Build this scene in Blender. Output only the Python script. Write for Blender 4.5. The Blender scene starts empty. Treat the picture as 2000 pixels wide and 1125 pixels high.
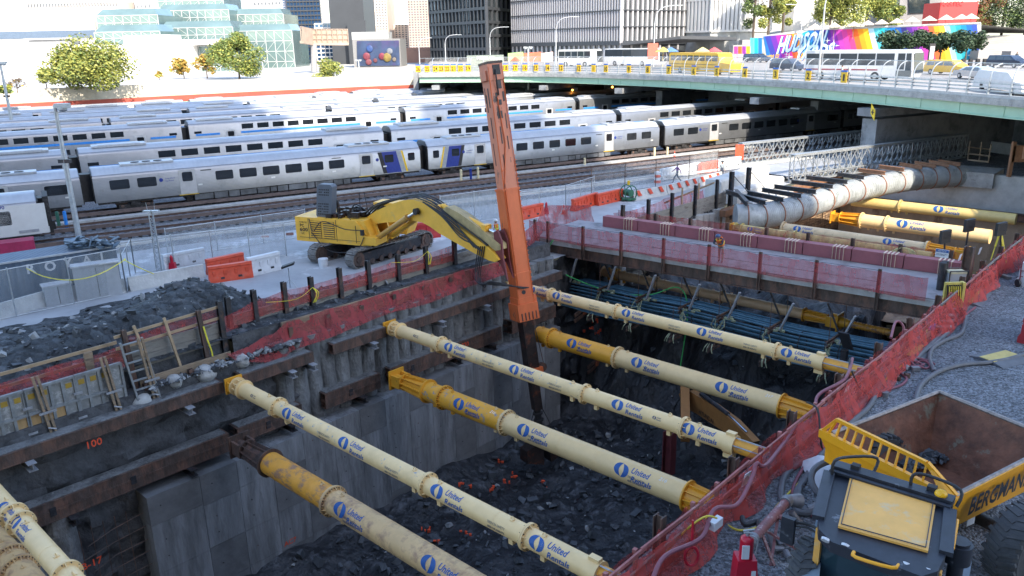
import bpy, bmesh, math, random
from mathutils import Vector, Matrix, noise
random.seed(7)
C = bpy.context.scene.collection
SC = bpy.context.scene
# ---------------------------------------------------------------- camera
F = 1556.0; PIT = math.radians(17.14); ROL = math.radians(1.17); H = 13.3
Wz = Vector((-math.sin(ROL)*math.cos(PIT), math.cos(ROL)*math.cos(PIT), math.sin(PIT)))
_f = Vector((0, 0, -1)); _y = (_f - Wz*_f.dot(Wz)).normalized(); _x = _y.cross(Wz)
RM = Matrix((_x, _y, Wz))            # camera -> world rotation
cam = bpy.data.objects.new("camera", bpy.data.cameras.new("camera")); C.objects.link(cam)
cam.data.sensor_width = 36; cam.data.lens = F*36/2000; cam.data.clip_end = 3000; cam.data.clip_start = .1
cam.matrix_world = Matrix.Translation((0, 0, H)) @ RM.to_4x4()
SC.camera = cam
# ---------------------------------------------------------------- light
SUN_AZ = math.radians(153); SUN_EL = math.radians(38)
w = bpy.data.worlds.new("World"); SC.world = w; w.use_nodes = True
nt = w.node_tree; nt.nodes.clear()
sky = nt.nodes.new("ShaderNodeTexSky"); sky.sky_type = 'NISHITA'; sky.sun_disc = False
sky.sun_elevation = SUN_EL; sky.sun_rotation = SUN_AZ; sky.air_density = 1.0; sky.dust_density = 1.2
bg = nt.nodes.new("ShaderNodeBackground"); bg.inputs[1].default_value = 0.15
wo = nt.nodes.new("ShaderNodeOutputWorld")
nt.links.new(sky.outputs[0], bg.inputs[0]); nt.links.new(bg.outputs[0], wo.inputs[0])
sl = bpy.data.lights.new("sun", 'SUN'); sl.energy = 2.7; sl.angle = math.radians(.5); sl.color = (1, .90, .76)
so = bpy.data.objects.new("sun", sl); C.objects.link(so)
SD = Vector((math.sin(SUN_AZ)*math.cos(SUN_EL), math.cos(SUN_AZ)*math.cos(SUN_EL), math.sin(SUN_EL)))
so.rotation_euler = SD.to_track_quat('Z', 'Y').to_euler()
SC.view_settings.view_transform = 'Standard'; SC.view_settings.look = 'None'
SC.view_settings.exposure = 1.85; SC.view_settings.gamma = 1
SC.cycles.max_bounces = 6; SC.cycles.transparent_max_bounces = 24
SC.cycles.use_denoising = True

# ---------------------------------------------------------------- photo geometry -> world
def V3(*a): return Vector(a)
Z = V3(0, 0, 1)
def ray(px, py): return RM @ Vector((px-1000., 562.5-py, -F))
def at(px, py, z=0.):
    d = ray(px, py); t = (z-H)/d.z; return V3(d.x*t, d.y*t, z)
def atY(px, py, Y):
    d = ray(px, py); t = Y/d.y; return V3(d.x*t, Y, H+d.z*t)
def atPl(px, py, P, n):
    d = ray(px, py); c = V3(0, 0, H); return c + d*((P-c).dot(n)/d.dot(n))
U = V3(.733, -.680, 0); V = V3(.680, .733, 0); O = V3(-6.18, 38.3, 0)
def P(s, t, z=0.): return O + V*s + U*t + Z*z
def ST(p): return (p-O).dot(V), (p-O).dot(U)
TD = V3(math.cos(math.radians(30)), math.sin(math.radians(30)), 0); TN = V3(-TD.y, TD.x, 0)
def TP(s, n, z=0.): return TD*s + TN*n + Z*z
def s_px(px, n, z=2.):      # where the track-parallel line (n,z) crosses picture column px
    nn = ray(px, 0).cross(ray(px, 1000)); c = V3(0, 0, H); p0 = TP(0, n, z)
    return (c-p0).dot(nn)/TD.dot(nn)

# ---------------------------------------------------------------- materials
MC = {}
def hexc(h): return tuple(((int(h[i:i+2], 16)/255.)**2.2) for i in (0, 2, 4))
def M(name, col, rough=.6, metal=0., var=.18, scale=4., bump=0., bscale=None, patch=None, pcol=None, pscale=2., pedge=.06, alpha=1., stretch=None, extra=None, spec=.5):
    """patch = share threshold (0..1) of a second colour laid down in noisy blotches"""
    if name in MC: return MC[name]
    m = bpy.data.materials.new(name); MC[name] = m; m.use_nodes = True
    n = m.node_tree; L = n.links; b = n.nodes["Principled BSDF"]
    b.inputs["Roughness"].default_value = rough; b.inputs["Metallic"].default_value = metal
    b.inputs["Specular IOR Level"].default_value = spec
    tc = n.nodes.new("ShaderNodeTexCoord"); vec = tc.outputs["Object"]
    if stretch:
        mp = n.nodes.new("ShaderNodeMapping"); mp.inputs["Scale"].default_value = stretch; L.new(vec, mp.inputs[0]); vec = mp.outputs[0]
    no = n.nodes.new("ShaderNodeTexNoise"); no.inputs["Scale"].default_value = scale; no.inputs["Detail"].default_value = 6; no.inputs["Roughness"].default_value = .65
    L.new(vec, no.inputs["Vector"])
    mr = n.nodes.new("ShaderNodeMapRange"); mr.inputs[1].default_value = .3; mr.inputs[2].default_value = .7
    L.new(no.outputs[0], mr.inputs[0])
    mx = n.nodes.new("ShaderNodeMix"); mx.data_type = 'RGBA'
    lo = [c*(1-var) for c in col]; hi = [min(1, c*(1+var)) for c in col]
    mx.inputs[6].default_value = (*lo, 1); mx.inputs[7].default_value = (*hi, 1)
    L.new(mr.outputs[0], mx.inputs[0]); out = mx.outputs[2]
    if patch is not None:
        n2 = n.nodes.new("ShaderNodeTexNoise"); n2.inputs["Scale"].default_value = pscale; n2.inputs["Detail"].default_value = 8; n2.inputs["Roughness"].default_value = .7
        L.new(vec, n2.inputs["Vector"])
        r2 = n.nodes.new("ShaderNodeMapRange"); r2.inputs[1].default_value = patch-pedge; r2.inputs[2].default_value = patch+pedge
        L.new(n2.outputs[0], r2.inputs[0])
        m2 = n.nodes.new("ShaderNodeMix"); m2.data_type = 'RGBA'; L.new(r2.outputs[0], m2.inputs[0]); L.new(out, m2.inputs[6]); m2.inputs[7].default_value = (*pcol, 1)
        out = m2.outputs[2]
    L.new(out, b.inputs["Base Color"])
    if bump:
        n3 = n.nodes.new("ShaderNodeTexNoise"); n3.inputs["Scale"].default_value = bscale or scale*3; n3.inputs["Detail"].default_value = 8
        L.new(vec, n3.inputs["Vector"])
        bp = n.nodes.new("ShaderNodeBump"); bp.inputs["Strength"].default_value = min(1, bump); bp.inputs["Distance"].default_value = .1*max(1, bump)
        L.new(n3.outputs[0], bp.inputs["Height"]); L.new(bp.outputs[0], b.inputs["Normal"])
    if alpha < 1: b.inputs["Alpha"].default_value = alpha
    if extra: extra(m, n, L, b)
    return m
def voro(scale, dist=.05, strength=.8, colamt=.5, base=None, rnd=True):
    def f(m, n, L, b):
        tc = n.nodes.new("ShaderNodeTexCoord"); v = n.nodes.new("ShaderNodeTexVoronoi"); v.inputs["Scale"].default_value = scale
        L.new(tc.outputs["Object"], v.inputs["Vector"])
        src = b.inputs["Base Color"].links[0].from_socket
        sx = n.nodes.new("ShaderNodeSeparateColor"); L.new(v.outputs["Color"], sx.inputs[0])
        mr = n.nodes.new("ShaderNodeMapRange"); mr.inputs[3].default_value = 1-colamt; mr.inputs[4].default_value = 1+colamt
        L.new(sx.outputs[0], mr.inputs[0])
        mm = n.nodes.new("ShaderNodeVectorMath"); mm.operation = 'SCALE'; L.new(src, mm.inputs[0]); L.new(mr.outputs[0], mm.inputs[3])
        L.new(mm.outputs[0], b.inputs["Base Color"])
        bp = n.nodes.new("ShaderNodeBump"); bp.inputs["Strength"].default_value = strength; bp.inputs["Distance"].default_value = dist; bp.invert = True
        L.new(v.outputs["Distance"], bp.inputs["Height"])
        if b.inputs["Normal"].links: L.new(b.inputs["Normal"].links[0].from_socket, bp.inputs["Normal"])
        L.new(bp.outputs[0], b.inputs["Normal"])
    return f
def lines(axis, freq, dist=.01, strength=.5, dark=0., profile='SIN'):
    """regular ribs or joints along an object axis"""
    def f(m, n, L, b):
        tc = n.nodes.new("ShaderNodeTexCoord"); wv = n.nodes.new("ShaderNodeTexWave"); wv.bands_direction = axis; wv.wave_profile = profile
        wv.inputs["Scale"].default_value = freq; L.new(tc.outputs["Object"], wv.inputs["Vector"])
        bp = n.nodes.new("ShaderNodeBump"); bp.inputs["Strength"].default_value = strength; bp.inputs["Distance"].default_value = dist
        L.new(wv.outputs[1], bp.inputs["Height"])
        if b.inputs["Normal"].links: L.new(b.inputs["Normal"].links[0].from_socket, bp.inputs["Normal"])
        L.new(bp.outputs[0], b.inputs["Normal"])
    return f
def netmat(name, col, a0, a1, scale=3.):
    def f(m, n, L, b):
        tc = n.nodes.new("ShaderNodeTexCoord"); no = n.nodes.new("ShaderNodeTexNoise"); no.inputs["Scale"].default_value = scale; no.inputs["Detail"].default_value = 5
        mp = n.nodes.new("ShaderNodeMapping"); mp.inputs["Scale"].default_value = (1, 1, .35); L.new(tc.outputs["Object"], mp.inputs[0]); L.new(mp.outputs[0], no.inputs["Vector"])
        mr = n.nodes.new("ShaderNodeMapRange"); mr.inputs[1].default_value = .35; mr.inputs[2].default_value = .65; mr.inputs[3].default_value = a0; mr.inputs[4].default_value = a1
        L.new(no.outputs[0], mr.inputs[0]); L.new(mr.outputs[0], b.inputs["Alpha"])
    return M(name, col, .8, 0, .15, 6, extra=f)
def glassmat(name, col, rough=.08, metal=0., var=.3, scale=.3, spec=.8): return M(name, col, rough, metal, var, scale, spec=spec)

# ---------------------------------------------------------------- mesh builder
OFF = {}
class MB:
    def __init__(s): s.v = []; s.f = []; s.m = []; s.cur = 0
    def add(s, vs, fs):
        k = len(s.v); s.v += [Vector(v) for v in vs]; s.f += [tuple(i+k for i in f) for f in fs]; s.m += [s.cur]*len(fs); return s
    def box(s, c, sx, sy, sz, X=None, Y=None, Zv=None):
        X = X or V3(1, 0, 0); Zv = Zv or Z; Y = Y or Zv.cross(X)
        c = Vector(c); vs = [c+X*(a*sx/2)+Y*(b*sy/2)+Zv*(d*sz/2) for a in (-1, 1) for b in (-1, 1) for d in (-1, 1)]
        return s.add(vs, [(0, 1, 3, 2), (4, 6, 7, 5), (0, 4, 5, 1), (2, 3, 7, 6), (0, 2, 6, 4), (1, 5, 7, 3)])
    def beam(s, a, b, w, h, up=None):
        a = Vector(a); b = Vector(b); d = b-a; L = d.length
        if L < 1e-6: return s
        d /= L; up = up or (Z if abs(d.z) < .95 else V3(0, 1, 0)); Y = up.cross(d).normalized(); U2 = d.cross(Y)
        return s.box((a+b)/2, L, w, h, d, Y, U2)
    def ibeam(s, a, b, w, h, tf=.03, tw=.02, up=None):
        a = Vector(a); b = Vector(b); d = (b-a).normalized(); up = up or (Z if abs(d.z) < .95 else V3(0, 1, 0)); Y = up.cross(d).normalized(); u = d.cross(Y)
        s.beam(a+u*(h/2-tf/2), b+u*(h/2-tf/2), w, tf, up); s.beam(a-u*(h/2-tf/2), b-u*(h/2-tf/2), w, tf, up); return s.beam(a, b, tw, h-2*tf, up)
    def tube(s, a, b, r, n=14, r2=None, caps=True):
        a = Vector(a); b = Vector(b); d = (b-a).normalized(); r2 = r if r2 is None else r2
        x = (V3(0, 0, 1) if abs(d.z) < .9 else V3(1, 0, 0)).cross(d).normalized(); y = d.cross(x)
        vs = []
        for q, rr in ((a, r), (b, r2)):
            for i in range(n):
                t = 2*math.pi*i/n; vs.append(q+x*math.cos(t)*rr+y*math.sin(t)*rr)
        fs = [(i, (i+1) % n, n+(i+1) % n, n+i) for i in range(n)]
        if caps: fs += [tuple(range(n-1, -1, -1)), tuple(range(n, 2*n))]
        return s.add(vs, fs)
    def path(s, pts, r, n=8, smooth=0, rad=None):
        pts = [Vector(p) for p in pts]
        if smooth: pts = catmull(pts, smooth)
        N = len(pts); ring = []; prev = None; k = len(s.v); vs = []; fs = []
        for i, p in enumerate(pts):
            d = (pts[min(i+1, N-1)]-pts[max(i-1, 0)]).normalized()
            if prev is None: x = (Z if abs(d.z) < .9 else V3(1, 0, 0)).cross(d).normalized()
            else:
                x = prev-d*prev.dot(d)
                x = x.normalized() if x.length > 1e-5 else (Z if abs(d.z) < .9 else V3(1, 0, 0)).cross(d).normalized()
            prev = x; y = d.cross(x); rr = rad(i/(N-1)) if rad else r
            for j in range(n):
                t = 2*math.pi*j/n; vs.append(p+x*math.cos(t)*rr+y*math.sin(t)*rr)
        for i in range(N-1):
            for j in range(n): fs.append((i*n+j, i*n+(j+1) % n, (i+1)*n+(j+1) % n, (i+1)*n+j))
        fs += [tuple(range(n-1, -1, -1)), tuple(range((N-1)*n, N*n))]
        return s.add(vs, fs)
    def prism(s, poly, vec):
        poly = [Vector(p) for p in poly]; vec = Vector(vec); n = len(poly)
        fs = [tuple(range(n-1, -1, -1)), tuple(range(n, 2*n))]+[(i, (i+1) % n, n+(i+1) % n, n+i) for i in range(n)]
        return s.add(poly+[p+vec for p in poly], fs)
    def quad(s, a, b, c, d): return s.add([a, b, c, d], [(0, 1, 2, 3)])
    def ball(s, c, r, n=8, m=6, sc=(1, 1, 1), jit=0.):
        c = Vector(c); vs = [c+Z*r*sc[2]]; fs = []
        for i in range(1, m):
            for j in range(n):
                a = math.pi*i/m; t = 2*math.pi*j/n; q = r*(1+random.uniform(-jit, jit))
                vs.append(c+V3(q*sc[0]*math.sin(a)*math.cos(t), q*sc[1]*math.sin(a)*math.sin(t), q*sc[2]*math.cos(a)))
        vs.append(c-Z*r*sc[2]); L = len(vs)-1
        for j in range(n):
            fs.append((0, 1+j, 1+(j+1) % n)); fs.append((L, L-n+(j+1) % n, L-n+j))
            for i in range(m-2): fs.append((1+i*n+j, 1+(i+1)*n+j, 1+(i+1)*n+(j+1) % n, 1+i*n+(j+1) % n))
        return s.add(vs, fs)
    def rock(s, c, r, flat=.6):
        c = Vector(c); ax = Vector((random.gauss(0, 1), random.gauss(0, 1), random.gauss(0, 1))).normalized(); R = Matrix.Rotation(random.uniform(0, 6.3), 3, ax)
        a, b, d = r*random.uniform(.7, 1.3), r*random.uniform(.5, 1), r*random.uniform(.3, 1)*flat
        vs = []
        for x in (-1, 1):
            for y in (-1, 1):
                for z in (-1, 1): vs.append(c+R @ V3(x*a*random.uniform(.35, 1), y*b*random.uniform(.35, 1), z*d*random.uniform(.4, 1)))
        return s.add(vs, [(0, 1, 3, 2), (4, 6, 7, 5), (0, 4, 5, 1), (2, 3, 7, 6), (0, 2, 6, 4), (1, 5, 7, 3)])
    def build(s, name, mats, parent=None, smooth=True, ang=35, label=None):
        off = OFF.get(parent.name, V3(0, 0, 0)) if parent else V3(0, 0, 0)
        me = bpy.data.meshes.new(name)
        me.from_pydata([v-off for v in s.v], [], s.f)
        if not isinstance(mats, (list, tuple)): mats = [mats]
        for m in mats: me.materials.append(m)
        if len(mats) > 1: me.polygons.foreach_set("material_index", s.m)
        if smooth:
            me.polygons.foreach_set("use_smooth", [True]*len(me.polygons)); me.set_sharp_from_angle(angle=math.radians(ang))
        me.update()
        o = bpy.data.objects.new(name, me); C.objects.link(o)
        if parent: o.parent = parent; OFF[o.name] = off
        if label: o["label"] = label
        return o
def catmull(pts, k):
    out = []; N = len(pts)
    for i in range(N-1):
        p0, p1, p2, p3 = pts[max(i-1, 0)], pts[i], pts[i+1], pts[min(i+2, N-1)]
        for j in range(k):
            t = j/k; out.append(.5*((2*p1)+(p2-p0)*t+(2*p0-5*p1+4*p2-p3)*t*t+(3*p1-p0-3*p2+p3)*t**3))
    return out+[pts[-1]]
def T(name, label, cat, loc=(0, 0, 0), group=None, rz=0):
    o = bpy.data.objects.new(name, None); C.objects.link(o); o.location = loc; o.rotation_euler = (0, 0, rz); o.empty_display_size = .2
    o["label"] = label; o["category"] = cat
    if group: o["group"] = group
    OFF[o.name] = Vector(loc); return o
def tag(o, label=None, cat=None, group=None, kind=None):
    if label: o["label"] = label
    if cat: o["category"] = cat
    if group: o["group"] = group
    if kind: o["kind"] = kind
    return o
def struct(name, mb, m, **k): return tag(mb.build(name, m, **k), kind="structure")
def KIDS():
    d = {}
    for o in C.objects:
        if o.parent: d.setdefault(o.parent.name, []).append(o)
    return d
def dup(root, loc=None, rz=None, label=None, group=None, kids=None):
    kids = kids if kids is not None else KIDS()
    r = root.copy(); C.objects.link(r)
    if loc is not None: r.location = loc
    if rz is not None: r.rotation_euler = (0, 0, rz)
    if label: r["label"] = label
    if group: r["group"] = group
    def rec(o, p):
        for ch in kids.get(o.name, []):
            c = ch.copy(); C.objects.link(c); c.parent = p; rec(ch, c)
    rec(root, r); return r
# ---------------------------------------------------------------- lettering
TX = {}
def text2d(txt, size=1., bold=0., shear=0., cuts=0.):
    key = (txt, size, bold, shear, cuts)
    if key in TX: return TX[key]
    cu = bpy.data.curves.new("t", 'FONT'); cu.body = txt; cu.size = size; cu.offset = bold*size; cu.shear = shear; cu.resolution_u = 2; cu.space_line = .85
    o = bpy.data.objects.new("t", cu); C.objects.link(o)
    dg = bpy.context.evaluated_depsgraph_get(); me = bpy.data.meshes.new_from_object(o.evaluated_get(dg))
    bm = bmesh.new(); bm.from_mesh(me)
    if cuts and bm.verts:
        ys = [v.co.y for v in bm.verts]; y = min(ys)+cuts
        while y < max(ys):
            bmesh.ops.bisect_plane(bm, geom=bm.verts[:]+bm.edges[:]+bm.faces[:], plane_co=(0, y, 0), plane_no=(0, 1, 0)); y += cuts
    vs = [v.co.copy() for v in bm.verts]; bm.verts.index_update(); fs = [tuple(v.index for v in f.verts) for f in bm.faces]
    bm.free(); C.objects.unlink(o); bpy.data.objects.remove(o); bpy.data.curves.remove(cu); bpy.data.meshes.remove(me)
    if vs:
        x0 = min(v.x for v in vs); x1 = max(v.x for v in vs); y0 = min(v.y for v in vs); y1 = max(v.y for v in vs)
        for v in vs: v.x -= (x0+x1)/2; v.y -= (y0+y1)/2
        TX[key] = (vs, fs, x1-x0, y1-y0)
    else: TX[key] = (vs, fs, 0, 0)
    return TX[key]
def letter(mb, txt, c, X, Y, size, bold=0., shear=0., width=None):
    """flat lettering centred at c in the plane X,Y"""
    vs, fs, w_, h_ = text2d(txt, size, bold, shear); k = (width/w_) if width else 1
    mb.add([Vector(c)+X*(v.x*k)+Y*v.y for v in vs], fs); return mb
# ================================================================= ground and pit
m_yard = M("yard_ballast", (.20, .21, .22), .9, 0, .35, .35, bump=.5, bscale=14, patch=.6, pcol=(.30, .30, .30), pscale=.12, extra=voro(9, .04, .7, .55))
m_road = M("site_concrete", (.34, .35, .36), .75, 0, .18, .4, bump=.25, bscale=6, patch=.60, pcol=(.62, .64, .66), pscale=.22, pedge=.04)
m_gravel = M("crushed_gravel", (.17, .185, .205), .9, 0, .22, .5, bump=.7, bscale=20, extra=voro(15, .06, 1., .65), patch=.66, pcol=(.27, .265, .25), pscale=.2)
m_soil = M("dark_spoil", (.04, .046, .05), .85, 0, .5, 1.2, bump=1.2, bscale=5, patch=.58, pcol=(.09, .095, .1), pscale=1.4, extra=voro(3.4, .12, .8, .6))
m_rock = M("wet_schist", (.017, .0185, .022), .5, 0, .6, 1.6, bump=2.2, bscale=1.8, patch=.6, pcol=(.085, .09, .10), pscale=.9, pedge=.05, stretch=(1.2, 1.2, .45))
m_rockgrey = M("grey_rock", (.08, .082, .087), .8, 0, .45, 1.6, bump=2, bscale=2.2, patch=.58, pcol=(.05, .05, .055), pscale=.8)
m_rubble = M("rubble_stone", (.055, .062, .07), .6, 0, .6, 1.1)
m_rubble_l = M("pale_stone", (.27, .28, .285), .8, 0, .4, 1.1)
m_secant = M("secant_pile_concrete", (.175, .18, .18), .85, 0, .4, 1.3, bump=1.3, bscale=5, patch=.56, pcol=(.10, .10, .10), pscale=1.1, stretch=(1, 1, .5), extra=lines('Z', 1.6, .03, .25))
m_cwall = M("cast_concrete", (.205, .215, .225), .8, 0, .32, .9, bump=.6, bscale=5, patch=.56, pcol=(.115, .12, .125), pscale=1.1, pedge=.1, stretch=(1.6, 1.6, .3))
m_conc = M("concrete", (.37, .37, .355), .8, 0, .25, 1.5, bump=.4, bscale=7, patch=.64, pcol=(.22, .21, .2), pscale=1.3)
m_concl = M("pale_concrete", (.50, .50, .48), .8, 0, .18, 1.2, bump=.3, bscale=7, patch=.68, pcol=(.3, .29, .27), pscale=1.3)
m_rust = M("rusty_steel", (.085, .06, .05), .6, .2, .5, 2.5, bump=.3, patch=.55, pcol=(.19, .10, .07), pscale=2.2, pedge=.1, stretch=(1, 1, .4))
m_dsteel = M("dark_steel", (.045, .045, .05), .5, .4, .4, 3, bump=.2, patch=.6, pcol=(.14, .085, .065), pscale=2)
m_lsteel = M("grey_steel", (.33, .34, .36), .5, .3, .25, 3, bump=.1)
m_wood = M("weathered_plank", (.26, .19, .125), .8, 0, .35, 1.2, bump=.4, bscale=6, patch=.6, pcol=(.13, .10, .08), pscale=1.5, stretch=(.6, .6, 3))
m_woodg = M("grey_plank", (.24, .225, .20), .85, 0, .35, 1.2, bump=.4, bscale=6, patch=.58, pcol=(.13, .11, .09), pscale=1.2, stretch=(.6, .6, 3.))
m_woodl = M("fresh_lumber", (.36, .26, .16), .75, 0, .25, 2., bump=.2)
m_net = netmat("red_safety_net", (.40, .055, .05), .32, .66, 2.4)
m_netd = netmat("dark_red_net", (.30, .04, .042), .42, .88, 2.6)
m_water = M("muddy_water", (.10, .10, .085), .08, 0, .2, 1.)
m_brown = M("brown_earth", (.30, .20, .13), .9, 0, .4, .8, bump=2, bscale=2, patch=.6, pcol=(.17, .11, .075), pscale=.7)
m_orange_paint = M("orange_spray_paint", (.75, .09, .03), .7)
HS0, HS1, HT0, HT1 = -40., 61., -.95, 21.35
def ring():
    b = MB(); q = lambda s0, s1, t0, t1, z: b.quad(P(s0, t0, z), P(s1, t0, z), P(s1, t1, z), P(s0, t1, z))
    q(-400, 900, -900, -7.4, 0); q(14, HS1, -7.4, HT0, 0); q(HS1, 900, -7.4, 700, 0); q(-400, -40, -7.4, HT1, 0); return b
struct("ground", ring(), m_yard, smooth=False)
b = MB(); b.box(P(5, 51.3, .5), 120, 60, 1.0, V, -U); b.v = [v for v in b.v]
struct("gravel_ground", b, m_gravel, smooth=False)
def hf(s0, s1, ns, t0, t1, nt_, zf):
    b = MB(); vs = [P(s0+(s1-s0)*i/ns, t0+(t1-t0)*j/nt_, zf(s0+(s1-s0)*i/ns, t0+(t1-t0)*j/nt_)) for i in range(ns+1) for j in range(nt_+1)]
    return b.add(vs, [(i*(nt_+1)+j, (i+1)*(nt_+1)+j, (i+1)*(nt_+1)+j+1, i*(nt_+1)+j+1) for i in range(ns) for j in range(nt_)])
def nz(x, y, z=0., k=1.): return noise.noise(V3(x*k, y*k, z*k))
def ss(a, b_, x): x = min(1, max(0, (x-a)/(b_-a))); return x*x*(3-2*x)
def bankz(s, t):
    z = 1.0*(1-ss(-3.2, -7.0, -abs(t) if t < 0 else t)) if False else 1.0*ss(-7.2, -3.6, t)
    edge = ss(-14.4, -13.6, t)*ss(14, 13, s)
    pile = 1.9*math.exp(-((s+7.6)/2.6)**2-((t+6.0)/2.3)**2)+1.0*math.exp(-((s+6.4)/2.2)**2-((t+9.5)/2.3)**2)+.35*ss(-3.5,-6,s)*ss(-14,-11,t)+1.0*math.exp(-((s+12)/3.0)**2-((t+5.2)/2.)**2)+.6*math.exp(-((s+16)/3.0)**2-((t+4.8)/1.8)**2)
    return .004+z+(pile*ss(0.5, -2.5, s)*ss(-1.5, -4.2, t)+.10*nz(s, t, 0, 1.1)+.05*nz(s, t, 3, 3.))*edge
struct("dirt_ground", hf(-4, 14, 60, -7.4, -1.15, 30, bankz), m_soil)
struct("dirt_ground", hf(-40, -4, 110, -14.4, -1.15, 60, bankz), m_soil)
def floorz(s, t):
    z = -10.6+.5*nz(s, t, 0, .22)+.35*nz(s, t, 1, .8)+.16*nz(s, t, 2, 2.3)
    z += 1.35*ss(3.0, -1, t)*ss(16, 10, s)*(.6+.5*nz(s, t, 4, .6))      # spoil heaped against the liner wall
    z += 7.8*ss(13.5, 23, s+1.5*nz(s, t, 5, .4))*(1 if t < 16 else .75)+1.1*ss(13, 17, s)*nz(s, t, 7, .7)
    z += 1.4*ss(24, 34, s)-.6*ss(14, 18, t)*ss(14, 4, s)
    return z
struct("pit_floor", hf(-40, 26, 190, -1, 21.6, 70, floorz), m_rock)
struct("far_pit_floor", hf(25, 61, 80, -1, 21.6, 50, lambda s, t: -3.3-.10*(s-25)+.5*nz(s, t, 0, .4)+.3*nz(s, t, 0, 1.2)+1.6*ss(11, 3, abs(t-10))*ss(28, 40, s)*nz(s, t, 9, .3)-2.5*ss(28, 36, s)), m_brown)
# pit sides: rock, secant piles, far lagging
def rockwall(A, du, L, nu, z0, z1, nv, nrm, amp, k=.8):
    b = MB(); vs = []
    for i in range(nu+1):
        for j in range(nv+1):
            p = A+du*(L*i/nu)+Z*(z0+(z1-z0)*j/nv); q = nz(p.x, p.y, p.z*1.3, k)+.5*nz(p.x, p.y, p.z*1.3, k*2.4)+.25*nz(p.x, p.y, p.z, k*6)
            vs.append(p+nrm*(q*amp))
    return b.add(vs, [(i*(nv+1)+j, (i+1)*(nv+1)+j, (i+1)*(nv+1)+j+1, i*(nv+1)+j+1) for i in range(nu) for j in range(nv)])
struct("pit_wall", rockwall(P(-40, -.9), V, 35.5, 120, -11.5, .05, 40, U, .45), m_rockgrey)
struct("pit_wall", rockwall(P(11, -.75), V, 23, 80, -11.5, .02, 40, U, .55), m_rock)
b = MB(); rr = .52; s = -5.9
while s < 13.5:
    n = 10; L = []
    zj = [-11.5+i*.32 for i in range(37)]; zt = .25+.12*nz(s, 1, 0, 1)
    for z in zj+[zt]:
        for i in range(n+1):
            a = math.pi*i/n; q = rr*(1+.10*nz(s*3, i*.5, z, 1.2)+.05*nz(s, i, z, 4)); L.append(P(s-math.cos(a)*q, -1.06+math.sin(a)*q*1.15, z))
    nr = len(zj)+1; b.add(L, [(r*(n+1)+i, r*(n+1)+i+1, (r+1)*(n+1)+i+1, (r+1)*(n+1)+i) for r in range(nr-1) for i in range(n)]+[tuple((nr-1)*(n+1)+i for i in range(n+1))])
    s += .80
b.box(P(4, -1.15, -5.6), 20, .5, 11.6, V, -U)
tag(b.build("secant_pile_wall", m_secant), kind="structure")
b = MB(); s = -20.
while s < -15.4:
    n = 8; L = []
    for z in [-11.5+i*.5 for i in range(17)]:
        for i in range(n+1):
            a = math.pi*i/n; q = .55*(1+.08*nz(s*3, i, z, 1.3)); L.append(P(s-math.cos(a)*q, -.55+math.sin(a)*q, z))
    b.add(L, [(r*(n+1)+i, r*(n+1)+i+1, (r+1)*(n+1)+i+1, (r+1)*(n+1)+i) for r in range(16) for i in range(n)])
    s += 1.25
tag(b.build("secant_pile_wall", m_secant), kind="structure")
b = rockwall(P(-40, 21.35), V, 101, 120, -11.5, .9, 24, -U, .25); struct("pit_wall", b, m_rockgrey)
# far pit: timber lagging on the left and cast wall across the end
b = MB(); b.quad(P(34, -.3, -8), P(61, -.3, -8), P(61, -.3, -.02), P(34, -.3, -.02)); struct("pit_wall", b, M("brown_lagging", (.26, .17, .10), .85, 0, .4, 1., bump=1, bscale=3, patch=.55, pcol=(.12, .08, .05), pscale=1.2, extra=lines('Z', 1.2, .05, .8)), smooth=False)
sh = M("shotcrete_wall", (.40, .31, .22), .85, 0, .25, .5, bump=.6, bscale=3, patch=.6, pcol=(.24, .17, .11), pscale=.6, stretch=(1, 1, .4))
t = T("end_wall", "pale cast concrete wall closing the far end of the excavation", "wall", P(61, 10, 0))
b = MB(); b.box(P(61.3, 12.6, -1.2), .8, 24, 3.6, V, -U); b.build("upper_wall", m_concl, t)
b = MB(); b.box(P(61.2, 10, -5.9), .6, 23, 5.8, V, -U); b.build("lower_wall", sh, t)
b = MB(); b.ibeam(P(60.6, -.5, -3.0), P(60.2, 21, -3.0), .6, .7, .05, .05); b.build("waler_beam", m_rust, t)
b = MB(); letter(b, "82-11", P(60.0, 13.5, -3.0), -U*-1, Z, .55, .02); b.build("marking", M("faded_orange_paint", (.7, .3, .2), .7), t)
# ---------------------------------------------------------------- concrete liner wall of the lower level
t = T("liner_wall", "tall grey board-marked concrete wall standing below the lower steel walers", "concrete wall", P(0, .2, -11.3))
b = MB(); s = -13.25; k = 0
cuts = [-13.25, -11.0, -9.3, -7.6, -5.9, -4.2, -2.6, -1.0, .6, 2.2, 3.8, 5.4, 7.0, 8.6, 10.2, 11.7, 13.2]
for a, c_ in zip(cuts, cuts[1:]):
    zz = -11.6; zc = [-11.6, -9.5+.3*nz(a, 1), -7.6+.5*nz(a, 2), -5.5+.3*nz(a, 5), -4.05]
    for z0, z1 in zip(zc, zc[1:]):
        b.cur = 1 if random.random() < .22 else 0
        b.box(P((a+c_)/2, -.28+random.uniform(0, .012), (z0+z1)/2), c_-a-.02, 1.16, z1-z0-.018, V, -U)
b.cur = 0; b.box(P(0, -.33, -7.9), 26.3, 1.2, 7.6, V, -U)
b.build("wall_panels", [m_cwall, M("damp_concrete", (.14, .145, .15), .75, 0, .25, 1.1, bump=.4)], t, smooth=False)
b = MB()
for a in cuts[:-1]:
    for z in (-4.6, -6.2, -7.0, -8.6): b.tube(P(a+.5, .30, z), P(a+.5, .33, z), .03, 6)
b.build("tie_cones", m_dsteel, t)
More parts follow.
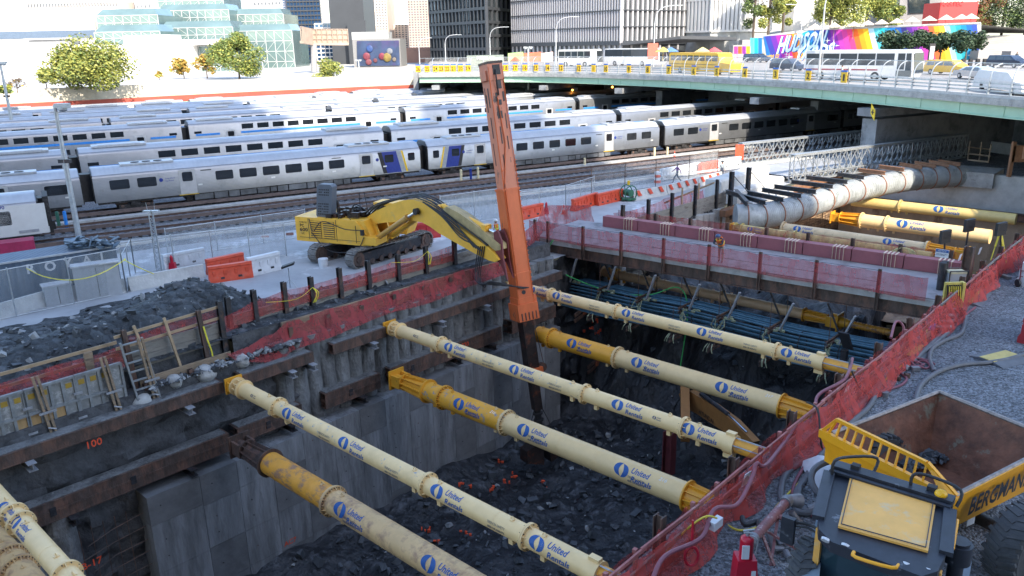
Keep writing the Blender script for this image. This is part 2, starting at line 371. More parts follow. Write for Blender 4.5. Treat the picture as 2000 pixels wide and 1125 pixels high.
b = MB(); letter(b, "AC7", atPl(567, 1058, P(0, .34), U), -V*-1, Z, .35, .01); b.build("marking", m_orange_paint, t)
b = MB()
for i in range(9):
    z = -4.9-i*.6; b.path([P(-13.3, -.2+.05*(i % 3), z), P(-14.6, -.1, z+.02*i-.1), P(-15.6-(i % 2)*.6, .1, z-.25)], .014, 5)
for i in range(5): b.tube(P(-13.9-.45*i, -.35, -4.6), P(-13.9-.45*i, -.3, -11), .014, 5)
b.build("rebar", m_rust, t)
# ---------------------------------------------------------------- walers (steel beams along the pit side)
def waler(label, s0, s1, z, t0=0., h=.5, w=.75, double=False, brackets=(), group="steel walers bolted along the pit side"):
    t = T("waler_beam", label, "steel beam", P((s0+s1)/2, t0, z), group)
    b = MB()
    if double:
        for dz in (h/2, -h/2): b.ibeam(P(s0, t0-.35, z+dz), P(s1, t0-.35, z+dz), w, h-.004, .04, .04, up=Z)
        b.box(P((s0+s1)/2, t0-.012, z), s1-s0, .03, 2*h-.02, V, -U)
    else:
        b.ibeam(P(s0, t0-.35, z), P(s1, t0-.35, z), w, h, .04, .04, up=Z); b.box(P((s0+s1)/2, t0-.012, z), s1-s0, .03, h-.01, V, -U)
    b.build("beam", m_rust if double else m_rust, t)
    b = MB(); b.box(P((s0+s1)/2, t0-.38, z+(h if double else h/2)+.012), s1-s0-.2, w-.16, .03, V, -U); b.build("silt_cover", m_secant, t)
    for sb in brackets:
        b = MB(); zb = z-(h if double else h/2)-.16
        b.ibeam(P(sb, -.9, zb), P(sb, t0+.38, zb), .3, .3, .03, .03); b.build("bracket", m_lsteel if not double else m_dsteel, t)
    if double:
        for k in range(int((s1-s0)/3.)):
            b = MB(); sx = s0+1.5+3*k; b.box(P(sx, t0+.015, z), .22, .05, .34, V, -U); b.build("splice_plate", m_dsteel, t)
    return t
waler("long upper brown steel beam at left below the formwork panels", -30, -9.25, -.62, brackets=(-22, -16.9, -10.9))
waler("short upper beam between the two nearest cream struts", -8.4, -4.7, -.62, brackets=(-6,-4.9))
waler("upper beam left of the cream strut head with open end", -3.6, -.3, -.62, brackets=(-1.3,))
waler("upper dark beam running from the middle cream strut to behind the orange mast", .3, 9.2, -.75, brackets=(3.3, 6.8))
waler("upper beam end beyond the third cream strut", 9.6, 13.6, -.75, t0=.15, brackets=(11.5,))
waler("lower double beam at far left above the open rebar gap", -30, -9.3, -3.2, double=True, brackets=(-15.9, -11.2), h=.42)
waler("short lower double beam behind the head of the nearest big strut", -8.9, -5.6, -3.1, double=True, h=.36, brackets=(-6.3,))
waler("lower double beam with open end left of the yellow plate", -4.3, -.95, -3.1, double=True, h=.4, brackets=(-2.2,))
waler("lower double beam right of the yellow plate with orange numbers", -.3, 8.1, -3.1, double=True, h=.4, brackets=(1.2, 4.4, 7.2))
waler("lower double beam end beyond the orange mast", 8.9, 13.0, -3.0, double=True, h=.4, t0=.1, brackets=(10.5,))
b = MB(); letter(b, "320", P(5.1, .02, -2.95), V, Z, .38, .01); b = tag(b.build("spray_marking", m_orange_paint), "orange sprayed numbers on the lower beam beside the mast", "marking")
for (px, py, tx, lab) in ((185, 865, "100", "faint orange sprayed number on the rock under the long upper beam"), (180, 1100, "B-17", "orange sprayed code low on the pile wall by the rebar gap")):
    b = MB(); letter(b, tx, atPl(px, py, P(0, .12), U), V, Z, .42, .012); tag(b.build("spray_marking", m_orange_paint), lab, "marking")
# ================================================================= pipe struts
m_cream = M("cream_paint", (.77, .545, .26), .45, 0, .08, 1.5, bump=.06, patch=.70, pcol=(.30, .25, .2), pscale=4, pedge=.02)
m_creamd = M("dusty_cream_paint", (.73, .52, .25), .55, 0, .12, 1.5, bump=.1, patch=.615, pcol=(.34, .33, .32), pscale=3.2, pedge=.03, stretch=(1, 1, 1))
m_creamr = M("stained_cream_paint", (.68, .45, .21), .55, 0, .12, 1.2, bump=.1, patch=.57, pcol=(.36, .21, .125), pscale=1.7, pedge=.09)
m_yel = M("yellow_strut_paint", (.74, .35, .03), .42, 0, .1, 1.5, bump=.05, patch=.66, pcol=(.32, .17, .06), pscale=3, pedge=.05)
m_yeld = M("dusty_yellow_paint", (.74, .36, .03), .5, 0, .1, 1.5, bump=.1, patch=.60, pcol=(.26, .26, .26), pscale=3.4, pedge=.03)
m_yelr = M("worn_yellow_paint", (.74, .34, .04), .5, 0, .12, 1.5, bump=.05, patch=.56, pcol=(.33, .18, .11), pscale=1.6, pedge=.06, stretch=(1, 1, 2))
m_blue = M("blue_marking_paint", (.015, .09, .30), .5, 0, .2, 8)
m_navy = M("navy_marking_paint", (.03, .05, .11), .6, 0, .3, 8)
m_peach = M("peach_paint", (.72, .46, .25), .5, 0, .1, 1.5, patch=.66, pcol=(.3, .2, .15), pscale=2.5)
def cylpt(s, z, t, R, x, y, phi0): ph = phi0+y/R; return P(s-math.cos(ph)*R, t+x, z+math.sin(ph)*R)
def wrap(mb, txt, s, z, t, R, size, phi, bold=.012, shear=.25, width=None, dx=0., dy=0.):
    vs, fs, w_, h_ = text2d(txt, size, bold, shear, .045); k = (width/w_) if width else 1
    mb.add([cylpt(s, z, t, R+.006, v.x*k+dx, v.y+dy, phi) for v in vs], fs)
def logo(mb, s, z, t, R, r, phi):
    n = 14
    for sg in (-1, 1):
        vs = []; fs = []
        for i in range(n+1):
            q = -1+2*i/n; y = q*r; xo = math.sqrt(max(0, 1-q*q))*r*1.12; xi = .34*r*(1-abs(q)**1.6)
            for k in range(4): x = xi+(xo-xi)*k/3; vs.append(cylpt(s, z, t, R+.006, sg*(x+.02*r), y*.96-sg*.05*r, phi))
        for i in range(n):
            for k in range(3): fs.append((i*4+k, i*4+k+1, (i+1)*4+k+1, (i+1)*4+k))
        mb.add(vs, fs)
def t_of(px, py, s): return ST(atPl(px, py, P(s, 0, 0), V))[1]
def strut(label, s, z, r, segs, flanges, logos, texts, left, right, mats=None, flip=False, small=(), marks=(), phi=.50, lugs=True, ps=1.):
    """segs: [(t0,t1,material)]"""
    root = T("pipe_strut", label, "steel pipe strut", P(s, (segs[0][0]+segs[-1][1])/2, z), "yellow steel pipe struts across the excavation")
    for (a, c_, m) in segs:
        b = MB(); b.tube(P(s, a, z), P(s, c_, z), r, 40); b.build("tube", m, root); b = MB(); q = a+1.3
        while q < c_-.4: b.tube(P(s, q, z), P(s, q+.018, z), r+.006, 40); q += 1.9
        if b.v: b.build("weld_seam", m, root)
    fr = r+.115 if r < .4 else r+.13
    ng = 6 if r < .4 else 16
    for f in flanges:
        t_, m = f; b = MB(); b.tube(P(s, t_-.055, z), P(s, t_-.006, z), fr, 32); b.tube(P(s, t_+.006, z), P(s, t_+.055, z), fr, 32)
        for sg in (-1, 1):
            for i in range(ng):
                a = 2*math.pi*(i+.5)/ng; d = V*-math.cos(a)+Z*math.sin(a); e = V*math.sin(a)+Z*math.cos(a)
                c0 = P(s, t_+sg*.055, z)
                b.prism([c0+d*(r-.02)-e*.012, c0+d*(fr-.01)-e*.012, c0+d*(r-.02)-e*.012+U*(sg*.15)], e*.024)
        b.build("flange", m, root)
        b = MB()
        for i in range(ng*2 if r > .4 else 10):
            a = 2*math.pi*i/(ng*2 if r > .4 else 10)+.1; d = V*-math.cos(a)+Z*math.sin(a); b.tube(P(s, t_-.09, z)+d*(r+.075), P(s, t_+.09, z)+d*(r+.075), .018, 5)
        b.build("flange_bolts", m_dsteel, root)
        for dt in (-.62, .62):      # support tabs under the tube, ears on top
            if segs[0][0] < t_+dt < segs[-1][1]:
                b = MB(); b.box(P(s-.05, t_+dt, z-r-.06), .14, .16, .22, V, -U); b.build("support_foot", m, root)
                if lugs:
                    b = MB(); c0 = P(s, t_+dt, z+r+.03); b.path([c0+U*(.07*math.cos(q*.785))+Z*(.07*math.sin(q*.785)) for q in range(9)], .018, 6); b.box(P(s, t_+dt, z+r-.01), .16, .1, .05, V, -U); b.build("lifting_eye", m, root)
    R = r
    for t_ in logos:
        b = MB(); logo(b, s, z, t_, R, .21*ps if r < .4 else .29*ps, phi+.05); b.build("logo", m_blue, root)
        b = MB(); k = (1.28 if r < .4 else 1.68)*ps
        wrap(b, "United", s, z, t_, R, .20*k, phi, bold=.02, width=.48*k, dx=.50*k, dy=.095*k); wrap(b, "Rentals", s, z, t_, R, .19*k, phi, bold=.022, width=.56*k, dx=.56*k, dy=-.10*k); b.build("lettering", m_blue, root)
    for t_ in small:
        b = MB(); logo(b, s, z, t_, R, .07, phi); wrap(b, "United", s, z, t_, R, .075, phi, width=.18, dx=.19, dy=.04); wrap(b, "Rentals", s, z, t_, R, .075, phi, bold=.02, width=.2, dx=.2, dy=-.04); b.build("small_logo", m_navy, root)
    for t_ in texts:
        b = MB(); k = (1 if r < .4 else 1.25)*ps
        wrap(b, "TRENCH SAFETY", s, z, t_, R, .10*k, phi-.42, bold=.004, shear=.1, width=.62*k, dy=.06*k); wrap(b, "800-UR-RENTS", s, z, t_, R, .10*k, phi-.42, bold=.02, shear=.1, width=.60*k, dy=-.075*k); b.build("phone_lettering", m_navy, root)
    for (t_, tx) in marks:
        b = MB(); wrap(b, tx, s, z, t_, R, .22, phi+.55, bold=.0, shear=.2); b.build("chalk_number", M("white_chalk", (.8, .8, .8), .8), root)
    for side, t_, kind in (('l', segs[0][0], left), ('r', segs[-1][1], right)):
        sg = -1 if side == 'l' else 1
        if kind == 'head':       # open cage with end plate
            b = MB(); b.tube(P(s, t_, z), P(s, t_+sg*.05, z), fr, 24); b.tube(P(s, t_+sg*.55, z), P(s, t_+sg*.6, z), fr*.95, 24); b.tube(P(s, t_, z), P(s, t_+sg*.95, z), r*.55, 16)
            for i in range(8):
                a = 2*math.pi*i/8; d = V*-math.cos(a)+Z*math.sin(a); b.beam(P(s, t_, z)+d*r*.98, P(s, t_+sg*.6, z)+d*r*.9, .05, .05)
            b.build("end_cage", segs[0][2], root)
            b = MB(); b.box(P(s, t_+sg*.9, z), .8, .07, .7, V, -U); b.beam(P(s-.3, t_+sg*.6, z), P(s-.3, t_+sg*.88, z), .08, .4); b.beam(P(s+.3, t_+sg*.6, z), P(s+.3, t_+sg*.88, z), .08, .4); b.build("end_plate", m_yel, root)
        elif kind == 'cone':
            L = 1.7 if r > .4 else 1.3; b = MB(); b.tube(P(s, t_, z), P(s, t_+sg*.06, z), fr, 28); b.tube(P(s, t_+sg*.05, z), P(s, t_+sg*L, z), r*.86, 20, r*.55)
            b.tube(P(s, t_+sg*L, z), P(s, t_+sg*(L+.05), z), r*.95, 24)
            for i in range(10):
                a = 2*math.pi*(i+.3)/10; d = V*-math.cos(a)+Z*math.sin(a); e = V*math.sin(a)+Z*math.cos(a)
                b.prism([P(s, t_, z)+d*(r*.8)-e*.015, P(s, t_, z)+d*(r*1.12)-e*.015, P(s, t_+sg*L, z)+d*(r*.9)-e*.015, P(s, t_+sg*L, z)+d*(r*.5)-e*.015], e*.03)
            b.tube(P(s, t_+sg*L, z), P(s, t_+sg*(L+.9), z), r*.5, 14); b.build("end_cone", m_yel if not flip else MC["rusty_steel"], root)
            b = MB(); b.box(P(s, t_+sg*(L+.75), z), .95, .08, .98, V, -U)
            for q in (-.34, .34): b.beam(P(s+q, t_+sg*(L+.1), z), P(s+q, t_+sg*(L+.72), z), .1, .6)
            b.build("end_plate", m_rust if flip else m_yel, root)
        elif kind == 'jack':
            b = MB(); b.tube(P(s, t_-.15, z), P(s, t_+.25, z), r+.05, 28); b.box(P(s, t_+.05, z+r+.08), .2, .35, .14, V, -U); b.box(P(s-.1, t_+.05, z-r-.1), .2, .4, .16, V, -U); b.build("jack_collar", segs[-1][2], root)
            b = MB(); b.tube(P(s, t_+.2, z), P(s, t_+1.9, z), r*.84, 24); b.build("jack_barrel", m_yelr, root)
            b = MB()
            for d in (V*-.9+Z*.35, V*-.2+Z*1., V*.9+Z*.2): b.tube(P(s, t_+.1, z)+d*(r*1.02), P(s, t_+1.9, z)+d*(r*1.02), .025, 6)
            b.build("tie_rod", m_lsteel, root)
    return root
sA, sB, sC, zS = -8.93, -.02, 9.32, -.5
tA = lambda x, y: t_of(x, y, sA); tB = lambda x, y: t_of(x, y, sB); tC = lambda x, y: t_of(x, y, sC)
a0 = tA(478, 762); aE = tA(1160, 1110)
strut("slim cream strut spanning the whole foreground, second from the left corner", sA, zS, .31, [(a0, tA(545, 808), m_cream), (tA(545, 808), tA(837, 965), m_creamd), (tA(837, 965), aE, m_cream)],
      [(tA(545, 803), m_cream), (tA(837, 965), m_cream), (tA(1033, 1072), m_cream)], [tA(572, 817), tA(684, 886), tA(866, 985), tA(1060, 1095)], [tA(648, 868), tA(780, 950), tA(983, 1057)], 'head', 'jack', small=(tA(505, 783),), ps=1.15)
b0 = tB(783, 643)
strut("slim cream strut with dark dirt splatter on its left half, from the middle bracket", sB, zS, .31, [(b0, tB(862, 672), m_cream), (tB(862, 672), tB(1143, 772), m_creamd), (tB(1143, 772), tB(1425, 880), m_cream)],
      [(tB(862, 672), m_cream), (tB(1143, 772), m_cream), (tB(1337, 845), m_cream)], [tB(884, 688), tB(1012, 734), tB(1213, 808), tB(1350, 856)], [tB(962, 716), tB(1093, 762)], 'head', 'jack', small=(tB(818, 660), tB(1285, 830)), ps=1.12)
c0 = tC(1000, 557)
strut("clean cream slim strut just below the blue conduit bundles, behind the orange mast", sC, zS, .31, [(c0, tC(1077, 579), m_cream), (tC(1077, 579), tC(1205, 613), m_cream), (tC(1205, 613), tC(1517, 697), m_cream), (tC(1517, 697), tC(1600, 713), m_cream)],
      [(tC(1077, 579), m_cream), (tC(1205, 613), m_cream), (tC(1517, 697), m_cream)], [tC(1044, 568), tC(1092, 585), tC(1228, 620), tC(1375, 656), tC(1540, 697)], [tC(1167, 607), tC(1323, 648), tC(1470, 683)], 'head', 'jack', ps=1.1)
sD, sE, sF, zB = -9.55, -.75, 8.6, -2.75
tD = lambda x, y: t_of(x, y, sD); tE = lambda x, y: t_of(x, y, sE); tF = lambda x, y: t_of(x, y, sF)
strut("thick rust-streaked strut at the bottom centre whose first length is yellow", sD, zB, .47, [(tD(528, 898), tD(650, 970), m_yelr), (tD(650, 970), 21.2, m_creamr)],
      [(tD(650, 970), m_creamr)], [tD(682, 998), tD(855, 1105)], [tD(705, 1033)], 'cone', '', flip=True)
strut("thick strut with yellow dusty first length and chalked 216, crossing the middle of the pit", sE, zB, .47, [(tE(838, 768), tE(990, 828), m_yeld), (tE(990, 828), tE(1343, 970), m_cream)],
      [(tE(868, 779), m_yel), (tE(990, 828), m_creamd)], [tE(908, 790), tE(1034, 838), tE(1225, 915)], [tE(935, 815), tE(1058, 862), tE(1255, 943)], 'cone', 'cone', marks=((tE(970, 805), "216"), (tE(1302, 935), "216")))
strut("thick strut with yellow first length emerging from behind the orange mast", sF, zB, .47, [(tF(1052, 652), tF(1207, 697), m_yel), (tF(1207, 697), tF(1527, 793), m_cream)],
      [(tF(1078, 660), m_yel), (tF(1207, 697), m_cream)], [tF(1125, 668), tF(1252, 706), tF(1417, 757)], [tF(1147, 688), tF(1277, 735), tF(1445, 783)], '', 'cone', marks=((tF(1507, 770), "217"),))
sG = -18.6; tG = lambda x, y: t_of(x, y, sG)
strut("slim cream strut cut off by the left corner of the view", sG, zS, .31, [(.95, tG(14, 955), m_cream), (tG(14, 955), 13, m_cream)], [(tG(14, 950), m_cream), (tG(39, 1012), m_creamd), (tG(132, 1130), m_cream)], [tG(30, 1040), tG(60, 1090)], [], 'head', '', phi=.9)
strut("thick stained strut at the very bottom left, below the slim cream one", -18.7, zB, .47, [(0, 12, m_creamr)], [(t_of(12, 1058, -18.7), m_creamr), (t_of(36, 1108, -18.7), m_creamr)], [], [], '', '')
sH, zH = 19.3, -2.0; tH = lambda x, y: t_of(x, y, sH)
strut("peach strut half hidden behind the bundle of blue conduits under the walkway", sH, zH, .31, [(tH(1180, 530), tH(1570, 619), m_peach)], [(tH(1205, 537), m_yel), (tH(1283, 553), m_peach), (tH(1410, 584), m_peach)], [], [], 'head', 'cone')
b = MB(); b.path([tH(1640, 632) and P(sH, tH(1640, 632), zH), P(sH, 20.6, zH)], .24, 20)
t = T("screw_jack", "ribbed yellow screw jack at the right end under the walkway", "jack", P(sH, 18, zH)); q = MB(); q.tube(P(sH, tH(1640, 630), zH), P(sH, tH(1660, 636), zH), .34, 20, .2); q.build("collar", m_yel, t)
q = MB(); x0 = tH(1655, 636)
for i in range(14): q.tube(P(sH, x0+i*.16, zH), P(sH, x0+i*.16+.1, zH), .2, 14)
q.tube(P(sH, x0, zH), P(sH, x0+2.3, zH), .16, 12); q.build("screw", m_yelr, t)
# far pit struts (sunlit part of the dig)
def fstrut(label, pa, pb, z, r, seg, fl, logos=(), m=m_cream, right='', left='', marks=(), ps=.9):
    s = (ST(at(*pa, z))[0]+ST(at(*pb, z))[0])/2; f = lambda x, y: t_of(x, y, s)
    return strut(label, s, z, r, [(f(*pa), f(*seg), m), (f(*seg), f(*pb), m)], [(f(*q), m) for q in fl], [f(*q) for q in logos], [], left, right, lugs=False, ps=ps)
fstrut("dull mustard strut running along the far side of the red netted walkway", (1450, 450), (1820, 500), -.5, .36, (1552, 464), [(1552, 464)], [(1468, 452)], m_yeld if False else M("mustard_paint", (.50, .40, .15), .5, 0, .15, 1.5, patch=.6, pcol=(.22, .17, .09), pscale=2.5), '', 'head')
fstrut("peach-cream strut directly behind the mustard one beyond the walkway", (1530, 448), (1812, 484), -.7, .42, (1700, 472), [(1530, 450), (1810, 485)], [(1560, 453), (1735, 478)], M("sandy_paint", (.62, .47, .28), .5, 0, .12, 1.5, patch=.64, pcol=(.35, .25, .16), pscale=2.5), 'cone')
fstrut("sunlit cream strut with bolted flanges deep in the far excavation", (1683, 431), (1935, 462), -1.5, .55, (1732, 438), [(1683, 431), (1732, 438)], [(1765, 440)], m_cream, '', 'cone', ps=1.3)
fstrut("long sunlit yellow strut farthest back, under the wrapped pipe", (1665, 393), (1985, 428), -1.2, .46, (1758, 404), [(1758, 404)], [(1835, 410)], M("sun_yellow_paint", (.62, .46, .17), .45, 0, .1, 1.5), '', '', ps=1.2)
# ================================================================= rubble
b = MB()
for i in range(3300):
    s = random.uniform(-12, 20); t_ = random.uniform(.8, 20.5); z = floorz(s, t_); k = random.random(); r = .06+.30*k**4.5
    b.cur = 1 if random.random() < .07 else 0; b.rock(P(s, t_, z+r*.2), r, .75)
tag(b.build("rubble", [m_rubble, m_rubble_l], smooth=False), "dark angular broken rock strewn over the pit floor", "rubble", kind="stuff")
b = MB()
for i in range(2600):
    s = random.uniform(-22, 3); t_ = random.choice((random.uniform(-7.3, -1.3), random.uniform(-13.5, -1.3))); r = .03+.22*random.random()**5
    if s > -4 and t_ < -7.2: continue
    b.cur = 1 if random.random() < .12 else 0; b.rock(P(s, t_, bankz(s, t_)+r*.3), r)
for i in range(500):
    s = random.uniform(-12, -5); t_ = random.uniform(-1.2, -.35); r = .05+.16*random.random()**3; b.cur = 1 if random.random() < .5 else 0; b.rock(P(s, t_, .12+r*.3), r)
tag(b.build("rubble", [m_rubble, m_rubble_l], smooth=False), "loose stones scattered over the dark dirt bank beside the excavation", "rubble", kind="stuff")
b = hf(9.5, 16, 20, 15.5, 20.5, 16, lambda s, t: -10.45+.0*s); b = MB()
cen = at(1385, 905, -11.0); sc_, tc_ = ST(cen)
b.add([P(sc_+2.6*math.cos(a)*(1+.25*math.sin(3*a)), tc_+1.3*math.sin(a)*(1+.2*math.cos(2*a)), -10.98) for a in [i*.3 for i in range(21)]], [tuple(range(21))]); struct("water", b, m_water)
cen = at(1460, 850, -11.0); sc_, tc_ = ST(cen); b = MB()
b.add([P(sc_+2.2*math.cos(a)*(1+.25*math.sin(2*a)), tc_+1.4*math.sin(a)*(1+.2*math.cos(3*a)), -10.95) for a in [i*.3 for i in range(21)]], [tuple(range(21))]); struct("water", b, m_water)
# boulders between beam and planks at the left
for (px, py, r, lab) in ((400, 730, .55, "large pale boulder nearest the cream strut head on the ledge"), (275, 785, .5, "rounded grey boulder beside the leaning ladder foot"), (340, 745, .4, "small boulder in the middle of the ledge under the low boards"), (285, 800, .38, "flat boulder lying on the beam behind the formwork"), (470, 705, .45, "boulder under the left end of the netted boards")):
    b = MB(); b.ball(atPl(px, py, P(0, -.75), U), r, 12, 9, (.9, .7, .75), .10); tag(b.build("boulder", m_conc, ang=80), lab, "boulder")
# orange-painted rock bolts on the rock toe
b = MB()
for (px, py) in ((905, 1000), (975, 870), (985, 900), (915, 925), (898, 927), (958, 918), (865, 953), (943, 978), (830, 993), (855, 1020), (720, 1095), (705, 1093), (675, 1113), (1150, 1120), (1003, 890), (1064, 905), (1165, 650), (1165, 625), (1150, 640)):
    p = at(px, py, -9.4) if py > 860 else atPl(px, py, P(0, .05), U)
    s, t_ = ST(p); z = floorz(s, t_)+.1 if py > 860 else p.z
    for k in range(5): b.box(P(s, t_, z)+V3(random.gauss(0, .12), random.gauss(0, .12), random.gauss(0, .1)), .12*random.random()+.04, .1, .14*random.random()+.05)
tag(b.build("orange_paint_marks", m_orange_paint), "orange spray-painted rock bolt heads dotted over the dark rock", "paint marks", kind="stuff")
# ================================================================= left bank: soldier posts, boards, nets
b = MB(); b.box(P(-12, -1.05, -.35), 50, .75, .8, V, -U); struct("pit_ledge", b, m_rockgrey)
def netting(pts_top, pts_bot, sub=6, wob=.06, m=None, name="safety_net", label=None, parent=None, rows=7, sag=.08, group=None):
    """a cloth hung between two poly-lines"""
    b = MB(); A = catmull([Vector(p) for p in pts_top], sub); B_ = catmull([Vector(p) for p in pts_bot], sub); n = len(A)
    vs = []
    nrm = (A[-1]-A[0]).cross(Z).normalized()
    for i in range(n):
        for j in range(rows+1):
            q = j/rows; p = A[i].lerp(B_[i], q); f = .3+.7*math.sin(math.pi*min(1, q+.15))
            d = wob*(nz(p.x*1., p.y*1., 3, 1.7)+.5*nz(p.x*3, p.y*3, p.z, 1.5))*f
            p = p+nrm*d*2; p.z -= sag*abs(math.sin(i/sub*math.pi))*(1-q); vs.append(p)
    b.add(vs, [(i*(rows+1)+j, (i+1)*(rows+1)+j, (i+1)*(rows+1)+j+1, i*(rows+1)+j+1) for i in range(n-1) for j in range(rows)])
    o = b.build(name, m or m_net, parent, ang=180)
    if label: tag(o, label, "safety net", group)
    return o
grp_w = "board barriers along the left edge of the pit"
def boards(label, s0, s1, t_, z0, z1, mat, nb=None, posts=(), ph=.9, pm=None, th=.07, zslope=0.):
    root = T("plank_barrier", label, "plank barrier", P((s0+s1)/2, t_, z0), grp_w)
    nb = nb or max(1, round((z1-z0)/.28)); hgt = (z1-z0)/nb
    L = 2.6; k = max(1, round((s1-s0)/L)); 
    for i in range(k):
        a = s0+(s1-s0)*i/k; c_ = s0+(s1-s0)*(i+1)/k
        b = MB()
        for j in range(nb):
            dz = z0+hgt*(j+.5)+random.uniform(-.012, .012); ex = random.uniform(.02, .12); dt = random.uniform(-.02, .02)
            b.beam(P(a-ex, t_+dt, dz+zslope*(a-s0)), P(c_+ex*.5, t_+dt, dz+zslope*(c_-s0)), th, hgt-.014)
        b.build("plank_bay", mat, root, smooth=False)
    for sp in posts:
        b = MB(); b.ibeam(P(sp, t_+.14, z0-.5), P(sp, t_+.14, z1+ph+random.uniform(-.06, .06)), .22, .22, .03, .025, up=U); b.build("post", pm or m_rust, root)
    return root
boards("low boards along the ledge, wrapped in dark red net, left of the orange mast", -5.6, 9.8, -.98, .05, 1.12, m_wood, posts=(-5.3, -3.2, -1.2, .9, 2.9, 4.9, 6.9, 8.9), ph=-.25, zslope=-.012)
boards("upper tier of old boards with tall steel posts behind the netted ledge", -7.6, 9.0, -2.3, .95, 1.62, m_woodg, posts=(-7.5, -6.2, -4.6, -3.1, -1.4, .4, 2.4, 4.4, 6.6), ph=.95, pm=m_dsteel)
boards("stack of four long grey boards in front of the dirt bank at left", -12.9, -8.3, -1.6, .75, 1.75, m_woodg, posts=(-8.25,), ph=1.0, pm=m_dsteel)
boards("short boards at the foot of the bank beside the leaning timbers", -12.2, -8.3, -.95, -.15, .5, m_wood, posts=(-12.1, -10.2, -8.3), ph=-.2)
b = MB(); b.quad(P(-40, -1.62, 1.02), P(-8, -1.62, 1.02), P(-8, -1.4, -.3), P(-40, -1.4, -.3)); b.quad(P(-8, -1.17, 1.08), P(14, -1.17, 1.08), P(14, -1.15, -.3), P(-8, -1.15, -.3)); struct("pit_ledge", b, m_rockgrey)
netting([P(-8.2, -1.9, 1.75), P(-6.2, -2.1, 2.1), P(-4.6, -2.15, 2.2), P(-1.4, -2.15, 2.15), P(2.4, -2.15, 2.2), P(6.6, -2.15, 2.25)], [P(-8.2, -1.8, 1.0), P(-6.2, -2.15, 1.2), P(-4.6, -2.15, 1.25), P(-1.4, -2.15, 1.3), P(2.4, -2.15, 1.3), P(6.6, -2.15, 1.3)], label="thin red net hung between the upper steel posts in front of the excavator tracks")
netting([P(-8.6, -.75, .55), P(-6.6, -.85, .75), P(-5.4, -.88, 1.1), P(-3.2, -.88, 1.16), P(0, -.88, 1.12), P(3, -.88, 1.15), P(6, -.88, 1.1), P(9.7, -.88, 1.0)],
        [P(-8.2, -.62, .1), P(-6.4, -.4, -.45), P(-5.4, -.45, -.2), P(-3.2, -.35, -.1), P(0, -.4, .12), P(3, -.38, .0), P(6, -.4, .2), P(9.7, -.4, .2)], wob=.12, m=m_netd, sub=8, label="crumpled dark red net draped over the low ledge boards", sag=.12)
netting([P(-12.4, -1.66, 2.2), P(-10.4, -1.66, 2.25), P(-8.3, -1.7, 2.35)], [P(-12.4, -1.66, 1.5), P(-10.4, -1.66, 1.6), P(-8.3, -1.66, 1.6)], label="red net behind the two leaning timbers at left")
netting([P(-24, -1.42, 1.85), P(-20, -1.42, 1.8), P(-15, -1.42, 1.9), P(-12.6, -1.42, 1.95)], [P(-24, -1.3, 1.05), P(-20, -1.3, 1.05), P(-15, -1.3, 1.05), P(-12.6, -1.3, 1.05)], label="red net behind the timber rail at the far left edge")
t = T("timber_guardrail", "two-rail timber guard rail with one thick post above the formwork", "guard rail", P(-15, -1.5, 1))
for nm, zz in (("top_rail", 2.05), ("middle_rail", 1.55), ("toe_board", 1.0)):
    b = MB(); b.beam(P(-26, -1.5, zz), P(-12.7, -1.5, zz+.05), .05, .13 if nm != "toe_board" else .24); b.build(nm, m_woodl if nm == "top_rail" else m_wood, t)
for sp in (-13.9, -17.2, -20.4, -23.5):
    b = MB(); b.beam(P(sp, -1.42, .0), P(sp+.05, -1.42, 2.05), .3 if sp == -13.9 else .12, .16, up=U); b.build("post", m_wood, t)
t = T("timber_rail", "pair of long lumber rails sloping up to the tall steel post", "guard rail", P(-10, -1.45, 2))
for z_ in (2.35, 1.85):
    b = MB(); b.beam(P(-12.8, -1.42, z_), P(-8.2, -1.5, z_+.1), .05, .12); b.build("rail", m_woodl, t)
for k, (sa, sb_, lab) in enumerate(((-12.0, -11.6, "left one of the two fresh timbers leaning on the grey boards"), (-10.75, -10.45, "right one of the two fresh timbers leaning on the grey boards"))):
    b = MB(); b.beam(P(sb_, -1.05, .15), P(sa, -1.35, 2.65), .1, .1, up=U); tag(b.build("leaning_timber", m_woodl), lab, "timber")
for sp, lab in ((-12.35, "dark steel post behind the ladder top"), (-9.2, "rusty thin post with yellow rope beside the boulders")):
    b = MB(); b.ibeam(P(sp, -1.2, -.2), P(sp-.1, -1.3, 2.6), .18, .18, .025, .02, up=U); tag(b.build("steel_post", m_rust), lab, "steel post")
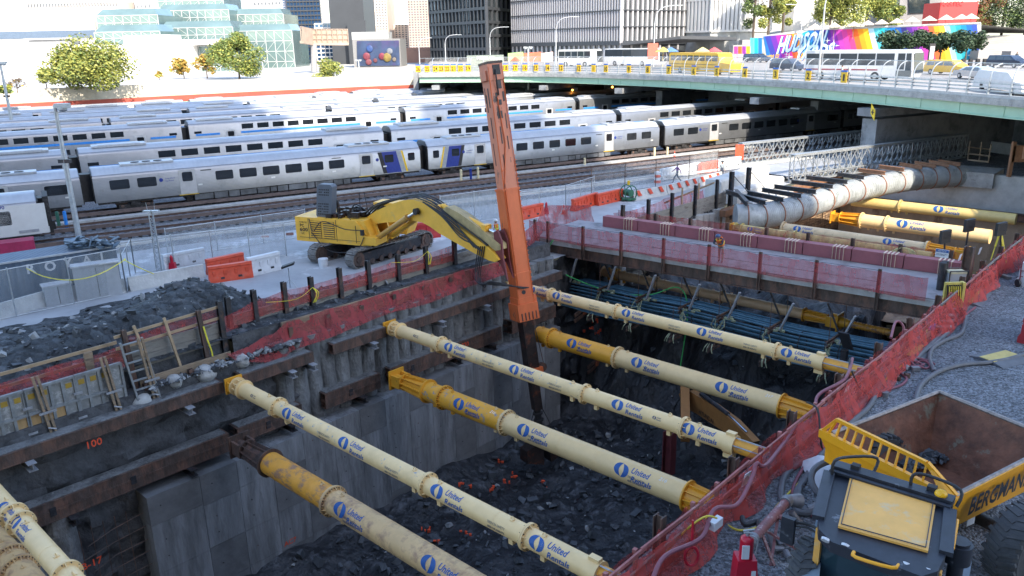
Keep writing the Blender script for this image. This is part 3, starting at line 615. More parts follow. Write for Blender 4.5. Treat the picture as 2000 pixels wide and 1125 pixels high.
# --- formwork panels
m_form = M("galvanised_frame", (.24, .255, .26), .55, .2, .3, 3, patch=.6, pcol=(.2, .2, .19), pscale=2)
m_ply = M("orange_plywood", (.42, .27, .12), .6, 0, .3, 2., patch=.6, pcol=(.25, .17, .1), pscale=2, stretch=(1, 1, .3)); m_plyg = M("cement_stained_ply", (.22, .225, .22), .8, 0, .3, 2., patch=.6, pcol=(.4, .4, .39), pscale=3)
m_ylab = M("yellow_label", (.36, .23, .03), .6, 0, .15, 3)
for k in range(5):
    s1 = -12.95-k*1.75; s0 = s1-1.72; tf = -.78; z0, z1 = -.6, 1.48
    t = T("formwork_panel", ["steel-framed wall form with grey panels next to the ladder", "steel-framed wall form with two orange plywood panels", "steel-framed wall form second from the left edge with mixed panels", "steel-framed wall form cut by the left edge", "steel-framed wall form beyond the left edge"][k], "formwork", P(s0, tf, z0), "formwork panels bolted in a row above the upper beam")
    b = MB()
    for z in (z0, z1, z0+1.12): b.beam(P(s0, tf, z), P(s1, tf, z), .12, .1)
    for q in range(5): b.beam(P(s0+(s1-s0)*q/4, tf+.0, z0), P(s0+(s1-s0)*q/4, tf, z1), .1, .07, up=U)
    b.build("frame", m_form, t)
    for q in range(4):
        a = s0+(s1-s0)*q/4+.05; c_ = s0+(s1-s0)*(q+1)/4-.05
        b = MB(); b.box(P((a+c_)/2, tf-.035, z0+.58), c_-a+.06, .02, 1.08, V, -U); b.build("panel", m_ply if (k, q) in ((1, 1), (1, 2), (1, 0), (2, 3), (3, 0), (3, 1)) else m_plyg, t)
        b = MB(); b.box(P((a+c_)/2, tf-.035, z0+1.6), c_-a+.06, .02, .9, V, -U); b.build("upper_panel", m_plyg, t)
        if k < 3 and (k+q) % 4 != 3: b = MB(); b.box(P((a+c_)/2, tf-.02, z0+1.78), .22, .012, .2, V, -U); b.build("stacking_label", m_ylab, t)
    for z in (z0+.4, z0+1.4): b = MB(); b.beam(P(s0-.16, tf+.09, z), P(s0+.16, tf+.09, z), .05, .09); b.build("clamp", m_lsteel, t)
for sp, lab in ((-16.0, "pair of timber braces clamped over the orange plywood form"), (-13.6, "pair of timber braces clamped beside the yellow labels"), (-12.1, "tall pair of timber braces beside the ladder")):
    t = T("timber_brace", lab, "timber brace", P(sp, -.6, -.6)); z1 = 1.95 if sp < -13 else 2.3
    for dx in (-.08, .08):
        b = MB(); b.beam(P(sp+dx+.25, -.58, -.65), P(sp+dx, -.66, z1), .09, .08, up=U); b.build("timber", m_wood, t)
    b = MB(); b.beam(P(sp-.15, -.5, .5), P(sp+.45, -.5, .5), .05, .08); b.build("clamp", m_lsteel, t); b = MB(); b.tube(P(sp+.05, -.5, -.1), P(sp+.3, -.42, -.2), .03, 6); b.build("clamp", m_lsteel, t)
t = T("ladder", "grey short steel ladder frame standing at the end of the formwork", "ladder", P(-12.3, -.7, -.6))
for sx in (-12.85, -12.0):
    b = MB(); b.beam(P(sx+.3, -.55, -.65), P(sx, -.72, 2.3), .07, .09, up=U); b.build("stile", m_form, t)
for i in range(8):
    b = MB(); b.beam(P(-12.83+.3-.28*i/7*1., -.56-.17*i/7, -.55+.39*i), P(-12.0+.3-.28*i/7, -.56-.17*i/7, -.55+.39*i), .1, .05); b.build("rung", m_form, t)
b = MB(); b.path([P(-9.25, -1.1, 1.9), P(-9.2, -1., 1.3), P(-9.1, -1.0, .8), P(-9.05, -1.0, .2)], .035, 5, smooth=4); tag(b.build("yellow_rope", M("yellow_rope_fibre", (.7, .62, .05), .7)), "bright yellow rope wound down the thin rusty post", "rope")
m_rope = MC["yellow_rope_fibre"]
for (s_, t_, z_, lab) in ((-3.1, -2.2, 2.0, "yellow rope tied round a post by the near excavator track"), (4.45, -2.2, 2.3, "yellow rope knotted on a post under the boom")):
    b = MB()
    for k in range(3): b.path([P(s_, t_+.16, z_), P(s_+random.uniform(-.25, .25), t_+.3, z_-.3), P(s_+random.uniform(-.15, .15), t_+.25, z_-.75)], .02, 4, smooth=3)
    b.path([P(s_, t_+.17, z_), P(s_-1.0, t_+.2, z_-.35), P(s_-2.6, t_+.2, z_-.1)], .012, 4, smooth=4); tag(b.build("yellow_rope", m_rope), lab, "rope")
# --- concrete barriers, container, cabinets
def jersey(name, label, a, b_, h=.85, m=None, group=None, cat="concrete barrier", w=.6, z0=None, holes=False, topm=None):
    a = Vector(a); b_ = Vector(b_); d = (b_-a).normalized(); y = Z.cross(d)
    root = T(name, label, cat, (a+b_)/2, group)
    pr = [(-w/2, 0), (w/2, 0), (w/2, .1*h), (w*.22, .42*h), (w*.16, h), (-w*.16, h), (-w*.22, .42*h), (-w/2, .1*h)]
    b = MB(); b.prism([a+d*.03+y*p[0]+Z*p[1] for p in pr], d*((b_-a).length-.06)); b.build("body", m or m_concl, root)
    return root
gb = "concrete barriers at the foot of the fence"
q = [(-40, 640), (108, 596), (285, 562)]
jersey("concrete_barrier", "chipped pale concrete barrier at the left edge below the container", at(-60, 640), at(103, 592), .8, group=gb)
jersey("concrete_barrier", "long pale concrete barrier left of the dark spoil heap", at(112, 590), at(247, 570), .8, group=gb)
jersey("concrete_barrier", "concrete barrier whose right end is buried in the spoil heap", at(252, 568), at(400, 540), .8, group=gb)
m_cont = M("blue_grey_container", (.075, .11, .16), .6, 0, .2, 1., extra=lines('X', 1.1, .05, .5))
m_cab = M("grey_cabinet_paint", (.38, .40, .42), .6, 0, .1, 2)
cA = at(-150, 640, 0); cB = at(246, 566, 0); cd = (cB-cA).normalized(); cn = Z.cross(cd)
t = T("shipping_container", "long blue-grey shipping container with white letters behind the fence", "container", (cA+cB)/2)
b = MB(); Lc = (cB-cA).length; b.box((cA+cB)/2+cn*2.0+Z*1.25, Lc, 2.4, 2.5, cd)
n = int(Lc/.28)
for i in range(n): b.box(cA+cd*(.14+i*.28)+cn*.79+Z*1.25, .13, .04, 2.3, cd)
b.build("box", m_cont, t)
b = MB()
for i in range(5): b.box(cA+cd*Lc*(i+.5)/5+cn*.8+Z*2.47, .16, .12, .1, cd)
b.box((cA+cB)/2+cn*.77+Z*2.48, Lc, .07, .1, cd); b.build("top_rail", m_cab, t)
wl = M("white_lettering", (.48, .5, .53), .6)
for ch, px, py in (("R", 61, 525), ("O", 98, 520), ("Y", 133, 513), ("A", 170, 508), ("L", 203, 502)):
    b = MB(); letter(b, ch, atPl(px, py, cA+cn*.755, cn), cd, Z, .72, .03); b.build("letter", wl, t)
for (pa, pb, h, dn, lab) in (((152, 588), (240, 575), 1.9, -.2, "tall pale grey electrical cabinet behind the fence"), ((92, 600), (145, 590), 1.1, -.15, "low grey cabinet left of the tall one, behind the fence")):
    a = at(*pa, 0); c_ = at(*pb, 0); d = (c_-a).normalized(); n_ = Z.cross(d); t = T("electrical_cabinet", lab, "cabinet", (a+c_)/2)
    b = MB(); b.box((a+c_)/2+n_*.3+Z*h/2, (c_-a).length, .7, h, d); b.build("body", m_cab, t)
    b = MB(); b.box((a+c_)/2+n_*.3+Z*(h+.04), (c_-a).length+.12, .85, .08, d); b.build("lid", M("pale_cabinet_lid", (.5, .51, .52), .6), t)
    b = MB(); b.box((a+c_)/2-n_*.06+Z*h*.5, .02, .03, h*.86, d); b.build("door_seam", m_dsteel, t)
t = T("cardboard_box", "crushed brown cardboard box on the ground inside the fence", "box", at(45, 590, 0)); b = MB(); b.box(at(45, 592, 0)+Z*.25+cn*.0, .7, .5, .5, (cd+Z*.4).normalized()); b.build("carton", M("cardboard", (.35, .25, .17), .8), t)
b = MB()
for i in range(60):
    p = at(190+random.uniform(-45, 45), 488, 2.6)+cn*random.uniform(.6, 1.8)+cd*random.uniform(-.4, .4); b.box(p+Z*random.uniform(0, .35), random.uniform(.2, .9), random.uniform(.1, .5), .06, Vector((random.gauss(0, 1), random.gauss(0, 1), random.gauss(0, .5))).normalized())
tag(b.build("scrap_heap", M("dark_tarp_scrap", (.08, .12, .16), .5, 0, .8, 3), smooth=False), "heap of dark plastic and scrap on the container roof", "scrap", kind="stuff")
# --- chain-link fences
m_chain = netmat("chain_link", (.42, .46, .48), .16, .30, 2.)
m_galv = M("galvanised_pipe", (.42, .45, .47), .4, .5, .2, 4)
def fence(label, pts, h, group=None, every=2.5, rails=(0, 1), m=None, zb=0., pr=.035, net=True, pm=None):
    pts = [Vector(p) for p in pts]; root = T("chain_link_fence", label, "fence", pts[0], group or "chain-link fences round the work site")
    for a, c_ in zip(pts, pts[1:]):
        L = (c_-a).length; k = max(1, round(L/every))
        if net: b = MB(); b.quad(a+Z*.05, c_+Z*.05, c_+Z*h, a+Z*h); b.build("mesh_panel", m or m_chain, root)
        for i in range(k+1): b = MB(); p = a.lerp(c_, i/k); b.tube(p, p+Z*(h+.08), pr, 6); b.build("post", pm or m_galv, root)
        b = MB(); 
        for r in rails: b.tube(a+Z*(h*r+.06*(1-r)), c_+Z*(h*r+.06*(1-r)), .024, 6)
        b.build("rail", pm or m_galv, root)
    return root
fence("tall chain-link fence in front of the blue-grey container", [at(-90, 645), at(248, 572)], 2.6)
fence("chain-link fence running from the container corner to the excavator", [at(248, 572), at(265, 535), at(560, 500)], 2.2)
fence("temporary fence panels beyond the excavator, near the rails", [at(330, 505), at(600, 462)], 2.0, every=3)
fence("green-and-grey screened fence behind the tip of the yellow boom", [at(862, 445), at(990, 425)], 2.4, m=netmat("grey_screen", (.34, .38, .40), .45, .7, 2.))
fence("light temporary fence panels behind the striped barriers", [at(1000, 425), at(1105, 412), at(1160, 392)], 2.1)
fence("wire fence with rusty posts between the walkway and the road", [at(1155, 385), at(1220, 375), at(1280, 366), at(1345, 356), at(1400, 346)], 2.6, every=9, pm=m_rust, net=True)
b = MB()
for i in range(3):
    x0 = at(-60+i*0, 555, 2.45); 
pts = [at(x, y, 2.) for x, y in ((-5, 533), (40, 521), (85, 540), (140, 547), (195, 535), (243, 508))]; pts += [at(243, 508, 2.), at(270, 522, 1.8), at(300, 535, 1.2)]
b = MB(); b.path(pts, .025, 5, smooth=4); tag(b.build("rope_line", m_rope), "yellow cord looped along the container fence", "rope")
for (px, py, w_, h_, lab, col) in ((25, 537, .5, .4, "small white and red notice on the fence at far left", (.7, .6, .6)), (518, 462, .5, .24, "white notice with red lettering on the fence left of the excavator", (.65, .65, .65)), (566, 457, .5, .2, "faded notice on the fence just left of the excavator", (.4, .3, .28))):
    c_ = at(px, py, 1.3); t = T("fence_notice", lab, "notice", c_); b = MB(); b.box(c_, w_, .02, h_, V3(.97, .2, 0)); b.build("board", M("notice_"+str(px), col, .6), t)
    b = MB(); letter(b, "NATIONAL" if px > 100 else "NOTICE", c_-V3(-.2, .97, 0)*.02, V3(.97, .2, 0), Z, .1, .01); b.build("lettering", M("red_print", (.5, .03, .03), .6), t)
# --- steel lattice mast, water-filled barriers, small items
t = T("lattice_mast", "slender white lattice mast with aerials beside the container corner", "lattice mast", at(315, 540, 0)); p0 = at(315, 540, 0); hm = (atPl(295, 415, p0, V3(0, 1, 0)).z)
for k, (dx, dy) in enumerate(((-.18, -.12), (.18, -.12), (0, .2))): b = MB(); b.tube(p0+V3(dx, dy, 0), p0+V3(dx*.7, dy*.7, hm), .035, 6); b.build("leg", m_galv, t)
b = MB(); k = 0
while k*.34 < hm-.3:
    z = k*.34; c_ = [V3(-.18, -.12, 0), V3(.18, -.12, 0), V3(0, .2, 0)]
    for i in range(3): f = 1-.3*z/hm; b.tube(p0+c_[i]*f+Z*z, p0+c_[(i+1) % 3]*f+Z*(z+.34), .02, 4); b.tube(p0+c_[i]*f+Z*z, p0+c_[(i+1) % 3]*f+Z*z, .015, 4)
    k += 1
b.build("lattice", m_galv, t)
b = MB(); b.box(p0+Z*(hm+.1), .9, .3, .05); b.tube(p0+V3(-.2, 0, hm), p0+V3(-.25, 0, hm+.6), .012, 4); b.tube(p0+V3(.2, 0, hm), p0+V3(.25, 0, hm+.6), .012, 4); b.tube(p0+V3(0, 0, hm-.1), p0+V3(0, 0, hm+.15), .06, 6); b.build("aerial", m_galv, t)
m_orb = M("orange_plastic", (.62, .075, .03), .5, 0, .18, 2.5, patch=.63, pcol=(.4, .14, .1), pscale=2.5); m_whb = M("white_plastic", (.62, .64, .66), .55, 0, .12, 2, patch=.62, pcol=(.4, .41, .42), pscale=2); m_redb = M("red_plastic", (.42, .025, .03), .5, 0, .15, 2)
gw = "water-filled plastic barriers"
def wbar(label, a, b_, m, h=1.0, w=.5):
    a = Vector(a); b_ = Vector(b_); d = (b_-a).normalized(); y = Z.cross(d); L = (b_-a).length; n_ = max(1, round(L/1.9)); root = T("plastic_barrier", label, "plastic barrier", (a+b_)/2, gw)
    for i in range(n_):
        a1 = a+d*(L*i/n_+.03); L1 = L/n_-.06; b = MB(); pr = [(-w/2, 0), (w/2, 0), (w/2, .22*h), (w*.3, .42*h), (w*.26, h*.8), (w*.34, h*.86), (w*.3, h), (-w*.3, h), (-w*.34, h*.86), (-w*.26, h*.8), (-w*.3, .42*h), (-w/2, .22*h)]
        b.prism([a1+y*p[0]+Z*p[1] for p in pr], d*L1)
        for k in range(4): b.box(a1+d*L1*(k+.5)/4+Z*h*.55, .16, w*.76, h*.3, d)
        b.build("segment", m, root)
        for k in (.3, .7): b = MB(); b.box(a1+d*L1*k+Z*h*.25, .22, w*1.03, .12, d); b.build("fork_slot", m_dsteel, root)
    return root
wbar("orange plastic barrier, nearer one of the pair left of the excavator", at(408, 553), at(495, 540), m_orb)
wbar("orange plastic barrier behind the nearer one at the spoil heap", at(405, 538), at(478, 522), m_orb)
wbar("dirty white plastic barrier behind the excavator counterweight", at(485, 540), at(548, 525), m_whb, 1.15)
wbar("white plastic barriers behind the red fuel can at left", at(320, 528), at(402, 512), m_whb)
wbar("red barrier standing behind the yellow boom", at(792, 470), at(860, 462), m_redb, 1.2)
wbar("orange barrier seen just right of the mast", at(1015, 430), at(1060, 420), m_orb)
wbar("orange barrier nearest the walkway corner, lying before the striped blocks", at(1118, 413), at(1165, 398), m_orb)
wbar("orange barrier ending at the green hose reel", at(1165, 402), at(1215, 390), m_orb)
wbar("white plastic barrier at left of the red one along the road", at(1290, 352), at(1365, 337), m_whb, 1.1)
wbar("red-orange barrier between white ones along the road", at(1365, 340), at(1400, 333), m_orb, 1.1)
wbar("white plastic barrier beside the two men at the truss bridge", at(1400, 332), at(1445, 325), m_whb, 1.1)
# striped jersey blocks
def striped(label, pa, pb, h=.85):
    a, c_ = at(*pa), at(*pb); r = jersey("striped_barrier", label, a, c_, h, m_concl, "orange-striped concrete barriers", "concrete barrier"); d = (c_-a).normalized(); y = Z.cross(d); L = (c_-a).length; n_ = int(L/1.1)
    for i in range(n_):
        x = (i+.4)*L/n_; b = MB(); o = -y*.03
        b.prism([a+d*x-y*.335*.6+Z*.42*h+o, a+d*(x+.42)-y*.335*.6+Z*.42*h+o, a+d*(x+.1)-y*.12+Z*h*1.01+o*.5, a+d*(x-.3)-y*.12+Z*h*1.01+o*.5], -y*.02); b.build("orange_stripe", m_orb, r)
    return r
striped("striped concrete barrier left of the rusty open end, by the green reel", (1235, 392), (1300, 380))
striped("striped concrete barrier right of the rusty blocks near the lumber", (1300, 380), (1362, 364))
striped("striped concrete barrier ending at the man in the orange vest", (1362, 364), (1408, 352))
# excavator -----------------------------------------------------------
m_ky = M("excavator_yellow", (.84, .46, .05), .45, 0, .1, 1.5, bump=.05, patch=.66, pcol=(.50, .36, .16), pscale=1.2, pedge=.08)
m_or = M("mast_orange", (.62, .13, .035), .45, 0, .14, 1.5, patch=.645, pcol=(.12, .07, .055), pscale=1.6, pedge=.02, stretch=(1, 1, .35))
m_orf = M("faded_mast_orange", (.60, .21, .12), .5, 0, .12, 1.5, patch=.63, pcol=(.10, .07, .06), pscale=1.4, pedge=.02, stretch=(1, 1, .35))
m_blk = M("black_rubber", (.018, .018, .02), .55, 0, .3, 4); m_grease = M("greasy_black_steel", (.03, .022, .02), .4, .3, .5, 3, patch=.6, pcol=(.16, .05, .025), pscale=2)
m_chrome = M("chrome", (.6, .6, .62), .15, 1.)
m_hood = M("grey_hood_paint", (.10, .115, .14), .5, 0, .12, 2); m_track = M("track_steel", (.20, .185, .17), .7, .2, .4, 3, bump=.4, patch=.58, pcol=(.09, .085, .08), pscale=2.5)
ex = T("excavator", "yellow tracked excavator with open engine hood carrying a tall orange telescopic clamshell mast", "excavator", at(690, 500, 0))
hx = V3(math.cos(math.radians(-22)), math.sin(math.radians(-22)), 0); hy = Z.cross(hx)       # forward, left (away from the camera)
E0 = at(587, 470, 1.15)         # near rear lower corner
def eb(x, y, z): return E0+hx*x+hy*y+Z*(z-1.15)
Lb = 5.3; Wb = 3.2
b = MB(); b.prism([eb(0, 0, 1.15), eb(Lb, 0, 1.15), eb(Lb+.3, 0, 1.35), eb(Lb-.4, 0, 2.75), eb(0, 0, 2.75)], hy*1.15)
b.prism([eb(0, 1.15, 1.15), eb(Lb-.6, 1.15, 1.15), eb(Lb-.6, 1.15, 1.9), eb(3.0, 1.15, 2.5), eb(0, 1.15, 2.75)], hy*1.0); b.prism([eb(0, 2.15, 1.15), eb(Lb+.3, 2.15, 1.15), eb(Lb+.3, 2.15, 1.9), eb(3.0, 2.15, 2.6), eb(0, 2.15, 2.75)], hy*1.05)
b.box(eb(-.12, Wb/2, 1.95), .3, Wb, 1.6, hx); b.build("body", m_ky, ex)
for x0 in (.95, 1.95):
    b = MB(); b.box(eb(x0+.35, -.01, 2.0), .82, .03, 1.1, hx); b.build("grille_recess", m_dsteel, ex)
    b = MB()
    for i in range(8): b.box(eb(x0+.35, -.03, 1.52+i*.14), .8, .05, .07, hx, None, None)
    b.build("grille", m_ky, ex)
b = MB()
for x0 in (.75, 2.85, 4.3): b.box(eb(x0, -.012, 2.0), .02, .02, 1.4, hx)
b.box(eb(2.6, -.012, 1.42), 5.2, .02, .02, hx); b.build("panel_seam", m_dsteel, ex)
b = MB()
letter(b, "KOMATSU", eb(.36, -.02, 2.42), hx, Z, .12, .012, width=.56); letter(b, "PC", eb(.25, -.02, 2.2), hx, Z, .27, .02); letter(b, "600", eb(.36, -.02, 1.93), hx, Z, .32, .02, width=.62); letter(b, "LC", eb(.28, -.02, 1.68), hx, Z, .18, .02); b.build("model_lettering", m_blk, ex)
b = MB(); b.prism([eb(4.75, -.3, 1.3), eb(5.9, -.3, 1.3), eb(5.9, -.3, 1.75), eb(4.75, -.3, 1.9)], hy*1.4); b.prism([eb(4.1, -.12, 2.75), eb(4.9, -.12, 1.9), eb(5.15, -.12, 1.9), eb(4.4, -.12, 2.75)], hy*.12); b.build("step_box", m_ky, ex)
# hood stood open, engine clutter
hp = eb(1.15, .35, 2.75); hu = (Z*.985+hx*.13).normalized(); hn = hu.cross(hy).normalized()
b = MB(); w2, l2 = 1.15, 2.15
pr = [(0, .1), (.1, 0), (l2-.15, 0), (l2, .15), (l2, w2-.15), (l2-.15, w2), (.1, w2), (0, w2-.1)]
b.prism([hp+hu*(p[0]*1.0)+hx*(p[1]) for p in pr], hy*.55); b.build("open_hood", m_hood, ex)
b = MB()
for r in range(9):
    for c_ in range(6):
        if (r % 2 == 0 or c_ not in (2,)) and r not in (5,): b.box(hp+hu*(.2+r*.17+(.25 if r > 4 else 0))+hx*(.2+c_*.135)-hy*.004, .085, .02, .085, hx, hy, hu)
b.build("hood_vents", m_blk, ex)
b = MB()
for i in range(22): p = eb(random.uniform(1.9, 4.3), random.uniform(.3, 2.6), random.uniform(2.7, 3.05)); b.box(p, random.uniform(.2, .7), random.uniform(.2, .5), random.uniform(.15, .4), hx)
b.path([eb(2.3, 1.2, 2.8), eb(2.3, 1.2, 3.5), eb(2.15, 1.2, 3.7)], .12, 10, smooth=3); b.tube(eb(3.5, .8, 2.7), eb(3.5, .8, 3.4), .09, 8); b.build("engine", m_grease, ex)
b = MB(); b.path([eb(3.7, 1.6, 2.9), eb(3.75, 1.6, 4.2), eb(4.1, 1.6, 4.3), eb(4.3, 1.6, 3.0)], .025, 6); b.path([eb(3.0, .1, 2.75), eb(3.05, .1, 3.5), eb(3.6, .1, 3.5), eb(3.9, .1, 2.75)], .025, 6); b.build("handrail", m_blk, ex)
# cab beyond the boom
b = MB(); b.prism([eb(4.3, 2.3, 1.5), eb(6.6, 2.3, 1.5), eb(6.9, 2.3, 2.2), eb(6.3, 2.3, 3.5), eb(4.3, 2.3, 3.5)], hy*1.2); b.build("cab", m_ky, ex)
b = MB(); b.prism([eb(4.6, 2.28, 2.3), eb(6.6, 2.28, 2.3), eb(6.15, 2.28, 3.3), eb(4.6, 2.28, 3.3)], -hy*.02); b.build("cab_window", glassmat("dark_glass", (.02, .03, .035)), ex)
# boom in its own vertical plane
Bp = eb(4.5, 1.5, 2.6); Tp = P(6.6, .75, 1.9); bd = (Tp-Bp); bd.z = 0; bd.normalize(); bn = Z.cross(bd)
def bp(px, py, off=0.): return atPl(px, py, Bp, bn)+bn*off
poly = [(722, 433), (724, 424), (743, 411), (762, 402), (782, 394), (800, 389), (817, 388), (832, 392), (846, 401), (868, 416), (900, 438), (934, 460), (958, 476), (975, 492), (984, 505), (978, 509), (966, 506), (941, 494), (905, 474), (868, 453), (850, 440), (835, 432), (815, 429), (790, 431), (760, 433), (735, 436)]
b = MB(); b.prism([bp(x, y, -.42) for x, y in poly], bn*.84); b.build("boom", m_ky, ex)
b = MB(); b.prism([bp(x, y, -.46) for x, y in ((729, 436), (716, 452), (728, 476), (745, 478), (752, 455), (744, 433))], bn*.1); b.prism([bp(x, y, .4) for x, y in ((729, 436), (716, 452), (728, 476), (745, 478), (752, 455), (744, 433))], bn*.1); b.build("boom_bracket", m_ky, ex)
for off in (-.62, .62):
    b = MB(); b.tube(bp(752, 462, off), bp(812, 421, off), .17, 14); b.tube(bp(806, 426, off), bp(812, 421, off), .2, 14); b.build("lift_cylinder", MC["excavator_yellow"] if off > 0 else M("ochre_cylinder", (.50, .27, .06), .45, 0, .12, 2), ex)
    b = MB(); b.tube(bp(812, 421, off), bp(830, 410, off), .09, 12); b.build("cylinder_rod", m_chrome, ex)
    b = MB(); b.tube(bp(829, 410, off-.12), bp(829, 410, off+.12), .2, 12); b.build("cylinder_pin", m_blk, ex)
b = MB(); b.tube(bp(866, 403, 0), bp(955, 448, 0), .16, 14); b.box(bp(950, 446, 0), .3, .5, .45, bd); b.tube(bp(862, 404, -.3), bp(862, 404, .3), .16, 10); b.build("stick_cylinder", m_ky, ex)
b = MB(); b.tube(bp(955, 448, 0), bp(974, 457, 0), .08, 10); b.build("cylinder_rod", m_chrome, ex)
b = MB(); b.prism([bp(x, y, -.3) for x, y in ((870, 408), (935, 455), (975, 488), (985, 486), (984, 476), (940, 440), (905, 415), (880, 402))], bn*.6); b.build("boom_top_box", M("tan_dusty_metal", (.42, .32, .15), .6, 0, .3, 2), ex)
# hoses along the boom
for k in range(9):
    o = -.42+.1*k; pts = [bp(x, y, o)+Z*(.05+.05*math.sin(k*2.1+i)) for i, (x, y) in enumerate(((718, 424), (735, 406), (758, 395), (785, 388), (815, 383), (838, 389), (858, 400), (885, 421), (915, 443), (945, 464), (962, 478)))]
    b = MB(); b.path(pts, .035, 6, smooth=3); b.build("hydraulic_hose", m_blk, ex)
for k in range(5):
    b = MB(); b.path([bp(838, 392, -.47), bp(868+k*2, 408+k*3, -.5), bp(900+k*3, 428+k*8, -.52), bp(915+k*6, 450+k*6, -.5), bp(938+k*4, 480+k*2, -.48)], .035, 6, smooth=4); b.build("hydraulic_hose", m_blk, ex)
for k in range(4): b = MB(); b.path([bp(690+k*4, 422, -.2-.3*k), bp(700+k*3, 398+k*4, -.3), bp(716, 412+k*3, -.2*k), bp(728, 424, 0)], .04, 6, smooth=4); b.build("hydraulic_hose", m_blk, ex)
b = MB(); b.path([eb(.9, -.1, 2.7), eb(1.2, -.2, 1.9), eb(2.0, -.2, 2.6), eb(3.6, -.2, 2.2), eb(5.0, -.35, 2.25)], .03, 6, smooth=5); b.path([eb(1.0, -.1, 1.8), eb(2.4, -.35, .75), eb(4.4, -.4, .9), eb(5.1, -.38, 1.8)], .03, 6, smooth=5); b.box(eb(5.0, -.36, 2.1), .22, .15, .35, hx); b.build("loose_cable", m_blk, ex)
# tracks along the pit direction
def track(lbl, A, Bq, w_, h_):
    d = (Bq-A).normalized(); y = Z.cross(d); r = h_/2; L = (Bq-A).length; pts = []
    n_ = 46; per = 2*(L-2*r)+2*math.pi*r
    for i in range(n_):
        q = per*i/n_
        if q < L-2*r: pts.append((r+q, h_+.07*math.sin(math.pi*q/(L-2*r))*-1, 0))
        elif q < L-2*r+math.pi*r: a = (q-(L-2*r))/r; pts.append((L-r+math.sin(a)*r, r+math.cos(a)*r, a))
        elif q < 2*(L-2*r)+math.pi*r: pts.append((L-r-(q-(L-2*r)-math.pi*r), 0, math.pi))
        else: a = math.pi+(q-2*(L-2*r)-math.pi*r)/r; pts.append((r+math.sin(a)*r, r+math.cos(a)*r, a))
    b = MB(); st_ = per/n_*.9
    for x, z, a in pts: dd = d*math.cos(a)-Z*math.sin(a); nn = d*math.sin(a)+Z*math.cos(a); b.box(A+d*x+Z*z+y*0, st_, w_, .07, dd, y, nn); b.box(A+d*x+Z*z+nn*.05, .04, w_, .07, dd, y, nn)
    o = b.build("track", m_track, ex, smooth=False, label=lbl)
    b = MB(); b.beam(A+d*r+Z*r, Bq-d*r+Z*r, w_*.6, h_*.55); b.build("track_frame", m_dsteel, o)
    for x in (r, L-r): b = MB(); b.tube(A+d*x+Z*r-y*w_*.38, A+d*x+Z*r+y*w_*.38, r*.8, 20); b.tube(A+d*x+Z*r-y*w_*.45, A+d*x+Z*r+y*w_*.45, r*.4, 14); b.build("sprocket", m_rust, o)
    for k in range(8): b = MB(); x = r+(L-2*r)*(k+.5)/8; b.tube(A+d*x+Z*.22-y*w_*.36, A+d*x+Z*.22+y*w_*.36, .19, 10); b.build("road_wheel", m_rust, o)
tA0 = at(686, 527, 0); tB0 = at(868, 472, 0); td_ = (tB0-tA0).normalized(); ty = Z.cross(td_)
track("near track, nearly hidden by the net", tA0+ty*.1, tA0+td_*7.2+ty*.1, .75, 1.12)
track("far track", tA0+ty*3.2-td_*.4, tA0+td_*6.8+ty*3.2, .75, 1.12)
b = MB(); cc = tA0+td_*3.2+ty*1.6; b.tube(cc+Z*.75, cc+Z*1.2, 1.1, 24); b.beam(cc-ty*1.5+Z*.65, cc+ty*1.5+Z*.65, 1.6, .5); b.build("undercarriage", m_dsteel, ex)
# telescopic mast
m0 = atY(957, 121, 43.6); m1 = atY(1026, 628, 42.1); md = (m1-m0).normalized(); my = V3(-.45, .89, 0); my = (my-md*my.dot(md)).normalized(); mx_ = my.cross(md)
mast = MB(); 
def sec(p, q, w_, d_, m, nm, taper=None):
    b = MB(); tw = taper or w_; vs = [p+mx_*(a*w_/2)+my*(c_*d_/2) for a, c_ in ((-1, -1), (1, -1), (1, 1), (-1, 1))]+[q+mx_*(a*tw/2)+my*(c_*d_/2) for a, c_ in ((-1, -1), (1, -1), (1, 1), (-1, 1))]
    b.add(vs, [(0, 1, 2, 3), (7, 6, 5, 4), (0, 4, 5, 1), (1, 5, 6, 2), (2, 6, 7, 3), (3, 7, 4, 0)]); return b.build(nm, m, ex)
L = (m1-m0).length; mp = lambda q: m0.lerp(m1, q)
sec(mp(.0), mp(.47), .78, .95, m_orf, "outer_mast"); sec(mp(.47), mp(.94), .95, .98, m_or, "lower_outer_mast", .95)
b = MB()
for e in (-1, 1):
    b.beam(mp(.02)+mx_*(e*.40)-my*.50, mp(.94)+mx_*(e*.46)-my*.50, .05, .05)
for k in range(34): b.box(mp(.35+.0175*k)-mx_*.49-my*.50, .07, .04, .035, mx_)
b.build("bolt_flange", m_or, ex)
b = MB(); b.box(mp(.005), .92, 1.08, .12, mx_, my, -md); b.build("top_plate", m_grease, ex)
b = MB(); b.box(mp(.035), .88, 1.04, .95, mx_, my, -md); b.box(mp(.05)+mx_*.42, .22, .7, .5, mx_, my, -md); b.build("mast_head", m_orf, ex)
b = MB(); b.box(mp(.032)-my*.53-mx_*.05, .42, .03, .5, mx_, my, -md); b.build("head_opening", m_blk, ex)
b = MB(); b.path([mp(.032)-my*.56, mp(.06)-my*.66+mx_*.08, mp(.10)-my*.6+mx_*.05, mp(.125)-my*.5], .04, 6, smooth=4); b.build("mast_hose", m_blk, ex)
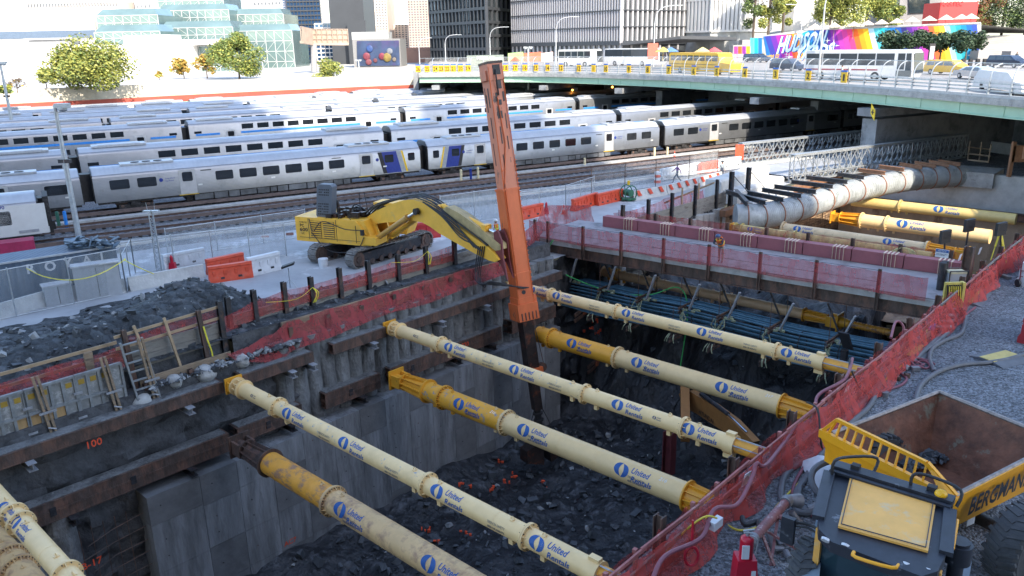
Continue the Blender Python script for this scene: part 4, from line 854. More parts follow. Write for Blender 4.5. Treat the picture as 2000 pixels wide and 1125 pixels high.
for (q, dx, w_, h_) in ((.085, -.1, .3, .45), (.13, .12, .12, .45), (.13, -.28, .1, .5), (.15, -.05, .16, .28), (.195, .05, .28, .38), (.22, -.25, .05, .8), (.27, .15, .06, .9), (.30, -.2, .05, .7), (.37, .2, .05, .8)):
    b = MB(); b.box(mp(q)+mx_*dx-my*.485, w_, .015, h_, mx_, my, -md); b.build("worn_patch", M("worn_black_patch", (.035, .03, .032), .5, 0, .4, 4), ex)
for (q, dx, w_, h_) in ((.13, -.1, .1, 1.), (.15, .2, .08, .9), (.24, 0, .08, 1.1), (.34, .15, .05, 1.2), (.12, .3, .05, .8)):
    b = MB(); b.box(mp(q)+mx_*.40+my*dx, .015, w_, h_, mx_, my, -md); b.build("worn_patch", MC["worn_black_patch"], ex)
b = MB(); b.path([mp(.13)+mx_*.1-my*.52, mp(.3)+mx_*.0-my*.52, mp(.45)+mx_*.35-my*.52, mp(.7)+mx_*.38-my*.53, mp(.86)+mx_*.38-my*.52], .025, 5)
for q in (.4, .47, .55, .63, .71, .79): b.box(mp(q)+mx_*.36-my*.52, .1, .06, .1, mx_, my, -md)
b.build("hydraulic_line", m_or, ex)
b = MB(); b.box(mp(.475)+mx_*.0, 1.02, 1.04, .1, mx_, my, -md); b.box(mp(.80), 1.02, 1.05, .1, mx_, my, -md); b.build("mast_collar", m_or, ex)
b = MB(); b.tube(mp(.875)-my*.5+mx_*.1, mp(.875)-my*.52+mx_*.1, .12, 12); b.build("inspection_hole", m_blk, ex)
b = MB(); b.box(mp(.955), 1.25, 1.2, .95, mx_, my, -md); b.box(mp(.93)-mx_*.5, .35, .9, 1.0, mx_, my, -md)
b.box(mp(.915), 1.05, 1.02, .5, mx_, my, -md); b.build("guide_head", m_or, ex)
b = MB()
for i in range(5): b.tube(mp(.985)-my*.62+mx_*(-.45+i*.22), mp(.955)-my*.62+mx_*(-.45+i*.22), .035, 6)
b.build("guide_rollers", m_rust, ex)
n1 = m1+md*3.2; n2 = n1+md*2.0
sec(m1-md*.2, n1, .66, .7, m_grease, "inner_mast"); sec(n1-md*.2, n2, .48, .5, m_grease, "second_inner_mast")
b = MB(); b.box(n1-md*.25, .98, .95, .55, mx_, my, -md); b.build("inner_guide", m_or, ex)
b = MB(); b.tube(m1+md*2.8-mx_*.62, m1+md*2.8-mx_*.62-my*.2, .26, 16); b.path([m1-mx_*.5, m1+md*2.7-mx_*.8], .02, 5); b.build("cable_reel", m_rust, ex)
n3 = n2+md*1.5
b = MB(); b.tube(n2-md*.1, n3, .2, 12)
for k in range(6): b.tube(n2+md*(.2+k*.4), n2+md*(.3+k*.4), .3, 12)
b.build("innermost_rod", m_blk, ex)
b = MB(); b.path([n2-mx_*.3, n2+md*1.2-mx_*.7, n3-mx_*.35], .025, 5, smooth=4); b.path([n2+mx_*.2, n2+md*1.-mx_*-.6, n3+mx_*.4], .025, 5, smooth=4); b.build("hanging_hose", m_blk, ex)
b = MB(); b.box(n3+md*.2, .9, .7, .5, mx_, my, -md)
for e in (-1, 1): b.prism([n3+md*.3+mx_*(e*.1)-my*.45, n3+md*.6+mx_*(e*1.2)-my*.45, n3+md*1.3+mx_*(e*1.3)-my*.45, n3+md*1.7+mx_*(e*.25)-my*.45], my*.9)
b.build("clamshell_bucket", m_grease, ex)
b = MB(); br = [bp(x, y, 0) for x, y in ((970, 452), (978, 448), (986, 470), (989, 505), (997, 545), (984, 515), (976, 506))]
b.prism([p-bn*.25 for p in br], bn*.1); b.prism([p+bn*.2 for p in br], bn*.1); b.build("mast_bracket", M("maroon_bracket", (.16, .03, .035), .5), ex)
for k in range(4):
    b = MB(); b.path([bp(946+k*4, 478, -.45), bp(944+k*3, 520+k*6, -.6), bp(955+k*5, 545+k*3, -.9), bp(985, 548-k*2, -1.), mp(.86)-my*.6+mx_*(-.2+.1*k)], .035, 6, smooth=5); b.build("mast_hose", m_blk, ex)
# light stand and bucket near the track
t = T("work_light", "black floodlight on a low stand left of the excavator tracks", "floodlight", at(567, 560, 0)); p = at(567, 562, 0)
b = MB(); b.tube(p, p+Z*1.2, .03, 6); b.tube(p+V3(-.4, 0, 0), p+Z*.5, .02, 5); b.tube(p+V3(.4, 0, 0), p+Z*.5, .02, 5); b.build("stand", m_galv, t)
b = MB(); b.box(p+Z*1.35, .75, .45, .12, V3(.95, .1, .3).normalized()); b.build("lamp_head", m_blk, t)
b = MB(); q = at(632, 520, 0); b.tube(q, q+Z*.5, .28, 16, .32); tag(b.build("bucket", m_whb), "white bucket beside the rear of the excavator track", "bucket")
# ================================================================= steel walkway bridge with red nets
def BR(u, v, z):      # u metres along from the left end, v across (0 = near edge)
    a = P(14.95, -3.6, 0); d = (P(16.95, 21.2, 0)-a).normalized(); n_ = Z.cross(d); return a+d*u+n_*v+Z*z
bdv = (BR(1, 0, 0)-BR(0, 0, 0)); bnv = Z.cross(bdv)
t = T("walkway_bridge", "steel walkway bridge with concrete deck and brown edge girder crossing the pit", "bridge", BR(12, 2.5, 0))
b = MB(); b.beam(BR(0, 2.9, .86), BR(24.8, 2.9, .86), 5.7, .26); b.build("deck", M("bridge_deck_concrete", (.27, .26, .275), .8, 0, .12, .8, patch=.58, pcol=(.17, .165, .17), pscale=.9, pedge=.05), t)
for v in (.15, 2.8, 5.5): b = MB(); b.ibeam(BR(0, v, .32), BR(24.8, v, .32), .34, .8, .05, .03); b.build("girder", m_rust, t)
b = MB(); b.beam(BR(0, .0, .76), BR(24.8, .0, .76), .06, .34); b.build("kerb_face", m_conc, t)
def u_of(px, py, v=0.): q = atPl(px, py, BR(0, v, 0), bnv); return (q-BR(0, v, 0)).dot(bdv)
us = [u_of(x, y) for x, y in ((1048, 478), (1073, 480), (1141, 490), (1215, 505), (1297, 520), (1385, 530), (1484, 548), (1592, 565), (1713, 590))]
for u in us: b = MB(); b.ibeam(BR(u, -.16, .0), BR(u, -.16, 2.15), .16, .16, .025, .02, up=bdv); b.build("post", m_dsteel if False else m_rust, t)
for u in [3.5+2.55*i for i in range(9)]: b = MB(); b.ibeam(BR(u, 5.9, .3), BR(u, 5.9, 2.1), .2, .2, .025, .02, up=bdv); b.build("far_post", m_rust, t)
b = MB(); b.path([BR(u, -.2, 1.5) for u in us], .012, 4); b.path([BR(u, -.2, 2.08) for u in us], .012, 4); b.build("wire_rope", m_dsteel, t)
N = 24
netting([BR(i, -.24, 2.08) for i in range(N+1)], [BR(i, -.24, .93+.05*math.sin(i)) for i in range(N+1)], sub=4, wob=.03, m=netmat("thin_red_net", (.40, .06, .068), .5, .7, 2.), label="see-through red net along the near side of the walkway bridge", sag=.05)
netting([BR(3+i, 6.15, 2.0) for i in range(N-1)], [BR(3+i, 6.15, .3) for i in range(N-1)], sub=4, wob=.03, label="red net along the far side of the walkway bridge", sag=.05)
for k in range(8):
    u = 2.6+2.75*k; tt = T("timber_crib", ["timber block wrapped in red film at the left end of the bridge", "second red-wrapped block from the left on the bridge", "third red-wrapped block from the left on the bridge", "fourth red-wrapped block behind the leaning man", "fifth red-wrapped block right of the leaning man", "sixth red-wrapped block on the bridge deck", "seventh red-wrapped block near the coiled rope", "last red-wrapped block at the right end of the bridge"][k], "timber block", BR(u, 5.1, 1), "red-wrapped blocks lined up along the far side of the bridge")
    b = MB(); b.beam(BR(u, 5.1, 1.37), BR(u+2.7, 5.1, 1.37), .62, .72); b.build("block", M("red_wrapped_timber", (.27, .085, .095), .6, 0, .15, 1.5), tt)
    for j in range(4): b = MB(); uu = u+1.7+.2*j; b.beam(BR(uu, 4.76, 1.0), BR(uu, 4.76, 1.75), .09, .02, up=bdv); b.beam(BR(uu, 4.76, 1.745), BR(uu, 5.44, 1.745), .09, .02, up=Z); b.build("batten", M("pale_batten", (.58, .45, .34), .7, 0, .15, 3), tt)
b = MB(); q = BR(21.5, 5.9, 1.9)
for k in range(6): b.path([q+bdv*.1*math.cos(a)*(.5+.2*k)-bnv*.05+Z*(-.45+.5*math.cos(a))+bdv*(.38*math.sin(a)*(1+.15*k)) for a in [i*.7 for i in range(10)]], .02, 4, smooth=3)
tag(b.build("coiled_rope", M("pale_rope", (.55, .48, .25), .8)), "pale rope coiled over the far bridge rail", "rope")
# conduits under the bridge
m_cond = M("blue_grey_conduit", (.06, .15, .215), .45, 0, .25, 3, patch=.66, pcol=(.3, .3, .28), pscale=3)
t = T("conduit_bundle", "thick bundle of blue-grey conduits hung below the walkway bridge", "conduit bundle", P(16.5, 8, -2))
c0, c1 = (16.1, -1.9), (16.7, 21.0)
for i in range(5):
    for j in range(6):
        if i in (0, 4) or j in (0, 5) or True:
            if i not in (0,) and j < 5 and i not in (4,): continue
            ds = -.55+.26*i+random.uniform(-.04, .04); z = -3.05+.24*j+random.uniform(-.04, .04)
            b = MB(); b.path([P(c0[0]+ds, c0[1]-1.4, z-.5+.3*random.random()), P(c0[0]+ds, c0[1]+1.2, z)]+[P(c0[0]+(c1[0]-c0[0])*k/7+ds, c0[1]+(c1[1]-c0[1])*k/7, z-.09*math.sin(k*1.57)+random.uniform(-.02, .02)) for k in range(2, 8)], .06 if i or j else .1, 7, smooth=3); b.build("conduit", m_cond, t)
b = MB(); b.path([P(15.4, -2.0, -3.3), P(15.5, 2, -3.15), P(15.7, 10, -3.25), P(15.9, 21, -3.15)], .12, 10, smooth=6); b.build("conduit", m_cond, t)
for k in range(10):
    tt = c0[1]+1.5+k*2.15; b = MB()
    for i in range(16):
        a = 6.28*i/16; b.beam(P(16.35+.62*math.cos(a), tt, -2.6+.68*math.sin(a)), P(16.35+.62*math.cos(a+.39), tt, -2.6+.68*math.sin(a+.39)), .07, .03, up=U)
    b.build("strap", m_dsteel, t)
t2 = T("conduit_bundle", "thin bundle of four blue-grey conduits slung lower, just above the slim cream strut", "conduit bundle", P(14.2, 8, -3))
for i in range(4): b = MB(); dz = .13*(i % 2); ds = .14*(i//2); b.path([P(14.0+ds, -1.6, -3.2+dz)]+[P(14.0+.08*k+ds, -.5+3.1*k, -2.9+dz-.12*math.sin(k*1.57)) for k in range(8)], .055, 6, smooth=3); b.build("conduit", m_cond, t2)
m_rag = M("pale_strap_webbing", (.28, .31, .20), .8, 0, .3, 4)
gh = "hangers carrying the conduits under the bridge"
for k, (px, py) in enumerate(((1107, 530), (1180, 545), (1255, 560), (1338, 577), (1413, 590), (1513, 612), (1628, 636))):
    tt = ST(atPl(px, py, P(15.6, 0), V))[1]
    lab = ["conduit hanger nearest the green hose at the left end", "second conduit hanger from the left, by the yellow strut head", "third conduit hanger from the left", "fourth conduit hanger, over the peach strut flange", "fifth conduit hanger from the left", "sixth conduit hanger, left of the peach strut cone", "last conduit hanger at the right before the red fence"][k]
    h = T("conduit_hanger", lab, "pipe hanger", P(15.8, tt, -1.5), gh)
    b = MB(); b.beam(P(15.3, tt+.5, -1.75), P(15.1, tt+1.2, -.05), .14, .08); b.build("diagonal_strut", m_lsteel, h)
    b = MB(); b.beam(P(16.6, tt, -1.7), P(16.4, tt-.7, -.1), .12, .08); b.build("back_strut", m_dsteel, h)
    for dz in (-1.72, -1.95): b = MB(); b.ibeam(P(14.9, tt, dz), P(17.3, tt, dz), .1, .12, .02, .02); b.build("channel", m_rust, h)
    for sr in (15.15, 17.2): b = MB(); b.tube(P(sr, tt, -3.4), P(sr, tt, 0), .02, 5); b.build("rod", m_rust, h)
    b = MB()
    for j in range(5): a = random.uniform(-.3, .3); z = random.uniform(-2.0, -1.8); b.path([P(15.1+random.uniform(-.1, .5), tt+a, z), P(15.05, tt+a+random.uniform(-.2, .2), z-.35), P(15.0, tt+a+random.uniform(-.3, .3), z-random.uniform(.45, .75))], .035, 4)
    for j in range(5): b.box(P(15.3+random.uniform(-.2, .5), tt+random.uniform(.2, 1.), -1.8), .22, .12, .1, U)
    b.build("webbing", m_rag, h)
    if 0 < k:
        h2 = T("conduit_hanger", "lower "+lab.replace("conduit hanger", "hanger under the thin bundle, below the conduit hanger"), "pipe hanger", P(14.2, tt, -3), gh); h2["label"] = "lower trapeze under the thin bundle, "+["", "left of the rock bolts", "second from left", "third from left", "fourth from left", "fifth from left", "rightmost by the floodlight"][k]
        for dz in (-3.1, -3.3): b = MB(); b.ibeam(P(13.5, tt+.3, dz), P(14.9, tt+.3, dz), .09, .1, .02, .02); b.build("channel", m_rust, h2)
        b = MB(); b.tube(P(13.7, tt+.3, -3.2), P(13.9, tt+.3, -1.2), .018, 5); b.build("rod", m_rust, h2)
        b = MB()
        for j in range(3): a = random.uniform(-.2, .2); b.path([P(13.8, tt+.3+a, -2.9), P(13.6, tt+.3+a*1.5, -3.1), P(13.6, tt+.3+a*2, -3.35)], .03, 4)
        b.build("webbing", m_rag, h2)
b = MB(); b.path([at(1050, 500, .9)*1.0, BR(2.0, -.3, 1.0), BR(1.6, -.3, .2), BR(2.3, -.4, -.9), P(15.6, 2.2, -1.9), P(16, 5.0, -1.7), P(16.5, 6.8, -1.0), P(16.3, 7.6, -2.3), P(15.5, 7.7, -6)][1:], .035, 6, smooth=6); tag(b.build("green_hose", M("green_rubber", (.05, .42, .10), .5)), "bright green hose trailing off the left end of the walkway bridge", "hose")
# rock-bolt walers on the wall below the bridge
gR = "short steel walers bolted to the rock wall under the bridge"
for (px, py, lab) in ((1140, 612, "pair of short channels on the rock above the thick yellow strut"), (1228, 655, "pair of short channels at the middle rock wall with orange plate"), (1165, 712, "left pair of dark channels with orange plate just below the thick yellow strut"), (1178, 722, "right pair of dark channels under the thick yellow strut"), (1320, 600, "channels half hidden behind the conduits"), (1225, 585, "rusty channel pair behind the lower conduits")):
    c_ = atPl(px, py, P(0, .25), U); h = T("rock_waler", lab, "steel waler", c_, gR)
    for dz in (-.2, .2): b = MB(); b.beam(c_-V*1.0+Z*(dz-.1), c_+V*1.0+Z*(dz+.35), .12, .22); b.build("channel", m_rust, h)
    b = MB(); b.box(c_+U*.1+Z*.12, .35, .06, .35, V, -U); b.build("plate", M("orange_primer", (.45, .13, .06), .6), h)
for (px, py) in ((1150, 1115),): pass
# ================================================================= people
m_skin = M("skin", (.30, .16, .10), .6); m_hivis = M("orange_vest", (.75, .16, .03), .7); m_lime = M("lime_stripe", (.55, .75, .10), .6); m_jean = M("dark_trousers", (.04, .05, .075), .8); m_khaki = M("khaki_trousers", (.30, .27, .24), .8); m_navyc = M("navy_sweater", (.02, .03, .05), .8); m_hatw = M("white_hard_hat", (.6, .6, .6), .35); m_hatb = M("blue_hard_hat", (.03, .07, .17), .35)
def person(label, loc, face, J, mats, hat=None, vest=None, sc=1.):
    """J: joint name -> (forward, left, up) in metres; mats: shirt, trousers, skin, shoe"""
    fx = V3(math.cos(face), math.sin(face), 0); ly = Z.cross(fx); loc = Vector(loc)
    W = lambda j: loc+(fx*j[0]+ly*j[1]+Z*j[2])*sc
    root = T("person", label, "person", loc)
    names = ['pelvis', 'belly', 'chest', 'neck', 'head']; E = [('pelvis', 'belly', 1), ('belly', 'chest', 0), ('chest', 'neck', 0), ('neck', 'head', 2)]
    Rr = dict(pelvis=.155, belly=.145, chest=.17, neck=.062, head=.10, sh=.075, el=.05, wr=.035, hand=.045, hip=.10, kn=.07, an=.045, toe=.04)
    Jn = dict(J); 
    for sd in ('l', 'r'): E += [('chest', 'sh'+sd, 0), ('sh'+sd, 'el'+sd, 0), ('el'+sd, 'wr'+sd, 0), ('wr'+sd, 'hand'+sd, 2), ('pelvis', 'hip'+sd, 1), ('hip'+sd, 'kn'+sd, 1), ('kn'+sd, 'an'+sd, 1), ('an'+sd, 'toe'+sd, 3)]
    keys = list(Jn); me = bpy.data.meshes.new("body"); me.from_pydata([W(Jn[k])-loc for k in keys], [(keys.index(a), keys.index(c_)) for a, c_, m in E], [])
    o = bpy.data.objects.new("tmp", me); C.objects.link(o); md_ = o.modifiers.new("s", 'SKIN'); o.modifiers.new("u", 'SUBSURF').levels = 1
    for i, k in enumerate(keys):
        r = Rr.get(k) or Rr[k[:-1]]; me.skin_vertices[0].data[i].radius = (r*sc, r*sc*(.8 if k in ('chest', 'belly', 'pelvis') else 1)); me.skin_vertices[0].data[i].use_root = (k == 'pelvis')
    m2 = bpy.data.meshes.new_from_object(o.evaluated_get(bpy.context.evaluated_depsgraph_get())); C.objects.unlink(o); bpy.data.objects.remove(o)
    m2.name = "body"
    for m in mats: m2.materials.append(m)
    for f in m2.polygons:
        c_ = f.center+loc; best = (9, 0)
        for a, c2, mi in E:
            A, B_ = W(Jn[a]), W(Jn[c2]); d = B_-A; q = min(1, max(0, (c_-A).dot(d)/max(1e-6, d.dot(d)))); best = min(best, ((c_-A-d*q).length, mi))
        f.material_index = best[1]; f.use_smooth = True
    bo = bpy.data.objects.new("body", m2); C.objects.link(bo); bo.parent = root
    hd = W(Jn['head']); 
    b = MB(); b.ball(hd+Z*.03*sc, .105*sc, 10, 8, (1, .85, 1.15)); b.ball(hd+fx*.10*sc+Z*.01, .022*sc, 6, 4); b.box(hd+fx*.095*sc-Z*.055*sc, .02, .05, .012, fx)
    for e in (-1, 1): b.ball(hd+ly*(e*.095)*sc, .025*sc, 6, 4, (.6, .5, 1))
    b.build("head", m_skin, root)
    if hat: b = MB(); b.ball(hd+Z*.09*sc, .13*sc, 12, 8, (1.1, .95, .8)); b.tube(hd+Z*.075*sc, hd+Z*.09*sc, .155*sc, 14); b.build("hard_hat", hat, root)
    else: b = MB(); b.ball(hd+Z*.07*sc-fx*.01, .112*sc, 10, 7, (1, .92, .9)); b.build("hair", m_blk, root)
    if vest:
        ch, be = W(Jn['chest']), W(Jn['belly']); pv = W(Jn['pelvis']); up = (ch-be).normalized(); b = MB(); b.path([pv+up*.05, be, ch, ch+up*.13*sc], .2*sc, 12, rad=lambda q: (.185+.02*math.sin(q*3.1))*sc); b.build("vest", vest, root)
        b = MB(); b.path([be+up*.02, be+up*.07], .212*sc, 12)
        for e in (-1, 1): b.beam(ch+ly*(e*.1)*sc+fx*.19*sc+up*.12, be+ly*(e*.1)*sc+fx*.2*sc, .05, .02); b.beam(ch+ly*(e*.1)*sc-fx*.19*sc+up*.12, be+ly*(e*.1)*sc-fx*.2*sc, .05, .02)
        b.build("reflective_tape", m_lime, root)
    return root
def stand(**k):
    J = dict(pelvis=(0, 0, .95), belly=(0, 0, 1.12), chest=(0, 0, 1.34), neck=(0, 0, 1.5), head=(.02, 0, 1.62), shl=(0, .19, 1.42), shr=(0, -.19, 1.42), ell=(-.02, .25, 1.15), elr=(-.02, -.25, 1.15), wrl=(.06, .26, .92), wrr=(.06, -.26, .92), handl=(.08, .26, .84), handr=(.08, -.26, .84),
             hipl=(0, .1, .9), hipr=(0, -.1, .9), knl=(.02, .11, .5), knr=(.02, -.11, .5), anl=(0, .12, .09), anr=(0, -.12, .09), toel=(.14, .13, .04), toer=(.14, -.13, .04)); J.update(k); return J
shoe = m_blk
person("man in a purple shirt and dark trousers striding along the road", at(1322, 357, 0), math.radians(180), stand(knl=(.28, .11, .52), anl=(.38, .12, .1), toel=(.52, .12, .06), knr=(-.1, -.11, .5), anr=(-.42, -.12, .14), toer=(-.34, -.12, .04), elr=(.2, -.25, 1.18), wrr=(.42, -.26, 1.02), handr=(.48, -.26, .96), ell=(-.22, .24, 1.17), wrl=(-.3, .25, .92), handl=(-.3, .25, .85)), [M("purple_shirt", (.18, .02, .22), .8), m_jean, m_skin, shoe], sc=1.05)
person("man in grey with an orange-lined vest standing beside the truss bridge", at(1409, 351, 0), math.radians(-70), stand(), [M("grey_shirt", (.22, .25, .27), .8), m_jean, m_skin, shoe], hat=M("dark_hat", (.06, .07, .08), .5), sc=1.05)
bp_ = BR(u_of(1399, 515), .55, 1.0)
person("worker in navy with an orange vest and blue hard hat leaning on the bridge rail", bp_, math.radians(-128), stand(belly=(.08, 0, 1.12), chest=(.26, 0, 1.3), neck=(.4, 0, 1.4), head=(.5, 0, 1.47), shl=(.3, .19, 1.36), shr=(.3, -.19, 1.36), ell=(.46, .24, 1.12), elr=(.46, -.24, 1.12), wrl=(.62, .02, 1.14), wrr=(.62, -.02, 1.12), handl=(.64, -.08, 1.14), handr=(.64, .08, 1.12), knr=(-.04, -.11, .5), anr=(-.12, -.12, .09), toer=(.02, -.12, .04)), [m_navyc, m_khaki, m_skin, shoe], hat=m_hatb, vest=m_hivis, sc=1.07)
person("worker in white hard hat and orange vest behind the boom tip", at(969, 478, 0), math.radians(-60), stand(elr=(.2, -.28, 1.2), wrr=(.35, -.15, 1.05), handr=(.4, -.1, 1.0)), [M("pale_grey_sweater", (.36, .38, .42), .8), m_jean, m_skin, shoe], hat=m_hatw, vest=m_hivis, sc=1.0)
# ================================================================= right-hand fence
gN = "posts and rails of the red-netted fence"
t = T("netted_fence", "long plank-and-post fence wrapped in red net along the gravel edge", "fence", P(0, 22, 1))
m_redwood = M("red_stained_timber", (.33, .12, .11), .7, 0, .3, 2, patch=.6, pcol=(.42, .25, .2), pscale=3)
sx = -13.; k = 0
while sx < 40:
    b = MB(); lean = random.uniform(-.08, .08)
    if k % 3 == 0: b.ibeam(P(sx, 21.75, .4), P(sx+lean, 21.72, 2.3), .24, .24, .03, .02, up=U); b.build("steel_post", m_rust, t)
    else: b.beam(P(sx, 21.95, .9), P(sx+lean, 21.9, 2.15), .1, .1, up=U); b.build("timber_post", m_redwood, t)
    sx += 1.25; k += 1
for i in range(21):
    a = -13+2.55*i
    for z_, w_, h_ in ((1.16, .05, .26), (1.62, .05, .14), (2.1, .05, .1)):
        b = MB(); b.beam(P(a, 22.02+random.uniform(-.03, .03), z_+random.uniform(-.04, .04)), P(a+2.75, 22.02+random.uniform(-.03, .03), z_+random.uniform(-.04, .04)), w_, h_); b.build("board", m_redwood if random.random() < .8 else m_woodg, t)
top = []; bot = []; i = 0
random.seed(21)
sx = -13.2
while sx < 40.5: top.append(P(sx, 22.10+random.uniform(-.05, .08), 2.18+random.uniform(-.10, .08))); bot.append(P(sx, 22.35+random.uniform(-.12, .35), 1.04+random.uniform(0, .1))); sx += 1.25
netting(top, bot, sub=7, wob=.10, m=netmat("bright_red_net", (.46, .045, .035), .34, .80, 2.2), label="crumpled bright red net draped over the gravel-side fence", rows=10, sag=.10)
netting([p-U*.25-Z*.02 for p in top], [p-U*.5-Z*.25 for p in bot], sub=5, wob=.08, label="inner layer of red net on the pit side of the gravel fence", rows=6, sag=.08)
b = MB(); b.box(P(14, 21.7, .62), 54, .75, .74, V, -U); struct("pit_ledge", b, m_conc)
# ----------------------------------------------------------------- hoses and cables
m_hoseg = M("grey_hose", (.115, .12, .13), .6, 0, .2, 3); m_hosep = M("pink_hose", (.21, .065, .085), .5, 0, .15, 3); m_hosey = M("yellow_cable", (.65, .52, .06), .6); m_hosek = M("black_cable", (.015, .015, .018), .5)
def hose(label, pts, r, m, z=1., sm=6, nm="hose", cat=None):
    b = MB(); b.path([at(p[0], p[1], (p[2] if len(p) > 2 else z)+r) for p in pts], r, 8, smooth=sm); return tag(b.build(nm, m), label, cat or nm)
hose("thick grey hose curving across the gravel to the cable ramp", [(1788, 782), (1800, 750), (1835, 725), (1880, 712), (1930, 708), (1975, 700), (2020, 685)], .085, m_hoseg)
hose("grey hose arcing from the blue manifold down the gravel", [(1886, 618), (1878, 650), (1845, 665), (1822, 680), (1815, 700), (1825, 725)], .08, m_hoseg)
hose("grey hose along the fence foot, inner one of the run", [(1870, 615), (1840, 650), (1810, 680), (1780, 705), (1730, 710), (1718, 745), (1690, 780), (1655, 815), (1600, 880), (1540, 920), (1525, 960), (1530, 985)], .09, m_hoseg)
hose("grey hose along the fence foot, outer one of the run", [(1862, 640), (1825, 672), (1795, 692), (1760, 708), (1730, 730), (1700, 790), (1668, 820), (1620, 868), (1575, 930), (1555, 965), (1560, 1000), (1600, 1000)], .09, m_hoseg)
hose("pink hose snaking from the ramp to the pipe fittings", [(1905, 600), (1880, 620), (1850, 655), (1800, 675), (1775, 680), (1755, 700), (1728, 708), (1748, 722), (1770, 738), (1760, 752), (1730, 762), (1702, 775), (1668, 818), (1605, 870), (1565, 920), (1548, 960), (1560, 985), (1590, 1010)], .05, m_hosep)
hose("yellow cable lying beside the hoses on the gravel", [(1812, 640), (1800, 690), (1760, 715), (1735, 735), (1710, 770), (1690, 800), (1665, 825), (1640, 870), (1625, 895), (1570, 935), (1520, 985), (1488, 1025), (1440, 1035), (1400, 1010), (1378, 1010, 2.2)], .03, m_hosey, nm="cable")
hose("pink hose hooked over the fence top opposite the manifold", [(1740, 660, 2.1), (1750, 628, 2.35), (1765, 640, 2.1), (1758, 680, 1.3), (1775, 680)], .05, m_hosep)
hose("pink hose strung along the lower fence between cable ties", [(1665, 700, 2.2), (1650, 740, 2.1), (1600, 770, 2.0), (1590, 800, 1.9), (1560, 825, 1.9), (1500, 905, 2.0), (1478, 905, 2.2), (1470, 930, 2.0), (1440, 985, 1.9), (1395, 995, 2.1), (1370, 1050, 1.9), (1300, 1085, 2.1), (1275, 1130, 2.)], .055, m_hosep)
hose("black cable hanging on the fence by the cream strut end", [(1660, 700, 2.3), (1655, 740, 2.0), (1640, 785, 1.6), (1632, 790, 1.6)], .03, m_hosek, nm="cable")
hose("black cable looping from fence top to gravel", [(1664, 725, 2.3), (1680, 760, 1.6), (1705, 772, 1.1)], .03, m_hosek, nm="cable")
hose("black cable falling from the flange over the fence", [(1575, 785, 2.3), (1597, 800, 2.2), (1602, 850, 1.6), (1608, 880, 1.1), (1628, 895)], .03, m_hosek, nm="cable")
hose("yellow cable from the pit edge up to the grey junction box", [(1278, 1110, .8), (1330, 1045, 1.6), (1375, 1010, 2.3), (1400, 1012, 2.2)], .025, m_hosey, nm="cable")
for (cx, cy, r0, lab, m, n_) in ((1794, 712, .62, "coil of pink hose lying on the gravel", m_hosep, 5), (1785, 680, .42, "small second coil of pink hose by the fence", m_hosep, 3)):
    c_ = at(cx, cy, 1.06); b = MB(); b.path([c_+V3(math.cos(a)*(r0-.018*i), math.sin(a)*(r0-.018*i)*.8, .02*(i % 5)+.03*math.sin(a*.9)) for i, a in enumerate([k*.5 for k in range(int(12.56*n_/2))])], .045, 7, smooth=2); tag(b.build("hose_coil", m), lab, "hose")
# cable ramps
gr_ = "yellow-topped rubber cable ramps on the gravel"
for (pa, pb, w_, lab) in (((1925, 708), (1968, 697), .75, "cable ramp crossing the thick grey hose at right"), ((1772, 700), (1790, 682), .55, "small cable ramp beside the pink coil"), ((1885, 595), (1902, 572), .7, "cable ramp below the cable reel stand")):
    a, c_ = at(*pa, 1.), at(*pb, 1.); d = (c_-a).normalized(); y = Z.cross(d); L = (c_-a).length+.3; t = T("cable_ramp", lab, "cable ramp", a, gr_)
    b = MB(); b.prism([a-y*w_+Z*.01, a-y*w_*.45+Z*.12, a+y*w_*.45+Z*.12, a+y*w_+Z*.01], d*L); b.build("base", m_hoseg, t)
    b = MB(); b.box(a+d*L/2+Z*.13, L-.06, w_*.8, .02, d); b.build("lid", M("yellow_rubber_lid", (.52, .40, .12), .6, 0, .15, 4), t)
# lumber on gravel, tripod, generator, reel stand, barrier, hand truck
b = MB(); b.beam(at(1925, 527, 1.08), at(1972, 543, 1.08), .22, .14); tag(b.build("timber", m_woodg), "weathered timber lying on the gravel below the tripod", "timber")
b = MB(); b.beam(at(1975, 490, 1.06), at(2010, 492, 1.06), .3, .08); tag(b.build("timber", m_woodl), "pale board lying at the fence foot right of the tripod", "timber")
b = MB(); b.beam(at(1880, 550, 1.1), at(1897, 545, 1.1), .5, .16); tag(b.build("timber", m_woodg), "short thick offcut beside the generator", "timber")
t = T("tripod", "yellow surveying tripod with red feet beside the net", "tripod", at(1950, 510, 1)); apx = at(1946, 500, 1.)+Z*1.5
for (x, y) in ((1935, 508), (1967, 518), (1958, 494)):
    f = at(x, y, 1.); b = MB(); b.beam(apx.lerp(f, .0), apx.lerp(f, .55), .10, .05); b.beam(apx.lerp(f, .5), f, .05, .04); b.build("leg", M("tripod_yellow", (.65, .50, .03), .5), t)
b = MB(); b.tube(apx, apx+Z*.1, .16, 10); b.build("head", m_redb, t)
t = T("generator", "small pale-topped welding set on a frame at the end of the bridge", "generator", at(1860, 560, 1)); g0 = at(1862, 566, 1.)
b = MB()
for dx in (-.45, .45):
    for dy in (-.3, .3): b.tube(g0+V3(dx, dy, 0), g0+V3(dx, dy, 1.05), .03, 6)
for dy in (-.3, .3): b.tube(g0+V3(-.45, dy, 1.05), g0+V3(.45, dy, 1.05), .03, 6)
b.build("frame", m_dsteel, t); b = MB(); b.box(g0+Z*.65, .8, .52, .5); b.build("body", m_cab, t); b = MB(); b.box(g0+Z*.95, .82, .56, .1); b.build("cover", M("cream_cover", (.6, .56, .38), .6), t)
